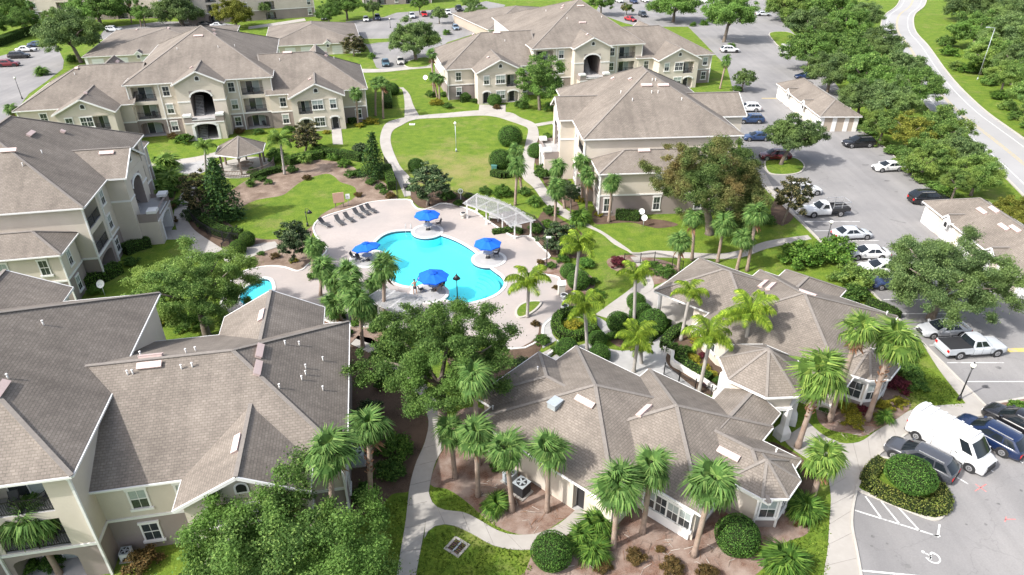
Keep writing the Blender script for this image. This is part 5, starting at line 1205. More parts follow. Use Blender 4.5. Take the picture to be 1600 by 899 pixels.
def palm(label, base, crown_px, kind='sabal', r=1.75, nf=30, group=None, boots=False, name='sabal_palm', zc=None, mat=None, cat='palm'):
    NP[0] += 1; b = P(*base) if base else None
    if b is None: cc = P(*crown_px, zc); b = Vector((cc.x, cc.y, 0))
    else:
        h = zc or height_at(b, crown_px[1]); cc = Vector((P(crown_px[0], crown_px[1], h).x, b.y, h))
    r *= {'sabal': .86, 'wash': .86, 'queen': .95, 'low': 1.0}[kind] * rng.uniform(.93, 1.07); nf = int(nf * .85) if kind == 'sabal' else nf
    o = thing(name, label, cat, b, 0, group); off = cc - b; mat = mat or {'sabal': 'sabal', 'wash': 'wash', 'queen': 'queen', 'low': 'palmetto'}[kind]
    if kind != 'low':
        m = MB(); N = 14; tr = {'sabal': .19, 'wash': .22, 'queen': .17}[kind]; path, rad = [], []
        for k in range(N + 1):
            f = k / N; path.append(Vector((off.x * f ** 1.3, off.y * f, -.05 + (off.z - .15) * f))); rad.append(tr * (1.25 - .35 * min(1, f * 6) + (.16 if f > .8 and kind != 'queen' else 0) + (.05 if k % 2 else 0)))
        m.tube(path, rad, 'palmgrey' if kind == 'queen' else 'palmtrunk', 9); obj('trunk', m.mesh('trunk'), o)
        if kind != 'queen':
            m = MB(); L0 = off.z * (.45 if boots else .80)
            for k in range(46 if boots else 22):
                f = random.uniform(L0 / off.z, .97); q = Vector((off.x * f ** 1.3, off.y * f, (off.z - .15) * f)); t = random.uniform(0, 6.28); d = Vector((cos(t), sin(t), 0))
                m.beam(q + d * tr * .7, q + d * (tr + .16) + Vector((0, 0, .30)), .10, .03, 'boot')
            if boots or NP[0] % 2 == 0:
                for k in range(7):
                    t = random.uniform(0, 6.28); d = Vector((cos(t), sin(t), 0)); q = off - Vector((0, 0, .5)); m.poly([q, q + d * .55 + Vector((0, 0, -.75)), q + d * .75 + Vector((.12, .1, -1.35)), q + d * .4 + Vector((-.1, 0, -.9))], 'boot')
            obj('old_frond_bases', m.mesh('old_frond_bases'), o)['kind'] = 'stuff'
    top = off + Vector((0, 0, -.05))
    for k in range(nf):
        f = (k + .5) / nf; az = k * 2.39996 + rng.normal(0, .15)
        if kind == 'queen': el = radians(38 - 62 * f + rng.normal(0, 6)); L = r * rng.uniform(.85, 1.08)
        elif kind == 'low': el = radians(75 - 62 * f + rng.normal(0, 8)); L = r * rng.uniform(.7, 1.1)
        else: el = radians(80 - 132 * f ** .95 + rng.normal(0, 11)); L = r * rng.uniform(.72, 1.12)
        if kind in ('sabal', 'wash') and k >= nf - 3 and NP[0] % 3: el = radians(-68 + rng.normal(0, 6))
        fm = cached(('fr', kind, mat, k % 3), lambda: (frond_queen if kind == 'queen' else frond_sabal)(k % 3, mat))
        fo = obj('frond', fm, o, top + Vector((0, 0, .12 if kind != 'low' else 0)), (rng.normal(0, .25), -el, az), L)
        if el < radians(-60): setmat(fo, 'deadfrond'); fo['label'] = 'dead brown hanging frond'
    return o
S = palm
S('sabal palm in front of the balconies at the left edge', (94, 899), (47, 815), r=2.0, nf=36, boots=True)
S('sabal palm against the right end wall of the nearest apartment block', (525, 866), (516, 708), r=2.1, nf=36)
S('sabal palm with a long scaly trunk between the wall and the walk', (581, 794), (577, 668), r=1.9, nf=34, boots=True)
S('sabal palm beside the oak at the far left corner of the club office roof, taller', (748, 726), (740, 592), r=1.9, nf=34)
S('sabal palm beside the concrete walk, nearest the walk', (711, 746), (704, 676), r=1.7, nf=32)
S('sabal palm left of the office corner, second from the walk', (747, 775), (744, 682), r=1.85, nf=34)
S('sabal palm at the air conditioner of the club office', (800, 799), (791, 706), r=1.8, nf=34)
S('sabal palm against the blank office wall left of the brown door', (855, 799), (857, 706), r=1.8, nf=34)
S('sabal palm in front of the office corner right of the brown door', (958, 856), (966, 762), r=2.0, nf=36)
S('sabal palm in front of the office bay window recess', (1004, 833), (1018, 733), r=1.9, nf=36)
S('sabal palm leaning in front of the office bay window, between bay and round bush', (1084, 869), (1113, 756), r=2.25, nf=38)
S('fan palm beside the office end bay and the concrete walk', (1268, 782), (1288, 718), 'wash', r=2.1, nf=24, name='fan_palm')
S('tall fan palm with a pale trunk and rust skirt by the entrance pavilion', (1246, 700), (1284, 588), 'wash', r=2.6, nf=26, name='fan_palm', boots=True)
S('tall fan palm in front of the clubhouse roof, between pavilion and small tower', (1296, 658), (1342, 518), 'wash', r=2.1, nf=22, name='fan_palm')
S('fan palm right of the small clubhouse tower, above the yellow bushes', (1355, 657), (1396, 532), 'wash', r=2.4, nf=26, name='fan_palm', boots=True)
S('queen palm at the edge of the deck bed beside the pool entry', (824, 496), (826, 446), 'queen', r=3.0, nf=13, name='queen_palm')
S('queen palm with a tall grey trunk beside the deck shower', (897, 466), (905, 388), 'queen', r=3.0, nf=13, name='queen_palm')
S('yellowish queen palm in front of the terrace', (990, 512), (993, 434), 'queen', r=2.7, nf=12, name='queen_palm')
S('queen palm in the round planter of yellow shrubs', (917, 548), (914, 482), 'queen', r=2.9, nf=13, name='queen_palm')
S('queen palm in the paved court behind the office roof', (990, 582), (997, 530), 'queen', r=2.7, nf=13, name='queen_palm')
S('queen palm in front of the clubhouse porch', (1064, 532), (1078, 462), 'queen', r=2.4, nf=12, name='queen_palm')
S('queen palm in the court bed left of the pavilion', (1092, 614), (1110, 530), 'queen', r=2.9, nf=13, name='queen_palm')
S('queen palm rising in front of the middle of the clubhouse roof', (1157, 580), (1172, 494), 'queen', r=3.0, nf=13, name='queen_palm')
S('short bushy queen palm in the paved court', (1002, 568), (1002, 548), 'queen', r=1.6, nf=9, name='queen_palm')
S('queen palm right of the gazebo', (445, 273), (438, 222), 'queen', r=3.0, nf=14, name='queen_palm', mat='wash')
S('feathery palm left of the gazebo roof', (322, 268), (320, 232), 'queen', r=2.4, nf=12, name='queen_palm', mat='wash')
mid = [((867, 350), (869, 296), 'sabal palm right of the pergola beside the walk, nearest the pergola'), ((805, 321), (808, 262), 'sabal palm behind the pergola'), ((815, 300), (806, 240), 'sabal palm behind the trimmed balls of the oval lawn'), ((882, 326), (872, 264), 'sabal palm left of a dark slim tree near the end on block'), ((909, 315), (909, 256), 'sabal palm at the corner of the end on block, left of the pair'), ((916, 330), (918, 277), 'sabal palm at the corner of the end on block, right of the pair'), ((951, 347), (957, 286), 'sabal palm between the two columns of windows of the end on block'),
       ((1081, 407), (1085, 343), 'sabal palm under the rusty oak, leftmost of the three tall ones'), ((1121, 410), (1131, 352), 'sabal palm under the rusty oak, middle of the three tall ones'), ((1167, 424), (1182, 336), 'sabal palm behind the clubhouse roof, rightmost and tallest'), ((1151, 422), (1163, 374), 'sabal palm with a bare grey trunk behind the clubhouse roof'), ((1059, 425), (1064, 380), 'small sabal palm behind the clubhouse ridge, leftmost')]
for b, c, l in mid: S(l, b, c, r=1.75, nf=32)
pl_ = [((488, 425), (491, 387), 'sabal palm beside the round magnolia at the deck edge'), ((501, 462), (504, 422), 'sabal palm on the deck corner left of the paved circle'), ((545, 478), (545, 428), 'sabal palm left of the pool, in the middle of its row'), ((601, 506), (600, 420), 'sabal palm at the pool edge in front of the white lattice pergola'), ((567, 543), (562, 474), 'sabal palm in front of the lattice pergola, above the mulch'), ((535, 505), (524, 480), 'low sabal palm at the corner of the nearest block'), ((553, 506), (549, 452), 'sabal palm left of the lattice pergola'), ((523, 470), (521, 440), 'sabal palm between the deck corner palm and the row'), ((590, 480), (586, 448), 'sabal palm tucked behind the pool edge palm'), ((580, 500), (577, 482), 'short sabal palm under the lattice pergola edge')]
for b, c, l in pl_: S(l, b, c, r=1.85, nf=32)
far = [((587, 181), (587, 131), 'sabal palm at the right corner of the top left block, left of two'), ((599, 186), (598, 130), 'sabal palm at the right corner of the top left block, right of two'), ((560, 197), (556, 147), 'sabal palm in front of the wing right of an arched door'), ((678, 151), (674, 86), 'sabal palm at the left wing of the top centre block, tallest'), ((687, 162), (686, 125), 'sabal palm over yellow flowers at the left wing'), ((684, 158), (677, 122), 'slim sabal palm beside the left wing satellite dishes'), ((1125, 139), (1135, 96), 'sabal palm at the right wing of the top centre block'), ((25, 198), (17, 172), 'sabal palm at the left edge behind the left block roof'), ((56, 199), (47, 172), 'sabal palm left of the top left wing gable'), ((59, 47), (47, 8), 'slim palm at the top left corner lawn'), ((206, 36), (200, 2), 'tall bare palm before the far pale apartments, left of two'), ((221, 42), (212, 0), 'tall bare palm before the far pale apartments, right of two'), ((330, 30), (332, 2), 'slim palm in front of the far apartments at the top')]
for b, c, l in far: S(l, b, c, r=1.7, nf=24)
for (x, y, r, n, l) in [(1100, 38, 1.8, 22, 'low palm clump in the island right of the top centre block'), (1143, 74, 1.5, 20, 'low palm by the white car at the right wing'), (1083, 40, 1.4, 18, 'low palm clump behind the right wing ridge'), (112, 95, 1.8, 20, 'palmetto clump beneath the oak at the top left'), (66, 116, 1.9, 24, 'palmetto clump at the corner of the left car park'), (582, 90, 1.5, 18, 'palmetto clump beside the teal sedan'), (545, 81, 1.5, 18, 'palmetto clump under the small bronze tree'), (698, 53, 1.5, 18, 'palmetto clump between garage and parked cars'), (912, 848, 1.5, 26, 'bright palmetto clump under the office wall palm, left one'), (936, 826, 1.6, 26, 'bright palmetto clump under the office wall palm, right one'), (928, 866, 1.4, 22, 'bright palmetto clump nearest the round clipped bush'), (1255, 800, 1.7, 26, 'palmetto at the foot of the fan palm by the end bay'), (1228, 886, 1.9, 26, 'palmetto cut by the bottom edge right of the round bush'), (775, 792, 1.3, 18, 'palmetto beside the air conditioner'), (905, 345, 1.8, 24, 'broad bright palm clump right of the pergola'), (245, 275, 2.2, 24, 'feathery dark palm at the corner of the left block'), (392, 288, 1.0, 16, 'small bright cycad below the gazebo railing'), (519, 248, 1.0, 16, 'small cycad in front of the hedge behind the lounger lawn'), (835, 318, 1.3, 20, 'fan palm shrub behind the right end of the pergola'), (245, 253, 1.3, 12, 'small drooping palm at the corner of the left block by the walk'), (1380, 655, 1.0, 14, 'green cordyline beside the yellow bushes')]:
    S(l, (x, y), None, 'low', r=r, nf=n, name='palmetto', cat='shrub', zc=.2) if False else palm(l, None, (x, y), 'low', r=r, nf=n, name='palmetto', cat='shrub', zc=.25)

# --- clipped balls, shrubs, hedges
def ball_mesh(mat, n=7500, leaf=.033, flat=1.0):
    d = unit(rng.normal(0, 1, (n, 3))); d = d[d[:, 2] > -.75]
    p = d * (1 + rng.normal(0, .018, (len(d), 1)) + .03 * np.sin(d[:, :1] * 5 + d[:, 1:2] * 4)); q = leaf_quads(p, d, leaf, .6, .55)
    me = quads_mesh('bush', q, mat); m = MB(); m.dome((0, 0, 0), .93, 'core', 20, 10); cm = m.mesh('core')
    import bmesh
    bm = bmesh.new(); bm.from_mesh(me); k = len(bm.faces); bm.from_mesh(cm); bm.faces.ensure_lookup_table()
    for f in bm.faces[k:]: f.material_index = 1
    bm.to_mesh(me); bm.free(); me.materials.append(M['core']); return me
def ball(label, px, rpx, mat='ball', flat=.9, group=None, name='topiary_bush', lift=.72, cat='bush'):
    zc = 1.0
    for _ in range(3): c = P(px[0], px[1], zc); R = rpx / ppm(c); zc = R * flat * lift
    return tag(obj(name, cached(('ball', mat), lambda: ball_mesh(mat)), None, P(px[0], px[1], zc), (0, 0, rng.uniform(0, 6)), (R, R, R * flat)), label, cat, group)
def shrub(label, px, rpx, mat='hedge', flat=.8, group=None, name='shrub', cat='shrub'):
    zc = .5
    for _ in range(3): c = P(px[0], px[1], zc); R = rpx / ppm(c); zc = R * flat * .45
    NT[0] += 1; return tag(setmat(obj(name, crown('shrub', mat, NT[0] % 3), None, P(px[0], px[1], zc), (0, 0, rng.uniform(0, 6)), (R, R, R * flat)), mat), label, cat, group)
def hedge(label, px, w, h, mat='hedge', name='hedge', closed=False, leaf=.062, dens=130, z0=0.0):
    pts = PP(px); pts = spline(pts, 4, closed) if len(pts) > 2 else [pts[0].lerp(pts[1], k / 4) for k in range(5)]
    if closed: pts.append(pts[0])
    P_, N_ = [], []; core = MB()
    for a, b in zip(pts, pts[1:]):
        L = (b - a).length
        if L < .05: continue
        t = (b - a) / L; s = Vector((-t.y, t.x, 0)); A, T_, S_ = np.array(a), np.array(t), np.array(s)
        n = int(L * w * dens) + 1; u = rng.uniform(0, L, n); v = rng.uniform(-w / 2, w / 2, n); hh = h * (1 + .03 * np.sin(u * 2.1 + v * 3))
        P_.append(A + T_ * u[:, None] + S_ * v[:, None] + np.stack([0 * u, 0 * u, hh + rng.normal(0, .025, n)], 1)); N_.append(np.tile([0, 0, 1.], (n, 1)))
        for sg in (-1, 1):
            n = int(L * h * dens * .9) + 1; u = rng.uniform(0, L, n); z = rng.uniform(.05, h, n)
            P_.append(A + T_ * u[:, None] + S_ * (sg * w / 2 + rng.normal(0, .025, n))[:, None] + np.stack([0 * u, 0 * u, z], 1)); N_.append(np.tile(S_ * sg, (n, 1)))
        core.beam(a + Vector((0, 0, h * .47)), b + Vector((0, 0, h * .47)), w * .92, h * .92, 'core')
    for e, sg in ((pts[0], -1), (pts[-1], 1)):
        if closed: break
        t = ((pts[1] - pts[0]) if sg < 0 else (pts[-1] - pts[-2])).normalized(); s = Vector((-t.y, t.x, 0)); n = int(w * h * dens) + 1
        P_.append(np.array(e) + np.array(s) * rng.uniform(-w / 2, w / 2, n)[:, None] + np.stack([0 * np.arange(n), 0 * np.arange(n), rng.uniform(.05, h, n)], 1)); N_.append(np.tile(np.array(t) * sg, (n, 1)))
    me = quads_mesh(name, leaf_quads(np.concatenate(P_), np.concatenate(N_), leaf, .6, .6), mat); cm = core.mesh('core')
    import bmesh
    bm = bmesh.new(); bm.from_mesh(me); k = len(bm.faces); bm.from_mesh(cm); bm.faces.ensure_lookup_table()
    for f in bm.faces[k:]: f.material_index = 1
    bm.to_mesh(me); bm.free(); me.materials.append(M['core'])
    return tag(obj(name, me, None, (0, 0, z0)), label, 'hedge')
for (x, y, r, l) in [(862, 862, 32, 'big round clipped bush on the mulch at the end of the curved walk'), (1153, 837, 34, 'big round clipped bush in front of the office end bay'), (967, 504, 19, 'round clipped bush left of the larger pair by the terrace'), (1003, 492, 20, 'large round clipped bush behind the queen palm at the terrace corner'), (1021, 503, 22, 'largest round clipped bush nearest the porch column'), (994, 471, 15, 'small round clipped bush on the terrace edge'), (934, 530, 15, 'round clipped bush with grey twigs right of the round planter'), (937, 553, 17, 'round clipped bush below the grey twigged one at the office roof'), (886, 544, 18, 'round clipped bush at the office roof left of the planter'), (797, 214, 19, 'round clipped bush at the right end of the oval lawn'), (782, 250, 18, 'round clipped bush at the lower right of the oval lawn'), (838, 236, 14, 'round clipped bush beside the walk left of the end on block'), (650, 259, 13, 'round clipped bush above the pool gate magnolia'), (904, 438, 18, 'round clipped bush at the deck bed beside a queen palm'), (889, 424, 14, 'smaller round bush left of the tall queen palm'), (613, 140, 11, 'dark round bush between the path and the sabal pair'), (773, 157, 11, 'round bush at the door of the top centre block'), (727, 152, 8, 'round bush beside the left arched door'), (857, 262, 12, 'round bush below the walk left of the end on block')]:
    ball(l, (x, y), r)
b = P(1410, 772); tt = thing('topiary_tree', 'mushroom shaped clipped tree on the parking island behind the hedge', 'tree', (b.x, b.y, .12)); m = MB()
for (x, y) in ((0, 0), (.25, .1), (-.2, .12)): m.tube([(x * .4, y * .4, 0), (x, y, .8), (x * 2.5, y * 2.5, 1.5)], [.09, .07, .05], 'bark', 7)
obj('trunk', m.mesh('trunk'), tt); R = 37 / ppm(Vector((b.x, b.y, 1.9))); obj('crown', cached(('ball', 'ball'), lambda: ball_mesh('ball')), tt, (.1, .1, 1.75), (0, 0, 1), (R, R, R * .62))
hedge('low brown green clipped hedge round the parking island', [(1352, 757), (1372, 772), (1410, 788), (1445, 799), (1466, 797), (1470, 784), (1458, 764)], 1.25, .55, 'hedgetop', z0=.12)
hedge('low clipped hedge on the walk side of the parking island', [(1378, 726), (1366, 734), (1356, 748), (1353, 756)], 1.0, .5, 'hedgetop', z0=.12)
ring = [(869, 506), (878, 496), (900, 492), (918, 498), (925, 512), (918, 525), (900, 531), (880, 528), (869, 517)]
hedge('low clipped hedge ringing the round planter', ring, .9, .8, 'hedgelime', closed=True)
hedge('tall sunlit hedge below the left edge block', [(126, 452), (160, 440), (188, 425)], 1.3, 1.3, 'hedgelime')
hedge('dark hedge at the foot of the left stair tower', [(196, 398), (215, 390), (236, 384)], 1.4, 1.2, 'hedge')
hedge('dark hedge inside the pool fence below the lounger lawn', [(318, 353), (340, 366), (362, 372), (380, 374)], 1.0, 1.3, 'hedge')
hedge('hedge beside the fenced path to the pool gate', [(606, 270), (609, 283), (613, 298)], 1.2, 1.4, 'hedgelime')
hedge('hedge behind the lounger lawn, right of the gazebo palm', [(450, 258), (475, 251), (505, 247)], 1.5, 1.2, 'hedgelime')
hedge('dark hedge between lawn and conifer at the pool fence', [(505, 243), (540, 247), (565, 252)], 1.2, 1.2, 'hedge')
hedge('hedge below the gazebo railing', [(395, 282), (420, 272), (440, 268)], 1.0, .8, 'hedge')
hedge('small clipped hedge at the lower right of the oval lawn', [(769, 274), (785, 278), (798, 276)], 1.1, .9, 'hedge')
hedge('hedge at the foot of the top left wing beside the path', [(607, 170), (606, 158), (604, 146)], 1.6, 1.3, 'hedge')
hedge('zigzag clipped hedge in the court bed', [(1068, 516), (1048, 528), (1038, 545), (1062, 555), (1066, 572), (1085, 585), (1108, 598)], .9, .8, 'hedge')
hedge('clipped hedge beside the porch walk', [(1012, 533), (1030, 520), (1042, 508)], .9, .8, 'hedge')
hedge('dark hedge below the pergola and sabal palm', [(770, 366), (800, 362), (815, 366)], .7, .6, 'hedge')
hedge('hedge under the window of the top left wing', [(546, 194), (556, 192)], 1.2, 1.0, 'hedge')
hedge('hedge beside the window of the top centre left wing', [(720, 160), (735, 158)], 1.1, 1.2, 'hedge')
hedge('hedge at the foot of the far apartment with arched doors', [(428, 27), (456, 24)], 1.8, 1.4, 'hedgelime')
hedge('dark hedge under the left windows of the end on block', [(962, 342), (985, 343), (998, 344)], 1.2, 1.2, 'hedge')
hedge('long dark hedge bordering the top left car park', [(-10, 75), (30, 60), (62, 50), (78, 44)], 2.5, 2.0, 'hedge')
hedge('low hedge along the kerb at the end of the clubhouse', [(1352, 478), (1385, 490), (1400, 500)], 1.0, .9, 'hedge')
tag(obj('cylinder_bush', cached('cylb', lambda: ball_mesh('hedgelime')), None, P(372, 388, .75), None, (.95, .95, 1.0)), 'bright clipped bush at the pool gate, nearer one', 'bush')
tag(obj('cylinder_bush', cached('cylb2', lambda: ball_mesh('hedgelime')), None, P(386, 374, .8), None, (.95, .95, 1.0)), 'bright clipped bush at the pool gate, farther one', 'bush')
SH = [((893, 508), 17, 'croton', 'yellow green shrubs filling the round planter'), ((1326, 640), 17, 'croton', 'yellow bush between two fan palm trunks'), ((1333, 658), 19, 'croton', 'largest yellow bush in front of the fan palm trunks'), ((1312, 630), 12, 'croton', 'yellow bush left against the clubhouse wall'), ((1383, 636), 16, 'croton', 'yellow bush right of the fan palm trunk'), ((1405, 628), 15, 'croton', 'yellow bush at the right end of the clubhouse bed'), ((1372, 650), 10, 'croton', 'small yellow bush nearest the curved walk'), ((1347, 640), 12, 'redleaf', 'dark red spiky plant among the yellow bushes'), ((1398, 600), 24, 'redleaf', 'dark red shrubs behind the small clubhouse tower'), ((1418, 580), 26, 'hedge', 'green shrubs at the right end of the clubhouse'), ((1405, 545), 30, 'hedgelime', 'bright shrubs below the right fan palm'), ((1290, 640), 13, 'hedge', 'green shrub at the pavilion side of the bed'),
      ((1085, 560), 13, 'croton', 'yellow shrub in the court bed, upper one'), ((1098, 575), 14, 'croton', 'yellow shrub in the court bed, lower one'), ((1097, 556), 8, 'redleaf', 'small red plant in the court bed'), ((993, 872), 19, 'brownbush', 'rusty rounded shrub near the bottom edge, largest'), ((1050, 885), 20, 'brownbush', 'rusty rounded shrub near the bottom edge, right of the largest'), ((942, 886), 17, 'brownbush', 'rusty green shrub near the bottom edge, leftmost'), ((1031, 858), 9, 'brownbush', 'small rusty shrub between mulch and leaning palm'), ((1105, 897), 20, 'brownbush', 'rusty shrub cut by the bottom edge'), ((222, 878), 30, 'brownbush', 'bronze spotted croton beside the white air conditioner'), ((40, 885), 28, 'hedgelime', 'bright bush under the leftmost sabal palm'), ((82, 880), 20, 'hedge', 'dark bush right of the leftmost sabal trunk'),
      ((459, 407), 8, 'croton', 'yellow bush at the foot of the round magnolia'), ((967, 410), 16, 'redleaf', 'dark red shrub by the black fence'), ((1040, 425), 18, 'hedge', 'green shrub at the clubhouse gable, by the fence'), ((1020, 415), 12, 'hedge', 'small green shrub by the black fence'), ((845, 410), 8, 'brownbush', 'rusty grass tuft at the deck lamp'), ((836, 506), 8, 'brownbush', 'dark red tuft at the deck bed below the oak'), ((868, 449), 6, 'brownbush', 'small rusty tuft beside the towel stand'), ((920, 470), 14, 'magnolia', 'low dark ground cover shrub by the deck bed'),
      ((610, 306), 9, 'brownbush', 'orange bush at the end of the fenced hedge'), ((549, 273), 12, 'hedge', 'low round shrub on the sandy bed'), ((560, 272), 11, 'hedge', 'low round shrub on the sandy bed, right half'), ((785, 300), 17, 'hedgelime', 'bright bush behind the middle of the pergola'), ((758, 299), 12, 'hedge', 'dark bush behind the left end of the pergola'), ((732, 306), 9, 'hedgelime', 'small bright bush beside the life ring'), ((700, 306), 14, 'hedge', 'dark shrub right of the gate magnolia'), ((640, 295), 8, 'hedge', 'shrub at the pool gate'), ((850, 270), 20, 'hedge', 'shrub mass below the walk beside the end on block'), ((845, 272), 10, 'hedgelime', 'bright shrub beside the walk bend'), ((868, 225), 7, 'croton', 'yellow shrub at the stair tower of the end on block'), ((856, 214), 10, 'hedgelime', 'green shrub at the foot of the white stair porch'), ((815, 164), 13, 'hedge', 'shrubs under the dark upright oak, left'), ((862, 168), 14, 'hedge', 'shrubs under the dark upright oak, right'), ((935, 335), 9, 'croton', 'yellow plants at the corner of the end on block'), ((970, 335), 9, 'hedge', 'small shrub under the ground floor window'), ((580, 190), 13, 'croton', 'yellow flowering shrubs under the sabal pair'), ((562, 196), 9, 'croton', 'yellow flowering shrub beside the arched door wall'), ((682, 160), 12, 'croton', 'yellow flowers under the left wing sabal palms'), ((674, 148), 10, 'hedge', 'green shrub at the left wing sabal palms'), ((692, 148), 8, 'hedge', 'green shrub at the corner of the left wing'), ((776, 168), 7, 'brownbush', 'low rusty shrub by the top centre door'), ((288, 218), 15, 'hedgelime', 'bright bush at the left ground floor balcony of the top left block'), ((374, 206), 9, 'brownbush', 'brown bush under the ground floor window near the gazebo'), ((510, 207), 7, 'croton', 'small yellow shrub by the door walk'), ((430, 250), 12, 'hedgelime', 'green shrubs below the queen palm at the gazebo'), ((560, 232), 14, 'magnolia', 'dark shrub left of the path conifer'), ((500, 235), 14, 'hedge', 'shrubs below the bronze magnolia'), ((262, 300), 16, 'hedge', 'dark shrub beside the left stair tower'), ((262, 325), 12, 'brownbush', 'reddish shrubs at the foot of the left stair tower'), ((600, 300), 8, 'hedge', 'little shrub left of the fence end'), ((620, 700), 34, 'hedgelime', 'big bright shrub mass beside the walk under the largest oak'), ((612, 735), 30, 'hedge', 'dark shrub mass beside the walk, lower one'), ((570, 770), 22, 'hedge', 'dark shrub at the palm with a scaly trunk'), ((775, 730), 12, 'hedge', 'dark spiky shrub left of the air conditioner'), ((770, 800), 10, 'croton', 'yellow tipped plant beside the mulch edge'), ((1235, 740), 20, 'hedge', 'dark shrub at the office end tower'), ((1250, 815), 12, 'brownbush', 'rusty plant by the fan palm at the end bay'), ((1300, 395), 40, 'hedgelime', 'sprawling bright shrubs on the lawn behind the clubhouse, right part'), ((1250, 400), 34, 'hedgelime', 'sprawling bright shrubs on the lawn behind the clubhouse, left part'), ((1335, 435), 36, 'oaklight', 'flowering shrubs at the kerb beneath the broad oak'), ((1330, 460), 26, 'hedge', 'dark shrubs beside the clubhouse back gable'), ((1590, 636), 16, 'hedgelime', 'bright bush on the mulch island at the right edge'), ((1222, 445), 8, 'hedge', 'tiny shrub behind the clubhouse ridge'), ((1152, 140), 10, 'hedge', 'shrub by the corner palm of the right wing'), ((1200, 345), 14, 'hedge', 'shrub behind the bronze magnolia'), ((1490, 310), 16, 'oaklight', 'bright ground shrub behind the black car and garage'), ((1440, 280), 16, 'oaklight', 'bright ground shrub behind the white sedan')]
for px, r, mt, l in SH: shrub(l, px, r, mt, .8 if mt not in ('croton',) else .6)

LU = 'low bright understory bush at the foot of the trees'
for gi, (gl, pts) in enumerate((('bushes along the edge of the wood beyond the road', [(1478, 66), (1484, 82), (1496, 104), (1512, 108), (1545, 128), (1560, 150), (1575, 166), (1590, 182), (1606, 196), (1540, 110)]), ('bushes under the tree belt by the car park kerb', [(1372, 222), (1392, 236), (1408, 252), (1424, 266), (1440, 280), (1462, 292), (1480, 302), (1360, 205), (1345, 190)]))):
    for (x, y) in pts: shrub(LU + (' beyond the road' if gi == 0 else ' belt by the car park'), (x, y), 15, ['hedgelime', 'oaklight', 'oak'][(x + y) % 3], .8, gl, 'bush', 'bush')
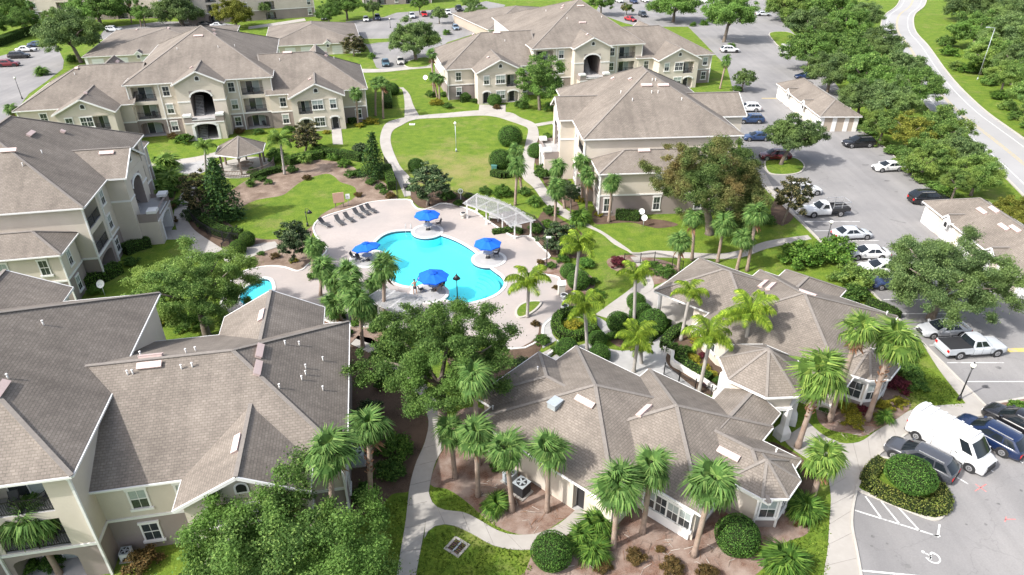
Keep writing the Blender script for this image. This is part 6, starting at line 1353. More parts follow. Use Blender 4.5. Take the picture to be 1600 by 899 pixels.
# denser planting by the left block, the pool beds and the court
for x, y, r, n, l in [(262, 262, 2.6, 26, 'large dark feathery palm in the bed by the left stair tower, upper one'), (270, 290, 2.6, 26, 'large dark feathery palm in the bed by the left stair tower, lower one'), (250, 300, 2.0, 22, 'feathery palm against the left stair porch'), (478, 290 - 40, 1.4, 18, 'cycad at the end of the sandy bed hedge')]:
    palm(l, None, (x, y), 'low', r=r, nf=n, name='palmetto', cat='shrub', zc=.5, mat='wash')
MORE = [((277, 318), 13, 'hedge', 'shrub at the bend of the left walk'), ((268, 345), 11, 'brownbush', 'bronze shrub below the left stair porch'), ((300, 335), 18, 'magnolia', 'dark shrub left of the conifer foot'), ((362, 338), 20, 'conifer', 'dark low conifer shrub right of the conifer foot'), ((318, 350), 14, 'hedge', 'shrub behind the dark walk fence, left'), ((395, 268), 10, 'hedgelime', 'little bright shrub by the gazebo rail, left'), ((410, 280), 9, 'hedge', 'little dark shrub on the sandy bed below the gazebo'), ((456, 266), 11, 'hedge', 'shrub at the foot of the gazebo queen palm'), ((538, 256), 12, 'hedgelime', 'bright shrub left of the path conifer'), ((595, 262), 13, 'magnolia', 'dark shrub right of the path conifer'), ((578, 285), 10, 'hedge', 'low shrub at the sandy bed end, upper'), ((594, 292), 9, 'hedge', 'low shrub at the sandy bed end, lower'),
  ((838, 358), 16, 'hedge', 'shrub under the right post of the curved pergola'), ((858, 352), 14, 'hedgelime', 'bright shrub behind the low dark magnolia'), ((890, 362), 15, 'croton', 'yellow green shrub behind the deck lamp bed'), ((898, 385), 16, 'hedge', 'shrub right of the low dark magnolia'), ((918, 412), 16, 'ball', 'shrub at the bend of the deck bed'), ((862, 330), 14, 'hedge', 'shrub between walk and pergola palms'), ((820, 300), 13, 'hedge', 'shrub at the foot of the pergola palm'), ((880, 290), 14, 'hedge', 'shrub under the left palms of the end on block'), ((905, 310), 12, 'croton', 'orange yellow shrub at the corner palms'),
  ((1075, 548), 12, 'hedge', 'green shrub in the court bed, left'), ((1110, 585), 12, 'croton', 'yellow shrub in the court bed by the pavilion'), ((1088, 532), 11, 'croton', 'yellow shrub below the porch palm'), ((1120, 596), 10, 'hedge', 'green shrub at the pavilion corner'), ((955, 525), 12, 'hedge', 'green shrub between the clipped balls'), ((985, 528), 14, 'hedge', 'dark shrub below the largest clipped ball'), ((1040, 505), 10, 'hedge', 'dark shrub at the porch column foot'), ((870, 548), 12, 'hedge', 'shrub between planter and office corner'),
  ((848, 532), 14, 'hedge', 'shrub at the oak side of the planter walk'), ((815, 570), 20, 'magnolia', 'dark shrub under the oak beside the office'), ((780, 600), 18, 'hedge', 'dark shrub by the office wall under the oak'), ((600, 590), 24, 'hedge', 'dark shrub under the oak near the nearest block'), ((575, 640), 24, 'magnolia', 'dark shrub in the shade of the nearest block'), ((590, 560), 18, 'hedgelime', 'bright shrub below the lattice pergola palms'), ((540, 520), 12, 'hedge', 'shrub at the corner of the back gable'), ((150, 455), 14, 'hedgelime', 'bright shrub under the hedge dish'), ((205, 410), 14, 'hedge', 'dark shrub at the left block balcony'), ((212, 470), 26, 'oaklight', 'light shrub beneath the bright oak, left'), ((300, 505), 26, 'hedgelime', 'lime shrub beneath the bright oak, front'), ((250, 500), 22, 'croton', 'yellowish shrub beneath the bright oak'), ((430, 150 + 90), 14, 'hedge', 'shrub behind the gazebo queen palm'), ((404, 206), 10, 'hedge', 'shrub under the right balconies of the top left block'), ((452, 203), 12, 'hedge', 'shrub below the wing balcony of the top left block'), ((270, 213), 9, 'brownbush', 'rusty shrub under the left balconies of the top left block'), ((700, 166), 9, 'hedge', 'shrub under the left window of the top centre wing'), ((742, 158), 8, 'hedge', 'shrub at the arched door of the top centre wing'), ((1245, 775), 16, 'hedgelime', 'bright shrub under the end bay fan palm'), ((1272, 735), 16, 'hedge', 'shrub between the walk and the office end tower'), ((1340, 625), 14, 'hedge', 'green shrub behind the yellow bushes'), ((1320, 622), 9, 'croton', 'yellow shrub against the clubhouse tower wall'), ((1430, 600), 20, 'hedge', 'green shrub on the verge beside the clubhouse end')]
for px, r, mt, l in MORE: shrub(l, px, r, mt, .75 if mt != 'croton' else .6)
PE = [((488, 432), 10, 'hedge', 'shrub at the foot of the deck edge palm'), ((512, 470), 12, 'hedgelime', 'bright shrub under the deck corner palms'), ((532, 492), 11, 'hedge', 'shrub under the row of deck palms, left'), ((556, 505), 12, 'hedgelime', 'bright shrub under the row of deck palms, middle'), ((585, 512), 12, 'hedge', 'shrub under the row of deck palms, right'), ((612, 518), 13, 'hedgelime', 'bright shrub below the lattice pergola'), ((632, 522), 13, 'hedge', 'dark shrub below the lattice pergola, right'), ((862, 415), 9, 'hedge', 'low shrub behind the deck lamp'), ((880, 405), 12, 'ball', 'shrub on the deck bed below the dark magnolia'), ((925, 440), 11, 'hedge', 'shrub right of the deck bed balls'), ((905, 470), 10, 'hedge', 'low shrub at the deck shower palm'), ((935, 460), 12, 'hedgelime', 'bright shrub at the edge of the walk by the terrace'), ((1000, 425), 14, 'hedge', 'shrub at the black fence gate'), ((1062, 560), 11, 'hedgelime', 'lime shrub inside the zigzag hedge'), ((1100, 600), 9, 'redleaf', 'small dark red shrub by the pavilion bed'), ((715, 318), 10, 'hedge', 'low shrub beneath the life ring'), ((660, 306), 9, 'hedge', 'low shrub at the magnolia foot'), ((430, 400), 9, 'brownbush', 'brown tuft on the bare bed by the wading pool'), ((408, 396), 7, 'hedge', 'little shrub at the left pool gate bed'), ((480, 300 - 22), 8, 'brownbush', 'brown tuft on the sandy bed'), ((420, 285), 8, 'hedge', 'green tuft on the sandy bed'), ((560, 305), 8, 'brownbush', 'brown oval bush right of the white pool sign')]
for px, r, mt, l in PE: shrub(l, px, r, mt, .75)
for c, r, mt, l in [((512, 20), 20, 'oak', 'small oak on the far lawn right of the arched far block'), ((582, 13), 15, 'oakgrey', 'small tree at the top edge above the white and navy cars'), ((655, 5), 16, 'oak', 'small oak in front of the far block at the top edge'), ((735, 4), 15, 'oak', 'small oak at the top edge above the black pickup'), ((412, 12), 14, 'oakgrey', 'slim tree before the arched far block'), ((85, 32), 22, 'oaklight', 'light green tree between the corner trees and the top left oak'), ((222, 22), 18, 'oak', 'dark tree between the tall bare palms and the far oak')]:
    tree(l, c, r, 'oak', mt, zc=3.6)
# ================================================================== VEHICLES
def loft(mb, st, mat):
    """st: (x, top z, half width, bottom z)"""
    ring = lambda x, zt, w, zb: [(x, 0, zt)] + [(x, s * w * a, zt - (zt - zb) * b) for s, seq in ((1, ((.55, .0), (.84, .03), (.95, .10), (1, .30), (1, .55), (.985, .85), (.93, 1))), (-1, ((.93, 1), (.985, .85), (1, .55), (1, .30), (.95, .10), (.84, .03), (.55, 0)))) for a, b in seq]
    R = [ring(*s) for s in st]; n = len(R[0]); v = [p for r in R for p in r]; f = []
    for i in range(len(R) - 1):
        for j in range(n): f.append((i * n + j, i * n + (j + 1) % n, (i + 1) * n + (j + 1) % n, (i + 1) * n + j))
    f.append(tuple(range(n))[::-1]); f.append(tuple((len(R) - 1) * n + j for j in range(n))); mb.faces(v, f, mat, True)
def cabin(mb, g, zb, zt, wb, wt, xb0, xt0, xt1, xb1, panes, gl):
    """rounded roof; screens bowed across the car; side panes set in the sides"""
    ys = (-1, -.86, -.5, 0, .5, .86, 1); crown_ = lambda y: (zt - .10) + .115 * (1 - abs(y) ** 2.6)
    xs = [xt0 + (xt1 - xt0) * f for f in (0, .2, .45, .7, 1)]; v = []
    for k, x in enumerate(xs):
        f = k / 4; d = .07 * (2 * f - 1) ** 2 if xt1 - xt0 < -.9 else .02
        bow = .09 * (1 if k == 0 else -1 if k == 4 else 0)
        v += [(x + bow * (1 - y * y), y * wt, crown_(y) - d * (1 - abs(y) ** 2)) for y in ys]
    n = len(ys); mb.faces(v, [(i * n + q, i * n + q + 1, i * n + n + q + 1, i * n + n + q) for i in range(4) for q in range(n - 1)], g, True)
    for s in (1, -1):
        q = [(xb0, s * wb, zb), (xt0, s * wt, zt - .10), (xt1, s * wt, zt - .10), (xb1, s * wb, zb)]; mb.poly(q if s < 0 else q[::-1], g)
    def screen(xb, xt, sgn, row, nm):
        lo = [Vector((xb + sgn * .10 * (1 - y * y), y * wb, zb)) for y in ys]; hi = [Vector(v[row * n + k]) for k in range(n)]
        mb.faces(lo + hi, [(k, k + 1, n + k + 1, n + k) for k in range(n - 1)], g, True)
        m = MB(); off = Vector((sgn * .012, 0, .010)); a = [l.lerp(h, .06) for l, h in zip(lo, hi)]; b = [l.lerp(h, .90) for l, h in zip(lo, hi)]
        sq = lambda p: Vector((p.x, p.y * .93, p.z)) + off
        m.faces([sq(p) for p in a] + [sq(p) for p in b], [(k, k + 1, n + k + 1, n + k) for k in range(n - 1)], 'carglass', True); gl[nm] = m
    screen(xb0, xt0, 1, 0, 'windshield'); screen(xb1, xt1, -1, 4, 'rear_window')
    k = 0
    for s in (1, -1):
        for a, b in panes:
            lo = lambda f: Vector((xb0 + (xb1 - xb0) * f, s * wb, zb)); up = lambda f: Vector((xt0 + (xt1 - xt0) * f, s * wt, zt - .10))
            out = Vector((0, s * .012, .004)); q = [lo(a).lerp(up(a), .10) + out, lo(b).lerp(up(b), .10) + out, lo(b).lerp(up(b), .88) + out, lo(a).lerp(up(a), .88) + out]
            m = MB(); m.poly(q if s > 0 else q[::-1], 'carglass'); gl['side_window.%d' % k] = m; k += 1
def make_car(kind):
    body, parts, gl = MB(), [], {}
    if kind == 'sedan':
        L, W, wb_, wr = 4.75, .91, 2.75, .33; st = [(2.38, .50, .50, .32), (2.34, .60, .66, .24), (2.22, .68, .77, .21), (2.0, .75, .85, .20), (1.6, .81, .90, .20), (1.2, .86, .91, .20), (.6, .91, .915, .20), (-.9, .92, .915, .20), (-1.5, .95, .91, .20), (-2.0, .95, .87, .22), (-2.25, .92, .80, .25), (-2.36, .80, .70, .30)]
        cab = (.88, 1.45, .86, .62, 1.20, .20, -1.0, -1.85); panes = ((.20, .49), (.52, .82))
    elif kind == 'suv':
        L, W, wb_, wr = 4.75, .94, 2.8, .37; st = [(2.38, .60, .54, .34), (2.34, .74, .70, .27), (2.2, .84, .81, .25), (1.95, .92, .89, .24), (1.5, .99, .935, .24), (1.0, 1.03, .945, .24), (.5, 1.05, .945, .24), (-1.0, 1.06, .945, .24), (-1.7, 1.08, .935, .25), (-2.1, 1.07, .90, .27), (-2.30, 1.0, .82, .31), (-2.36, .86, .72, .36)]
        cab = (1.02, 1.66, .89, .68, 1.25, .35, -1.62, -2.26); panes = ((.14, .38), (.40, .64), (.67, .92))
    elif kind in ('pickup', 'flatbed'):
        L, W, wb_, wr = 5.85, 1.0, 3.65, .40; cutb = -.55 if kind == 'pickup' else -.35
        st = [(2.90, .72, .80, .42), (2.86, .98, .92, .36), (2.6, 1.10, .98, .35), (1.5, 1.16, 1.0, .35), (1.1, 1.18, 1.0, .35), (cutb, 1.18, 1.0, .35), (cutb - .06, 1.16, .98, .36)]
        cab = (1.15, 1.88, .92, .74, 1.35, .62, (-.45 if kind == 'pickup' else .0), (-.60 if kind == 'pickup' else -.33)); panes = ((.16, .52), (.56, .9)) if kind == 'pickup' else ((.24, .85),)
    else:
        L, W, wb_, wr = 5.98, 1.02, 4.03, .36; st = [(2.95, .80, .80, .30), (2.88, .98, .94, .24), (2.55, 1.18, 1.0, .22), (2.0, 1.36, 1.02, .22), (1.9, 1.40, 1.02, .22), (-2.9, 1.40, 1.02, .24), (-2.98, 1.38, .98, .30)]
        cab = (1.32, 2.46, 1.0, .90, 2.28, 1.42, -2.9, -2.97); panes = ((.05, .20),)
    loft(body, st, 'paint'); cabin(body, 'paint', *cab, panes, gl)
    f0, r0 = wb_ / 2 + .12, -wb_ / 2 + .12
    if kind == 'van': f0, r0 = 2.02, -2.01
    if kind == 'pickup':
        for s in (1, -1): body.box((-2.85, s * 1.0 - (.10 if s > 0 else 0), .55), (-.6, s * 1.0 + (.10 if s < 0 else 0), 1.16), 'paint')
        body.box((-2.92, -.98, .5), (-2.82, .98, 1.14), 'paint'); body.box((-2.85, -.9, .5), (-.6, .9, .78), 'bumper'); body.box((-2.85, -.93, 1.165), (-.58, .93, 1.20), 'bumper'); body.box((-3.02, -.95, .42), (-2.9, .95, .62), 'galv')
    if kind == 'flatbed':
        body.box((-2.9, -.98, .78), (-.45, .98, .92), 'bumper'); body.box((-2.9, -.98, .92), (-.5, -.92, 1.22), 'bumper'); body.box((-2.9, .92, .92), (-.5, .98, 1.22), 'bumper'); body.box((-2.9, -.98, .92), (-2.84, .98, 1.22), 'bumper'); body.box((-2.7, -.4, .4), (-.3, .4, .78), 'bumper')
        for x in (-.55, -1.7, -2.85):
            for s in (-.9, .9): body.box((x - .03, s - .03, .9), (x + .03, s + .03, 1.95), 'alu')
        for s in (-.9, .9): body.box((-2.85, s - .03, 1.9), (-.55, s + .03, 1.95), 'alu'); body.box((-2.85, s - .02, 1.5), (-.55, s + .02, 1.54), 'alu')
        body.box((-2.87, -.9, 1.9), (-2.82, .9, 1.95), 'alu')
    if kind == 'van':
        for s in (-1, 1):
            body.box((2.42, s * .62 - .2, .98), (2.86, s * .62 + .2, 1.0), 'paint')
            for x in (1.62, .55, -.9): body.box((x - .012, s * 1.022 - .006, .45), (x + .012, s * 1.022 + .006, 1.36), 'bumper')
            body.box((.75, s * 1.03 - .012, 1.02), (.95, s * 1.03 + .012, 1.08), 'bumper')
        for k in range(2): body.box((-1.2 + k * 1.4, -1.012, 1.7), (-1.14 + k * 1.4, -.99, 1.76), 'bumper')
        body.box((2.88, -.55, .58), (2.99, .55, .92), 'bumper')
        for k in range(7): body.box((-2.6 + k * .62, -.78, 2.515), (-2.42 + k * .62, .78, 2.535), 'paint')
        for s in (-1, 1): body.box((-2.6, s * 1.02 - .02, .30), (1.5, s * 1.02 + .02, .42), 'bumper')
    # bumpers, lower sills, grille
    body.box((st[0][0] - .10, -st[0][2] * .95, .30), (st[0][0] + .03, st[0][2] * .95, .50), 'bumper'); body.box((st[0][0] - .04, -st[0][2] * .5, .54), (st[0][0] + .02, st[0][2] * .5, .68), 'bumper')
    if kind not in ('pickup', 'flatbed'): body.box((st[-1][0] - .05, -st[-1][2] * .95, .28), (st[-1][0] + .08, st[-1][2] * .95, .48), 'bumper')
    if kind == 'suv':
        for s in (-1, 1): body.box((-1.5, s * .63 - .02, 1.60), (.2, s * .63 + .02, 1.66), 'alu')
    for x in (f0, r0):
        for s in (-1, 1): body.tube([(x, s * (W - .02), wr + .02), (x, s * (W + .008), wr + .02)], wr + .075, 'bumper', 18)
    if kind in ('sedan', 'suv', 'pickup'):
        xs = {'sedan': (.95, -.15, -1.15), 'suv': (.98, -.12, -1.2), 'pickup': (1.2, .35, -.5)}[kind]; zt_ = cab[0] - .10
        for s in (-1, 1):
            for x in xs: body.box((x - .01, s * (W - .002) - .006, .42), (x + .01, s * (W - .002) + .006, zt_), 'bumper')
            for x in xs[1:]: body.box((x + .1, s * (W + .004) - .012, zt_ - .10), (x + .28, s * (W + .004) + .012, zt_ - .06), 'paint')
            body.box((-wb_ / 2 + .55, s * (W - .01) - .012, .24), (wb_ / 2 - .35, s * (W - .01) + .012, .33), 'bumper')
    parts.append(('body', body.mesh('body')))
    for nm, m in gl.items(): parts.append((nm.split('.')[0], m.mesh(nm.split('.')[0])))
    wm = MB(); wm.tube([(0, -.11, 0), (0, .11, 0)], wr, 'rubber', 20); wmesh = wm.mesh('wheel')
    rm = MB(); rm.tube([(0, -.125, 0), (0, .125, 0)], wr * .62, 'rim', 14)
    for k in range(5):
        for s in (-1, 1): a = 2 * pi * k / 5 + .3; rm.box((wr * .28 * cos(a) - .035, s * .128 - .004, wr * .28 * sin(a) - .035), (wr * .28 * cos(a) + .035, s * .128 + .004, wr * .28 * sin(a) + .035), 'rubber')
    rmesh = rm.mesh('rim'); wheels = [(x, s * (W - .095), wr) for x in (f0, r0) for s in (-1, 1)]
    lm = MB(); lm.box((-.10, -.16, -.07), (.03, .16, .07), 'lamp_clear'); tm = MB(); tm.box((-.03, -.13, -.12), (.06, .13, .12), 'lamp_red'); mm = MB(); mm.box((-.09, -.10, -.08), (.09, .10, .08), 'paint')
    lamps = [('headlight', lm.mesh('headlight'), (st[1][0] - .0, s * st[1][2] * .76, st[1][1] - .12)) for s in (-1, 1)]
    lamps += [('taillight', tm.mesh('taillight'), ((st[-1][0] if kind not in ('pickup', 'flatbed') else -2.93), s * (st[-1][2] * .86 if kind != 'flatbed' else .8), st[-1][1] - .17 if kind not in ('pickup', 'flatbed') else .92)) for s in (-1, 1)]
    lamps += [('mirror', mm.mesh('mirror'), (cab[4] - .25, s * (W + .08), cab[0] + .06)) for s in (-1, 1)]
    return dict(parts=parts, wheel=wmesh, rim=rmesh, wheels=wheels, lamps=lamps, W=W)
CARS = {}
PAINT = {}
def car(kind, col, label, px=None, head=None, wheels=None, s=1.0, cat=None):
    if kind not in CARS: CARS[kind] = make_car(kind)
    c = CARS[kind]; ck = tuple(col)
    if ck not in PAINT: PAINT[ck] = paint('car_paint', col)
    if wheels:
        a, b = P(*wheels[0]), P(*wheels[1]); d = (b - a).normalized(); n = Vector((-d.y, d.x, 0)); n = n if n.y > 0 else -n
        p = (a + b) / 2 + n * (c['W'] - .1); head = math.degrees(atan2(d.y, d.x))
    else: p = P(*px)
    p.z = .03; far_ = p.y > 150
    t = thing({'sedan': 'parked_car', 'suv': 'parked_car', 'pickup': 'pickup_truck', 'flatbed': 'flatbed_truck', 'van': 'cargo_van'}[kind], label, cat or {'van': 'van', 'pickup': 'pickup truck', 'flatbed': 'truck'}.get(kind, 'car'), p, radians(head), 'parked vehicles', s)
    def put(nm, me, loc=(0, 0, 0), par=t, rot=None):
        o = obj(nm, me, par, loc, rot)
        for i, m in enumerate(me.materials):
            if m is None or m.name == 'paint_slot': o.material_slots[i].link = 'OBJECT'; o.material_slots[i].material = PAINT[ck]
        return o
    for nm, me in c['parts']: put(nm, me)
    for w in c['wheels']:
        o = put('wheel', c['wheel'], w)
        if not far_: put('rim', c['rim'], (0, 0, 0), o)
    for nm, me, loc in c['lamps']:
        if not (far_ and nm == 'mirror'): put(nm, me, loc)
    return t
M['paint'] = plain('paint_slot', (.5, .5, .5), .3)
WH, BK, SV, GY_, NV, RD = (.60, .60, .595), (.010, .010, .012), (.44, .46, .48), (.10, .105, .115), (.012, .025, .075), (.30, .012, .016)
car('flatbed', WH, 'white flatbed truck with a metal rack, nosed in to the walk', wheels=((1315, 339), (1270, 341)))
car('sedan', SV, 'silver sedan backed in beside the lamp post', wheels=((1317, 377), (1353, 375)))
car('suv', WH, 'white sport utility car half hidden by the bronze magnolia', wheels=((1242, 307), (1276, 306)))
car('sedan', WH, 'white sedan alone on the tree side of the car park', wheels=((1407, 268.5), (1376, 270)))
car('suv', BK, 'black sport utility car at the end of the garage with pilasters', wheels=((1360, 231), (1329, 232)), s=1.08)
car('suv', BK, 'black sport utility car beside the right edge garage roof', wheels=((1437, 321), (1472, 320)), s=1.08)
car('sedan', (.36, .37, .385), 'silver coupe half under the broad oak, beside the pickup', wheels=((1500, 528), (1459, 530)))
car('pickup', SV, 'silver crew cab pickup with a black bed cover', wheels=((1495, 562), (1553, 558)))
car('sedan', NV, 'dark blue sedan behind the garage with pilasters', (1258, 123), 180)
car('van', WH, 'large white high roofed cargo van at the walk', wheels=((1430, 687), (1512, 737)))
car('suv', (.006, .016, .055), 'dark blue sport utility car right of the white van', (1543, 690), 124, s=1.04)
car('suv', BK, 'black sport utility car cut by the right edge, beside the blue one', (1588, 672), 124, s=1.06)
car('suv', (.055, .058, .068), 'dark grey estate car behind the clipped parking island', wheels=((1461, 752), (1396, 718)), s=1.02)
car('sedan', WH, 'white sedan with its nose under the broad oak, upper one', (1354, 402), 180)
car('sedan', WH, 'white sedan under the broad oak, lower one', (1374, 425), 180)
car('sedan', (.02, .035, .09), 'dark blue car deep under the broad oak by the kerb', (1392, 448), 180)
car('suv', (.10, .012, .016), 'dark red car behind the oak on the grass island', (1210, 249), 180)
car('sedan', (.025, .05, .12), 'dark blue sedan at the gable of the end on block, lower one', (1182, 219), 180)
car('suv', (.02, .045, .11), 'dark blue car at the gable of the end on block, upper one', (1172, 192), 180)
car('suv', WH, 'white sport utility car beyond the gable of the end on block', (1168, 174), 180)
car('suv', WH, 'white sport utility car behind the right wing of the top centre block', (1140, 82), 0)
car('sedan', SV, 'silver sedan driving in at the upper car park entry', (1192, 25), -8)
car('suv', (.03, .035, .045), 'dark sport utility car facing the camera right of the top centre roof', (1004, 26), -82)
car('sedan', RD, 'red car mostly hidden by the right slope of the top centre roof', (985, 33), -60)
for x, y, k, c, l in [(967, 4, 'suv', WH, 'white car at the top edge, left of the dark one'), (990, 5, 'suv', NV, 'dark blue car at the top edge between two white ones'), (1007, 3, 'sedan', WH, 'white sedan at the top edge beside the dark oak'), (1099, 4, 'suv', WH, 'white car at the top edge right of the dark oak'),
    (572, 33, 'sedan', WH, 'white sedan in the top row, leftmost, beside a navy one'), (590, 31, 'suv', NV, 'navy sport utility car beside a white sedan in the top row'), (644, 28, 'suv', SV, 'silver sport utility car left of the bright red car'), (663, 25, 'sedan', (.45, .015, .02), 'bright red car in the top row'), (679, 23, 'sedan', GY_, 'grey car right of the bright red car'), (700, 22, 'sedan', WH, 'white sedan between the grey car and the black pickup'), (717, 17, 'pickup', BK, 'black pickup truck at the right end of the top row'), (712, 46, 'sedan', (.16, .22, .28), 'blue grey sedan alone in front of the top row'), (603, 102, 'sedan', (.05, .10, .13), 'dark teal sedan at the walk beside a beige one'), (626, 99, 'sedan', (.40, .385, .36), 'beige silver sedan at the walk by the island oak'), (507, 31, 'suv', (.02, .02, .022), 'dark car showing only its roof behind the long garage')]:
    car(k, c, l, (x, y), -78)
car('suv', (.16, .012, .018), 'dark red car at the left edge of the car park', (14, 104), 12)
car('suv', BK, 'black sport utility car in the left car park', (31, 91), 12)
car('sedan', WH, 'white sedan in the left car park behind a black car', (42, 81), 12)
car('sedan', (.03, .06, .12), 'navy car beside the oak in the left car park', (60, 73), 10)
car('suv', SV, 'silver car behind the top left garage roof', (178, 50), 0)
car('sedan', BK, 'black car behind the top left stair tower roof', (322, 41), 0)
car('sedan', SV, 'silver car behind the top left stair tower roof, beside the yellow green tree', (342, 43), 0)
p = P(1233, 86); t = thing('cargo_trailer', 'white box trailer with its dark rear end open beside the car park oaks', 'trailer', (p.x, p.y, .03), radians(5)); m = MB(); m.box((-2.0, -1.05, .5), (2.3, 1.05, 2.5), 'white'); m.box((-2.03, -.92, .6), (-1.99, .92, 2.35), 'bumper'); obj('box', m.mesh('box'), t)  # box is closed; a dark plate paints the shade of the open rear
m = MB(); m.beam((2.2, 0, .5), (3.3, 0, .5), .12, .12, 'bumper'); obj('drawbar', m.mesh('drawbar'), t)
wm = MB(); wm.tube([(0, -.1, 0), (0, .1, 0)], .35, 'rubber', 16); wme = wm.mesh('wheel')
for x in (-.4, .5):
    for s in (-1, 1): obj('wheel', wme, t, (x, s * 1.1, .35))
# ================================================================== STREET FURNITURE, POOL FURNITURE, PEOPLE
def lamp(label, base, top, kind='globe', pole='darkmetal', name='lamp_post'):
    b = P(*base); h = height_at(b, top[1]); t = thing(name, label, 'lamp', b); r = .06
    m = MB(); m.cyl((0, 0, 0), .16, .5, pole, 12, .10); m.cyl((0, 0, .5), r, h - .85, pole, 10, r * .85); m.cyl((0, 0, h - .38), .10, .1, pole, 10); obj('pole', m.mesh('pole'), t)
    m = MB()
    if kind == 'globe': m.dome((0, 0, h - .08), .22, 'globe', 14, 8); m.cyl((0, 0, h + .1), .08, .1, pole, 8); obj('globe', m.mesh('globe'), t)
    elif kind == 'shade': m.cyl((0, 0, h - .42), .42, .42, 'darkmetal', 16, .10); m.cyl((0, 0, h), .10, .25, 'darkmetal', 10, .02); m.cyl((0, 0, h - .5), .16, .1, 'globe', 10); obj('lamp_shade', m.mesh('lamp_shade'), t)
    elif kind == 'hook':
        m.tube([(0, 0, h - .3), (.05, 0, h + .1), (.35, 0, h + .18), (.5, 0, h - .05)], .03, 'darkmetal', 6); m.cyl((.5, 0, h - .42), .36, .36, 'darkmetal', 14, .08); obj('lamp_shade', m.mesh('lamp_shade'), t)
    elif kind == 'flat': m.box((-.15, -.12, h - .3), (.4, .12, h - .18), 'signwhite'); obj('lamp_head', m.mesh('lamp_head'), t)
    elif kind == 'arm': m.beam((0, 0, h - .1), (-1.2, 0, h), .08, .08, 'galv'); m.box((-1.9, -.18, h - .06), (-1.1, .18, h + .08), 'galv'); obj('lamp_head', m.mesh('lamp_head'), t)
    return t
lamp('globe lamp post standing alone on the oval lawn', (713, 237), (711, 192), pole='galv')
lamp('black globe lamp post on the verge beside the silver pickup', (1498, 625), (1521, 570))
lamp('black globe lamp post beside the silver sedan', (1288, 391), (1299, 346))
lamp('globe lamp post in the left car park', (35, 155), (22, 121))
lamp('globe lamp post beside the small tree at the right wing corner', (1160, 138), (1155, 120))
lamp('globe lamp post behind the round oak at the top centre car park', (610, 44), (609, 29))
lamp('globe lamp post in front of the black pickup row', (709, 36), (708, 24))
lamp('tall grey street light on the verge beyond the road', (1527, 125), (1550, 43), 'arm', 'galv', 'street_light')
lamp('black deck lamp beside the bed at the pool right side', (854, 418), (852, 368), 'flat')
lamp('black bell shaded deck lamp above the oak crown at the pool', (715, 470), (713, 430), 'shade')
lamp('black hooked deck lamp by the round magnolia', (481, 354), (480, 328), 'hook')
lamp('slim black lamp post behind the gate magnolia', (670, 320), (665, 264), 'shade')

# umbrellas with tables and sling chairs
def slingchair(label, px, rz, z=.085):
    p = P(*px); t = thing('patio_chair', label, 'chair', (p.x, p.y, z), radians(rz), 'sling chairs at the blue umbrellas')
    def seat(): m = MB(); m.poly([(-.24, -.23, .42), (.24, -.23, .42), (.24, .24, .36), (-.24, .24, .36)], 'sling'); m.poly([(-.24, .24, .36), (.24, .24, .36), (.24, .24, .30), (-.24, .24, .30)], 'sling'); m.box((-.24, -.23, .37), (.24, .22, .39), 'sling'); return m.mesh('seat')
    def back(): m = MB(); m.poly([(-.24, .24, .38), (.24, .24, .38), (.24, .46, .98), (-.24, .46, .98)], 'sling'); m.beam((0, .25, .40), (0, .455, .96), .48, .03, 'sling'); return m.mesh('backrest')
    def leg(): m = MB(); m.tube([(0, -.26, 0), (0, -.25, .62), (0, .36, .64)], .02, 'bumper', 6); m.tube([(0, .34, 0), (0, .22, .40), (0, .48, 1.0)], .02, 'bumper', 6); return m.mesh('side_frame')
    obj('seat', cached('cseat', seat), t); obj('backrest', cached('cback', back), t)
    for x in (-.26, .26): obj('side_frame', cached('cleg', leg), t, (x, 0, 0))
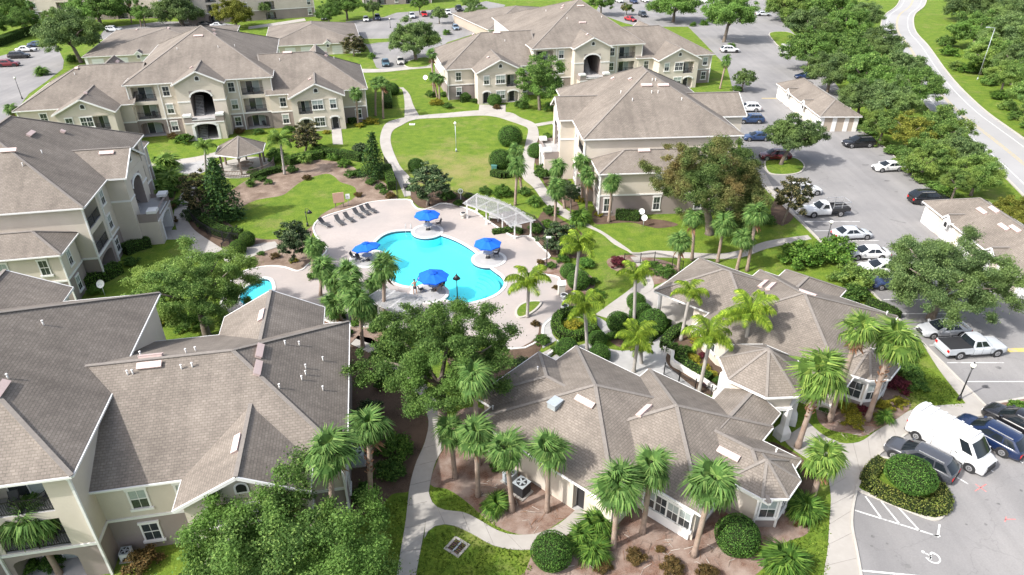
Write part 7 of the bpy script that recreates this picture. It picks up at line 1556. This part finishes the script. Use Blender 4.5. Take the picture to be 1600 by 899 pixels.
def umbrella(label, base, cpx, r, tilt=0, tl=''):
    b = P(*base); h = height_at(b, cpx[1]); t = thing('pool_umbrella', label, 'umbrella', (b.x, b.y, .085), .3, 'blue umbrellas round the pool')
    m = MB(); m.cyl((0, 0, 0), .30, .10, 'bumper', 16, .24); obj('base', m.mesh('base'), t)
    m = MB(); m.cyl((0, 0, .08), .026, h + .1, 'alu', 8); obj('pole', m.mesh('pole'), t)
    m = MB(); n = 8; zc = .42; R = [Vector((r * cos(2 * pi * k / n), r * sin(2 * pi * k / n), -.18)) for k in range(n)]
    for k in range(n):
        a, c = R[k], R[(k + 1) % n]; ap = Vector((0, 0, zc)); ma, mc, me_ = ap.lerp(a, .5) - Vector((0, 0, .0)), ap.lerp(c, .5), (a + c) / 2 + Vector((0, 0, .0)); me_ = me_ * .97; me_.z = -.15; mid = (ma + mc) / 2 - Vector((0, 0, .03))
        mt = 'blue' if k % 2 else 'bluefold'
        m.poly([ap, ma, mid], 'blue'); m.poly([ap, mid, mc], 'blue'); m.poly([ma, a, me_, mid], 'blue'); m.poly([mid, me_, c, mc], 'blue'); dn = Vector((0, 0, -.13)); m.poly([a, a + dn, me_ + dn, me_], 'bluefold'); m.poly([me_, me_ + dn, c + dn, c], 'bluefold')
    for k in range(n):
        a = R[k] * .28; c = R[(k + 1) % n] * .28; a.z = c.z = zc - .10; m.poly([Vector((0, 0, zc + .07)), a, c], 'bluefold')
    cn = obj('canopy', m.mesh('canopy'), t, (0, 0, h), (tilt, tilt * .6, 0))
    m = MB()
    for k in range(n): m.beam((0, 0, zc - .03), R[k] + Vector((0, 0, -.02)), .02, .02, 'alu')
    obj('ribs', m.mesh('ribs'), t, (0, 0, h), (tilt, tilt * .6, 0))
    tb = thing('patio_table', 'round glass topped patio table under ' + tl, 'table', (b.x, b.y, .085), 0, 'patio tables under the umbrellas')
    m = MB(); ringo = [Vector((.58 * cos(2 * pi * k / 24), .58 * sin(2 * pi * k / 24), 0)) for k in range(24)]; ringi = [p * .08 for p in ringo]
    for k in range(24):
        j = (k + 1) % 24; m.poly([(ringi[k].x, ringi[k].y, .72), (ringo[k].x, ringo[k].y, .72), (ringo[j].x, ringo[j].y, .72), (ringi[j].x, ringi[j].y, .72)], 'galv'); m.poly([(ringo[k].x, ringo[k].y, .68), (ringo[j].x, ringo[j].y, .68), (ringo[j].x, ringo[j].y, .72), (ringo[k].x, ringo[k].y, .72)], 'bumper')
    obj('top', m.mesh('top'), tb)
    for k in range(4):
        a = pi / 4 + k * pi / 2; m = MB(); m.tube([(.36 * cos(a), .36 * sin(a), 0), (.14 * cos(a), .14 * sin(a), .35), (.46 * cos(a), .46 * sin(a), .69)], .02, 'bumper', 6); obj('leg', m.mesh('leg'), tb)
umbrella('blue umbrella at the back edge of the pool, farthest from the camera', (669, 360), (668, 335), 1.62, 0, 'the farthest umbrella')
umbrella('blue umbrella on the right hand paved circle of the pool', (762.5, 404), (761, 380), 1.62, 0, 'the right hand umbrella')
umbrella('tilted blue umbrella on the left hand paved circle of the pool', (574.5, 408), (571, 385), 1.62, radians(-9), 'the tilted left hand umbrella')
umbrella('blue umbrella nearest the camera above the oak crown', (678, 455), (676, 431), 1.72, 0, 'the nearest umbrella')
slingchair('chair behind the table of the farthest umbrella', (668, 353), 10); slingchair('chair right of the farthest umbrella', (685, 354), -70)
slingchair('chair behind the table of the right hand umbrella', (766, 393), -20); slingchair('chair right of the right hand umbrella', (775, 402), -80)
slingchair('chair at the left rim of the tilted umbrella circle, empty and outermost', (554, 407), 80); slingchair('chair close to the tilted umbrella table', (563, 410), 60)
slingchair('dark chair beside the standing bather', (659, 457), 120, .03)
CR = []
def lounger(label, head, foot):
    a, b = P(*head), P(*foot); d = (b - a).normalized(); c = a.lerp(b, .5); t = thing('lounger', label, 'lounger', (c.x, c.y, .03), atan2(d.y, d.x), 'charcoal sun loungers in a row')
    def fr():
        m = MB()
        for y in (-.31, .31): m.beam((-.95, y, .30), (.95, y, .30), .04, .05, 'alu')
        for x in (-.9, -.3, .9): m.beam((x, -.31, .30), (x, .31, .30), .04, .04, 'alu')
        m.beam((-.62, -.25, .30), (-.80, -.25, .72), .03, .03, 'alu'); m.beam((-.62, .25, .30), (-.80, .25, .72), .03, .03, 'alu'); return m.mesh('frame')
    def leg(): m = MB(); m.box((-.025, -.025, 0), (.025, .025, .30), 'alu'); return m.mesh('leg')
    def seat(): m = MB(); m.box((-.25, -.29, .33), (.96, .29, .36), 'sling'); return m.mesh('seat')
    def back(): m = MB(); m.beam((-.26, 0, .35), (-.92, 0, .88), .58, .035, 'sling'); return m.mesh('backrest')
    obj('frame', cached('lf', fr), t); obj('seat', cached('ls', seat), t); obj('backrest', cached('lb', back), t)
    for x in (-.85, .8):
        for y in (-.3, .3): obj('leg', cached('ll', leg), t, (x, y, 0))
for k, (h, f, l) in enumerate([((497, 349), (518, 358), 'leftmost lounger of the row, set apart beside the magnolia'), ((524, 344), (537, 355), 'second lounger from the left in the row'), ((537, 340), (554, 350), 'third lounger from the left in the row'), ((552, 334), (568, 343), 'third lounger from the right in the row'), ((562, 329), (578, 339), 'second lounger from the right in the row'), ((571, 327), (589, 335), 'rightmost lounger of the row, nearest the pool gate')]): lounger(l, h, f)
# pool ladder
p = P(638, 362); t = thing('pool_ladder', 'steel ladder rails at the back edge of the pool', 'ladder', (p.x, p.y, 0), 0)
for x in (-.33, .33):
    m = MB(); m.tube([(x, .55, .05), (x, .5, .75), (x, .25, .95), (x, -.05, .75), (x, -.12, -.1), (x, -.12, -.9)], .03, 'alu', 8); obj('rail', m.mesh('rail'), t)
for z in (-.35, -.65): m = MB(); m.box((-.33, -.2, z), (.33, -.06, z + .04), 'galv'); obj('step', m.mesh('step'), t)
# pergolas
def pergola(label, F, B, z, n, posts, mat='oldwood'):
    f, b = spline([P(*q, z) for q in F], 8), spline([P(*q, z) for q in B], 8); o = f[len(f) // 2].copy(); o.z = 0
    t = thing('pergola', label, 'pergola', o)
    a_, c_ = resample(f, n), resample(b, n)
    for nm, e in (('front_beam', a_), ('rear_beam', c_)):
        m = MB()
        for k in range(0, n, 6):
            p, q = e[k], e[min(k + 6, n)]; m.beam(p - o - Vector((0, 0, .16)), q - o - Vector((0, 0, .16)), .10, .24, mat)
        obj(nm, m.mesh(nm), t)
    for k in range(n + 1):
        p, q = a_[k], c_[k]; d = (q - p).normalized() * random.uniform(.15, .45); m = MB(); m.beam(p - d - o, q + d - o, .065 if k % 11 else .13, .05, mat); obj('slat', m.mesh('slat'), t)
    for x, y in posts:
        g = P(x, y); m = MB(); h = z - .25; m.box((g.x - o.x - .09, g.y - o.y - .09, 0.02), (g.x - o.x + .09, g.y - o.y + .09, h), 'white'); m.box((g.x - o.x - .15, g.y - o.y - .15, 0.02), (g.x - o.x + .15, g.y - o.y + .15, .35), 'white'); obj('post', m.mesh('post'), t)
pergola('curved weathered white pergola at the right side of the pool', [(726, 316.5), (757, 327), (783, 339), (800, 353)], [(744, 304), (776, 313), (804, 326), (833, 345)], 2.6, 44, [(730, 341), (760, 351), (785, 362), (804, 373), (745, 331), (778, 340), (806, 352), (829, 371)])
pergola('weathered white lattice pergola behind the row of palms', [(572, 466), (600, 478), (640, 490)], [(594, 452), (625, 459), (664, 469)], 2.6, 38, [(594, 506), (613, 503), (576, 492), (640, 512), (600, 478), (660, 494)])
def bench(label, px, rz):
    p = P(*px); m = MB(); m.box((-.75, -.22, .40), (.75, .22, .45), 'oldwood'); m.box((-.75, .2, .5), (.75, .25, .85), 'oldwood')
    for x in (-.6, .6): m.box((x - .05, -.2, 0), (x + .05, .25, .42), 'oldwood')
    tag(obj('bench', m.mesh('bench'), None, (p.x, p.y, .025), (0, 0, radians(rz))), label, 'bench')
bench('pale bench under the middle of the curved pergola', (772, 345), -20); bench('pale bench under the right end of the curved pergola', (806, 361), -35)
# black pool fence
def fence(label, px, h=1.25, step=.125):
    pts = PP(px); o = pts[0].copy(); t = thing('pool_fence', label, 'fence', o)
    rl, pk = MB(), MB()
    for a, b in zip(pts, pts[1:]):
        L = (b - a).length; 
        for z in (.12, h - .12, h): rl.beam(a - o + Vector((0, 0, z)), b - o + Vector((0, 0, z)), .04, .035, 'darkmetal')
        for k in range(int(L / step)): p = a.lerp(b, (k + .5) * step / L) - o; pk.box((p.x - .009, p.y - .009, .05), (p.x + .009, p.y + .009, h + .06), 'darkmetal')
        for k in range(max(1, int(L / 2.2)) + 1):
            p = a.lerp(b, min(1, k * 2.2 / L)) - o; m = MB(); m.box((-.035, -.035, 0), (.035, .035, h + .12), 'darkmetal'); obj('post', cached('fpost', lambda: m.mesh('post')), t, p)
    obj('rails', rl.mesh('rails'), t); k = obj('pickets', pk.mesh('pickets'), t); k['kind'] = 'stuff'
fence('black gate and fence across the left walk to the pool', [(349, 396), (361, 381), (374, 366)])
fence('black pool fence below the dark hedge at the left walk', [(300, 345), (312, 358), (330, 370), (350, 377), (374, 380)])
fence('black fence along the left side of the gate path', [(601, 256), (613, 274), (620, 292), (621, 312)])
fence('black pool fence behind the curved pergola', [(652, 306), (690, 310), (722, 312), (760, 322), (800, 336), (835, 352), (852, 372)])
fence('black fence in front of the curving walk behind the clubhouse', [(975, 412), (1000, 412), (1022, 410), (1050, 416), (1066, 424)])
fence('black fence in the court beside the office roof', [(1037, 586), (1060, 600), (1085, 612), (1110, 622)], 1.1)
# court walls
m = MB(); q = spline(PP([(1036, 548), (1050, 556), (1050, 570), (1070, 582), (1095, 598), (1118, 614)]), 4); curb(m, q, .28, .6, False, 'coping'); tag(obj('seat_wall', m.mesh('seat_wall'), None), 'low curved white wall round the court bed', 'wall')
m = MB(); q = spline(PP([(843, 568), (868, 548), (872, 536)]), 4); curb(m, q, .22, .35, False, 'coping'); tag(obj('edging_wall', m.mesh('edging_wall'), None), 'low pale edging wall between the oak and the office corner', 'wall')
# satellite dishes
def dish(label, px, r=.38, h=1.2, rz=0):
    p = P(px[0], px[1]); t = thing('satellite_dish', label, 'satellite dish', p, radians(rz)); m = MB(); m.cyl((0, 0, 0), .04, h, 'galv', 8); m.tube([(0, 0, h), (0, -.5, h + .15)], .02, 'galv', 6); obj('mast', m.mesh('mast'), t)
    m = MB(); n = 18
    for k in range(n):
        a, b = 2 * pi * k / n, 2 * pi * (k + 1) / n; o_ = Vector((0, .0, h)); ux, uy, un = Vector((1, 0, 0)), Vector((0, .55, .83)), Vector((0, -.83, .55))
        f = lambda t_, s: o_ + ux * (r * s * cos(t_)) + uy * (r * s * sin(t_) * 1.05) + un * (.12 * s * s)
        m.poly([o_, f(a, .6), f(b, .6)], 'signwhite', True); m.poly([f(a, .6), f(a, 1), f(b, 1), f(b, .6)], 'signwhite', True)
    obj('reflector', m.mesh('reflector'), t)
dish('upper of two white satellite dishes before the end on block', (1001, 344)); dish('lower of two white satellite dishes before the end on block', (1005, 354))
dish('white satellite dish on the hedge below the left edge block', (164, 462), .42, 1.4); dish('white satellite dish beside the left wing of the top centre block', (665, 128), .5, .9)
# air conditioners
def condenser(label, px, body, rz=0, s=1.0):
    p = P(*px); t = thing('air_conditioner', label, 'air conditioner', p, radians(rz), None, s); m = MB(); m.box((-.6, -.6, 0), (.6, .6, .10), 'concrete'); obj('pad', m.mesh('pad'), t)
    m = MB(); m.box((-.45, -.45, .10), (.45, .45, 1.02), body)
    for k in range(9):
        z = .18 + k * .09
        m.box((-.46, -.46, z), (.46, .46, z + .03), body)
    m.box((-.48, -.48, 1.02), (.48, .48, 1.07), 'galv'); obj('cabinet', m.mesh('cabinet'), t)
    m = MB(); m.cyl((0, 0, 1.072), .38, .015, 'bumper', 20)
    for k in range(5): a = k * 2 * pi / 5; m.beam((0, 0, 1.10), (.34 * cos(a), .34 * sin(a), 1.10), .12, .012, 'galv')
    m.cyl((0, 0, 1.09), .08, .03, 'galv', 10); obj('fan', m.mesh('fan'), t)
condenser('black air conditioner on a white pad at the office wall', (815, 770), 'bumper', -41); condenser('second grey air conditioner behind the first at the office wall', (797, 752), 'galv', -41, .85)
condenser('white air conditioner at the foot of the nearest apartment block', (200, 872), 'signwhite', 11, .68); condenser('dark air conditioner in the shade right of the nearest block', (560, 722), 'galv', 8)
# signs, life ring, bins
p = P(531, 325); t = thing('notice_board', 'tan notice board on two posts behind the loungers', 'sign', (p.x, p.y, .02), radians(20)); m = MB(); m.box((-.72, -.04, .75), (.72, .04, 2.15), 'signtan'); obj('board', m.mesh('board'), t)
for x in (-.5, .5): m = MB(); m.box((x - .05, -.05 + .1, 0), (x + .05, .05 + .1, 2.0), 'brownwood'); obj('post', m.mesh('post'), t)
p = P(545, 322); t = thing('pool_sign', 'small white pool sign on a post beside the tan board', 'sign', (p.x, p.y, .02), radians(15)); m = MB(); m.box((-.28, -.02, 1.0), (.28, .02, 1.7), 'signwhite'); m.box((-.12, -.024, 1.28), (.12, -.018, 1.46), 'galv'); obj('plate', m.mesh('plate'), t); m = MB(); m.box((-.03, .02, 0), (.03, .08, 1.7), 'galv'); obj('post', m.mesh('post'), t)
p = P(720, 312); t = thing('life_ring', 'white life ring on a post beside the curved pergola', 'life ring', p); m = MB(); m.box((-.04, 0, 0), (.04, .08, 1.5), 'white'); obj('post', m.mesh('post'), t)
m = MB(); m.tube([(.30 * cos(2 * pi * k / 20), -.06, 1.25 + .30 * sin(2 * pi * k / 20)) for k in range(21)], .075, 'signwhite', 8); obj('ring', m.mesh('ring'), t)
def urn(label, px, mat='signwhite', s=1.0, name='planter_urn', cat='urn'):
    p = P(*px); m = MB(); m.cyl((0, 0, 0), .28, .12, mat, 16, .22); m.cyl((0, 0, .12), .20, .2, mat, 16, .34); m.cyl((0, 0, .32), .34, .36, mat, 16, .40); m.cyl((0, 0, .68), .40, .05, mat, 16); m.cyl((0, 0, .735), .30, .01, 'bumper', 16); tag(obj(name, m.mesh(name), None, (p.x, p.y, .022), None, (s, s, s)), label, cat)
urn('white urn beside the deck wall, upper of two', (881, 470)); urn('white urn at the deck corner, lower of two', (882, 487)); urn('pale bin beside the left post of the curved pergola', (724, 341), 'bin', 1.0, 'litter_bin', 'bin'); urn('black bin at the pool gate', (635, 297), 'bumper', 1.1, 'litter_bin', 'bin')
p = P(877, 460); t = thing('towel_stand', 'white towel stand with a pitched top at the deck bed', 'stand', p, radians(10)); m = MB(); m.box((-.35, -.25, 0), (.35, .25, 1.25), 'bin'); obj('cabinet', m.mesh('cabinet'), t); m = MB(); m.faces([(-.42, -.32, 1.25), (.42, -.32, 1.25), (.42, .32, 1.25), (-.42, .32, 1.25), (-.42, 0, 1.7), (.42, 0, 1.7)], [(0, 1, 5, 4), (2, 3, 4, 5), (0, 4, 3), (1, 2, 5), (0, 3, 2, 1)], 'signwhite'); obj('lid', m.mesh('lid'), t)
p = P(772, 268); m = MB(); m.box((-.4, -.35, 0), (.4, .35, .9), M.setdefault('green_box', plain('utility_green', (.06, .17, .15), .5))); m.box((-.43, -.38, .9), (.43, .38, .96), M['green_box']); tag(obj('utility_box', m.mesh('utility_box'), None, p), 'green utility box beside the lawn end hedge', 'utility box')
p = P(644, 195); m = MB(); m.box((-.5, -.3, 0), (.5, .3, .14), 'signwhite'); m.box((-.4, -.2, .14), (.4, .2, .16), 'paver'); tag(obj('valve_cover', m.mesh('valve_cover'), None, p), 'small white cover in the top of the oval lawn', 'cover')
p = P(278, 275); t = thing('barbecue_grill', 'park barbecue grill on a post beside the gazebo patio', 'grill', P(266, 268)); m = MB(); m.cyl((0, 0, 0), .05, .85, 'bumper', 8); m.box((-.3, -.22, .85), (.3, .22, 1.1), 'bumper'); obj('firebox', m.mesh('firebox'), t)
# drain in the lawn
p = P(714, 855); t = thing('storm_drain', 'square concrete storm drain with two dark grates in the lawn', 'drain', (p.x, p.y, .01), radians(-35)); m = MB(); m.box((-.62, -.62, 0), (.62, -.45, .05), 'concrete'); m.box((-.62, .45, 0), (.62, .62, .05), 'concrete'); m.box((-.62, -.449, 0), (-.45, .449, .05), 'concrete'); m.box((.45, -.449, 0), (.62, .449, .05), 'concrete'); m.box((-.05, -.448, .0), (.05, .448, .048), 'galv'); obj('frame', m.mesh('frame'), t)
for s in (-1, 1):
    m = MB(); m.box((s * .25 - .195, -.448, .005), (s * .25 + .195, .448, .015), 'bumper')
    for k in range(6): m.box((s * .25 - .195, -.4 + k * .15, .015), (s * .25 + .195, -.37 + k * .15, .035), 'boot')
    obj('grate', m.mesh('grate'), t)
# fallen palm debris on the mulch
def debris(nm, label, spots, n):
    m = MB()
    for (x, y, rr) in spots:
        for k in range(n):
            p = P(x + random.uniform(-rr, rr), y + random.uniform(-rr, rr) * .6, .05); a = random.uniform(0, pi); L = random.uniform(.1, .38); d = Vector((cos(a), sin(a), random.uniform(-.1, .1))) * L; m.beam(p - d, p + d, random.uniform(.01, .03), .015, random.choice(['bin', 'sand', 'boot', 'brownwood']))
    o = obj(nm, m.mesh(nm)); o['kind'] = 'stuff'; o['label'] = label; o['category'] = 'debris'
debris('fallen_frond_litter', 'pale fallen frond scraps on the mulch beds', [(845, 812, 30), (1010, 855, 40), (1120, 855, 40), (790, 780, 20), (900, 880, 40), (1050, 870, 50), (760, 760, 25), (1340, 668, 25)], 26)
# people
def person(label, px, J, E, R, z=.025, rz=0, hairpos=None, suit=None):
    p = P(*px); t = thing('person', label, 'person', (p.x, p.y, z), radians(rz)); me = bpy.data.meshes.new('body'); me.from_pydata(J, E, []); o = bpy.data.objects.new('body', me); COL.objects.link(o); me.materials.append(M['skin'])
    sk = o.modifiers.new('skin', 'SKIN'); o.modifiers.new('sub', 'SUBSURF').levels = 1
    if not me.skin_vertices: me.skin_vertices.new()
    for v, r in zip(me.skin_vertices[0].data, R): v.radius = (r, r)
    me.skin_vertices[0].data[0].use_root = True
    bpy.context.view_layer.update(); dg = bpy.context.evaluated_depsgraph_get(); nm = bpy.data.meshes.new_from_object(o.evaluated_get(dg)); bpy.data.objects.remove(o)
    nm.name = 'body'
    for q in nm.polygons: q.use_smooth = True
    if not nm.materials: nm.materials.append(M['skin'])
    obj('body', nm, t); m = MB(); m.dome((0, 0, 0), .115, 'hair', 12, 8); obj('hair', m.mesh('hair'), t, hairpos)
    if suit:
        m = MB(); m.tube(suit[0], suit[1], 'swim', 12); obj('swim_shorts', m.mesh('swim_shorts'), t)
J = [(0, 0, .95), (0, 0, 1.15), (0, 0, 1.38), (0, 0, 1.50), (0, -.02, 1.63), (0, -.01, 1.74), (.19, 0, 1.40), (.38, -.06, 1.62), (.50, -.08, 1.90), (.52, -.08, 2.0), (-.19, 0, 1.40), (-.36, .0, 1.16), (-.56, -.05, .98), (-.63, -.06, .93), (.10, 0, .90), (.13, -.05, .50), (.16, .03, .08), (.17, -.12, .04), (-.10, 0, .90), (-.14, .02, .50), (-.17, .08, .08), (-.18, -.06, .04)]
Eg = [(0, 1), (1, 2), (2, 3), (3, 4), (4, 5), (2, 6), (6, 7), (7, 8), (8, 9), (2, 10), (10, 11), (11, 12), (12, 13), (0, 14), (14, 15), (15, 16), (16, 17), (0, 18), (18, 19), (19, 20), (20, 21)]
Rr = [.145, .125, .145, .055, .095, .085, .065, .048, .036, .030, .065, .048, .036, .030, .095, .065, .045, .035, .095, .065, .045, .035]
person('standing bather in dark trunks with one arm raised at the pool edge', (649, 460), J, Eg, Rr, .03, 20, (0, .02, 1.72), ([(0, 0, .98), (0, 0, .90), (0, 0, .72)], [.165, .185, .20]))
J2 = [(0, 0, .45), (0, -.02, .68), (0, -.06, .90), (0, -.07, 1.0), (0, -.09, 1.12), (0, -.08, 1.22), (.19, -.06, .91), (.27, .05, .68), (.22, .28, .62), (.20, .36, .62), (-.19, -.06, .91), (-.27, .05, .68), (-.22, .28, .62), (-.20, .36, .62), (.10, .08, .46), (.14, .50, .48), (.15, .85, .25), (.15, .98, .2), (-.10, .08, .46), (-.14, .50, .48), (-.15, .85, .25), (-.15, .98, .2)]
person('bather with dark hair reclining under the nearest blue umbrella', (690, 452), J2, Eg, Rr, .10, 140, (0, -.10, 1.20), ([(0, .0, .52), (0, .06, .46), (0, .22, .47)], [.165, .18, .16]))
p = P(690, 452); t = thing('patio_chair', 'chair under the reclining bather at the nearest umbrella', 'chair', (p.x, p.y, .085), radians(140 + 180), 'sling chairs at the blue umbrellas')
obj('seat', MESH['cseat'], t); obj('backrest', MESH['cback'], t)
for x in (-.26, .26): obj('side_frame', MESH['cleg'], t, (x, 0, 0))
# chairs on the balconies
def balcony_chair(b, x, y, z, rz, label):
    w = b.W((x, y, z)); t = thing('balcony_chair', label, 'chair', w, b.ang + radians(rz), 'chairs on the balconies')
    obj('seat', MESH['cseat'], t); obj('backrest', MESH['cback'], t)
    for sx in (-.26, .26): obj('side_frame', MESH['cleg'], t, (sx, 0, 0))
for b, x, y, z, rz, l in [(E_, 19.4, 1.1, 6.01, 10, 'dark chair on the top right balcony of the nearest block'), (E_, 21.0, 1.2, 6.01, -35, 'second dark chair on the top right balcony of the nearest block'), (E_, 20.6, 1.1, 3.06, -10, 'dark chair on the middle right balcony of the nearest block'), (A, 3.4, 1.1, 3.06, 15, 'chair on the second floor left balcony of the top left block'), (A, 2.0, 1.1, 6.01, 0, 'chair on the top left balcony of the top left block'), (A, 19.6, 1.1, 6.01, -20, 'chair on the top right balcony of the top left block'), (A, 20.8, 1.1, .11, 30, 'chair on the ground floor right patio of the top left block'), (B, 2.6, 1.1, 6.01, 0, 'chair on the top left balcony of the top centre block'), (D_, 2.6, 1.1, .11, 20, 'dark chair on the ground floor patio of the left edge block')]:
    balcony_chair(b, x, y, z, rz, l)
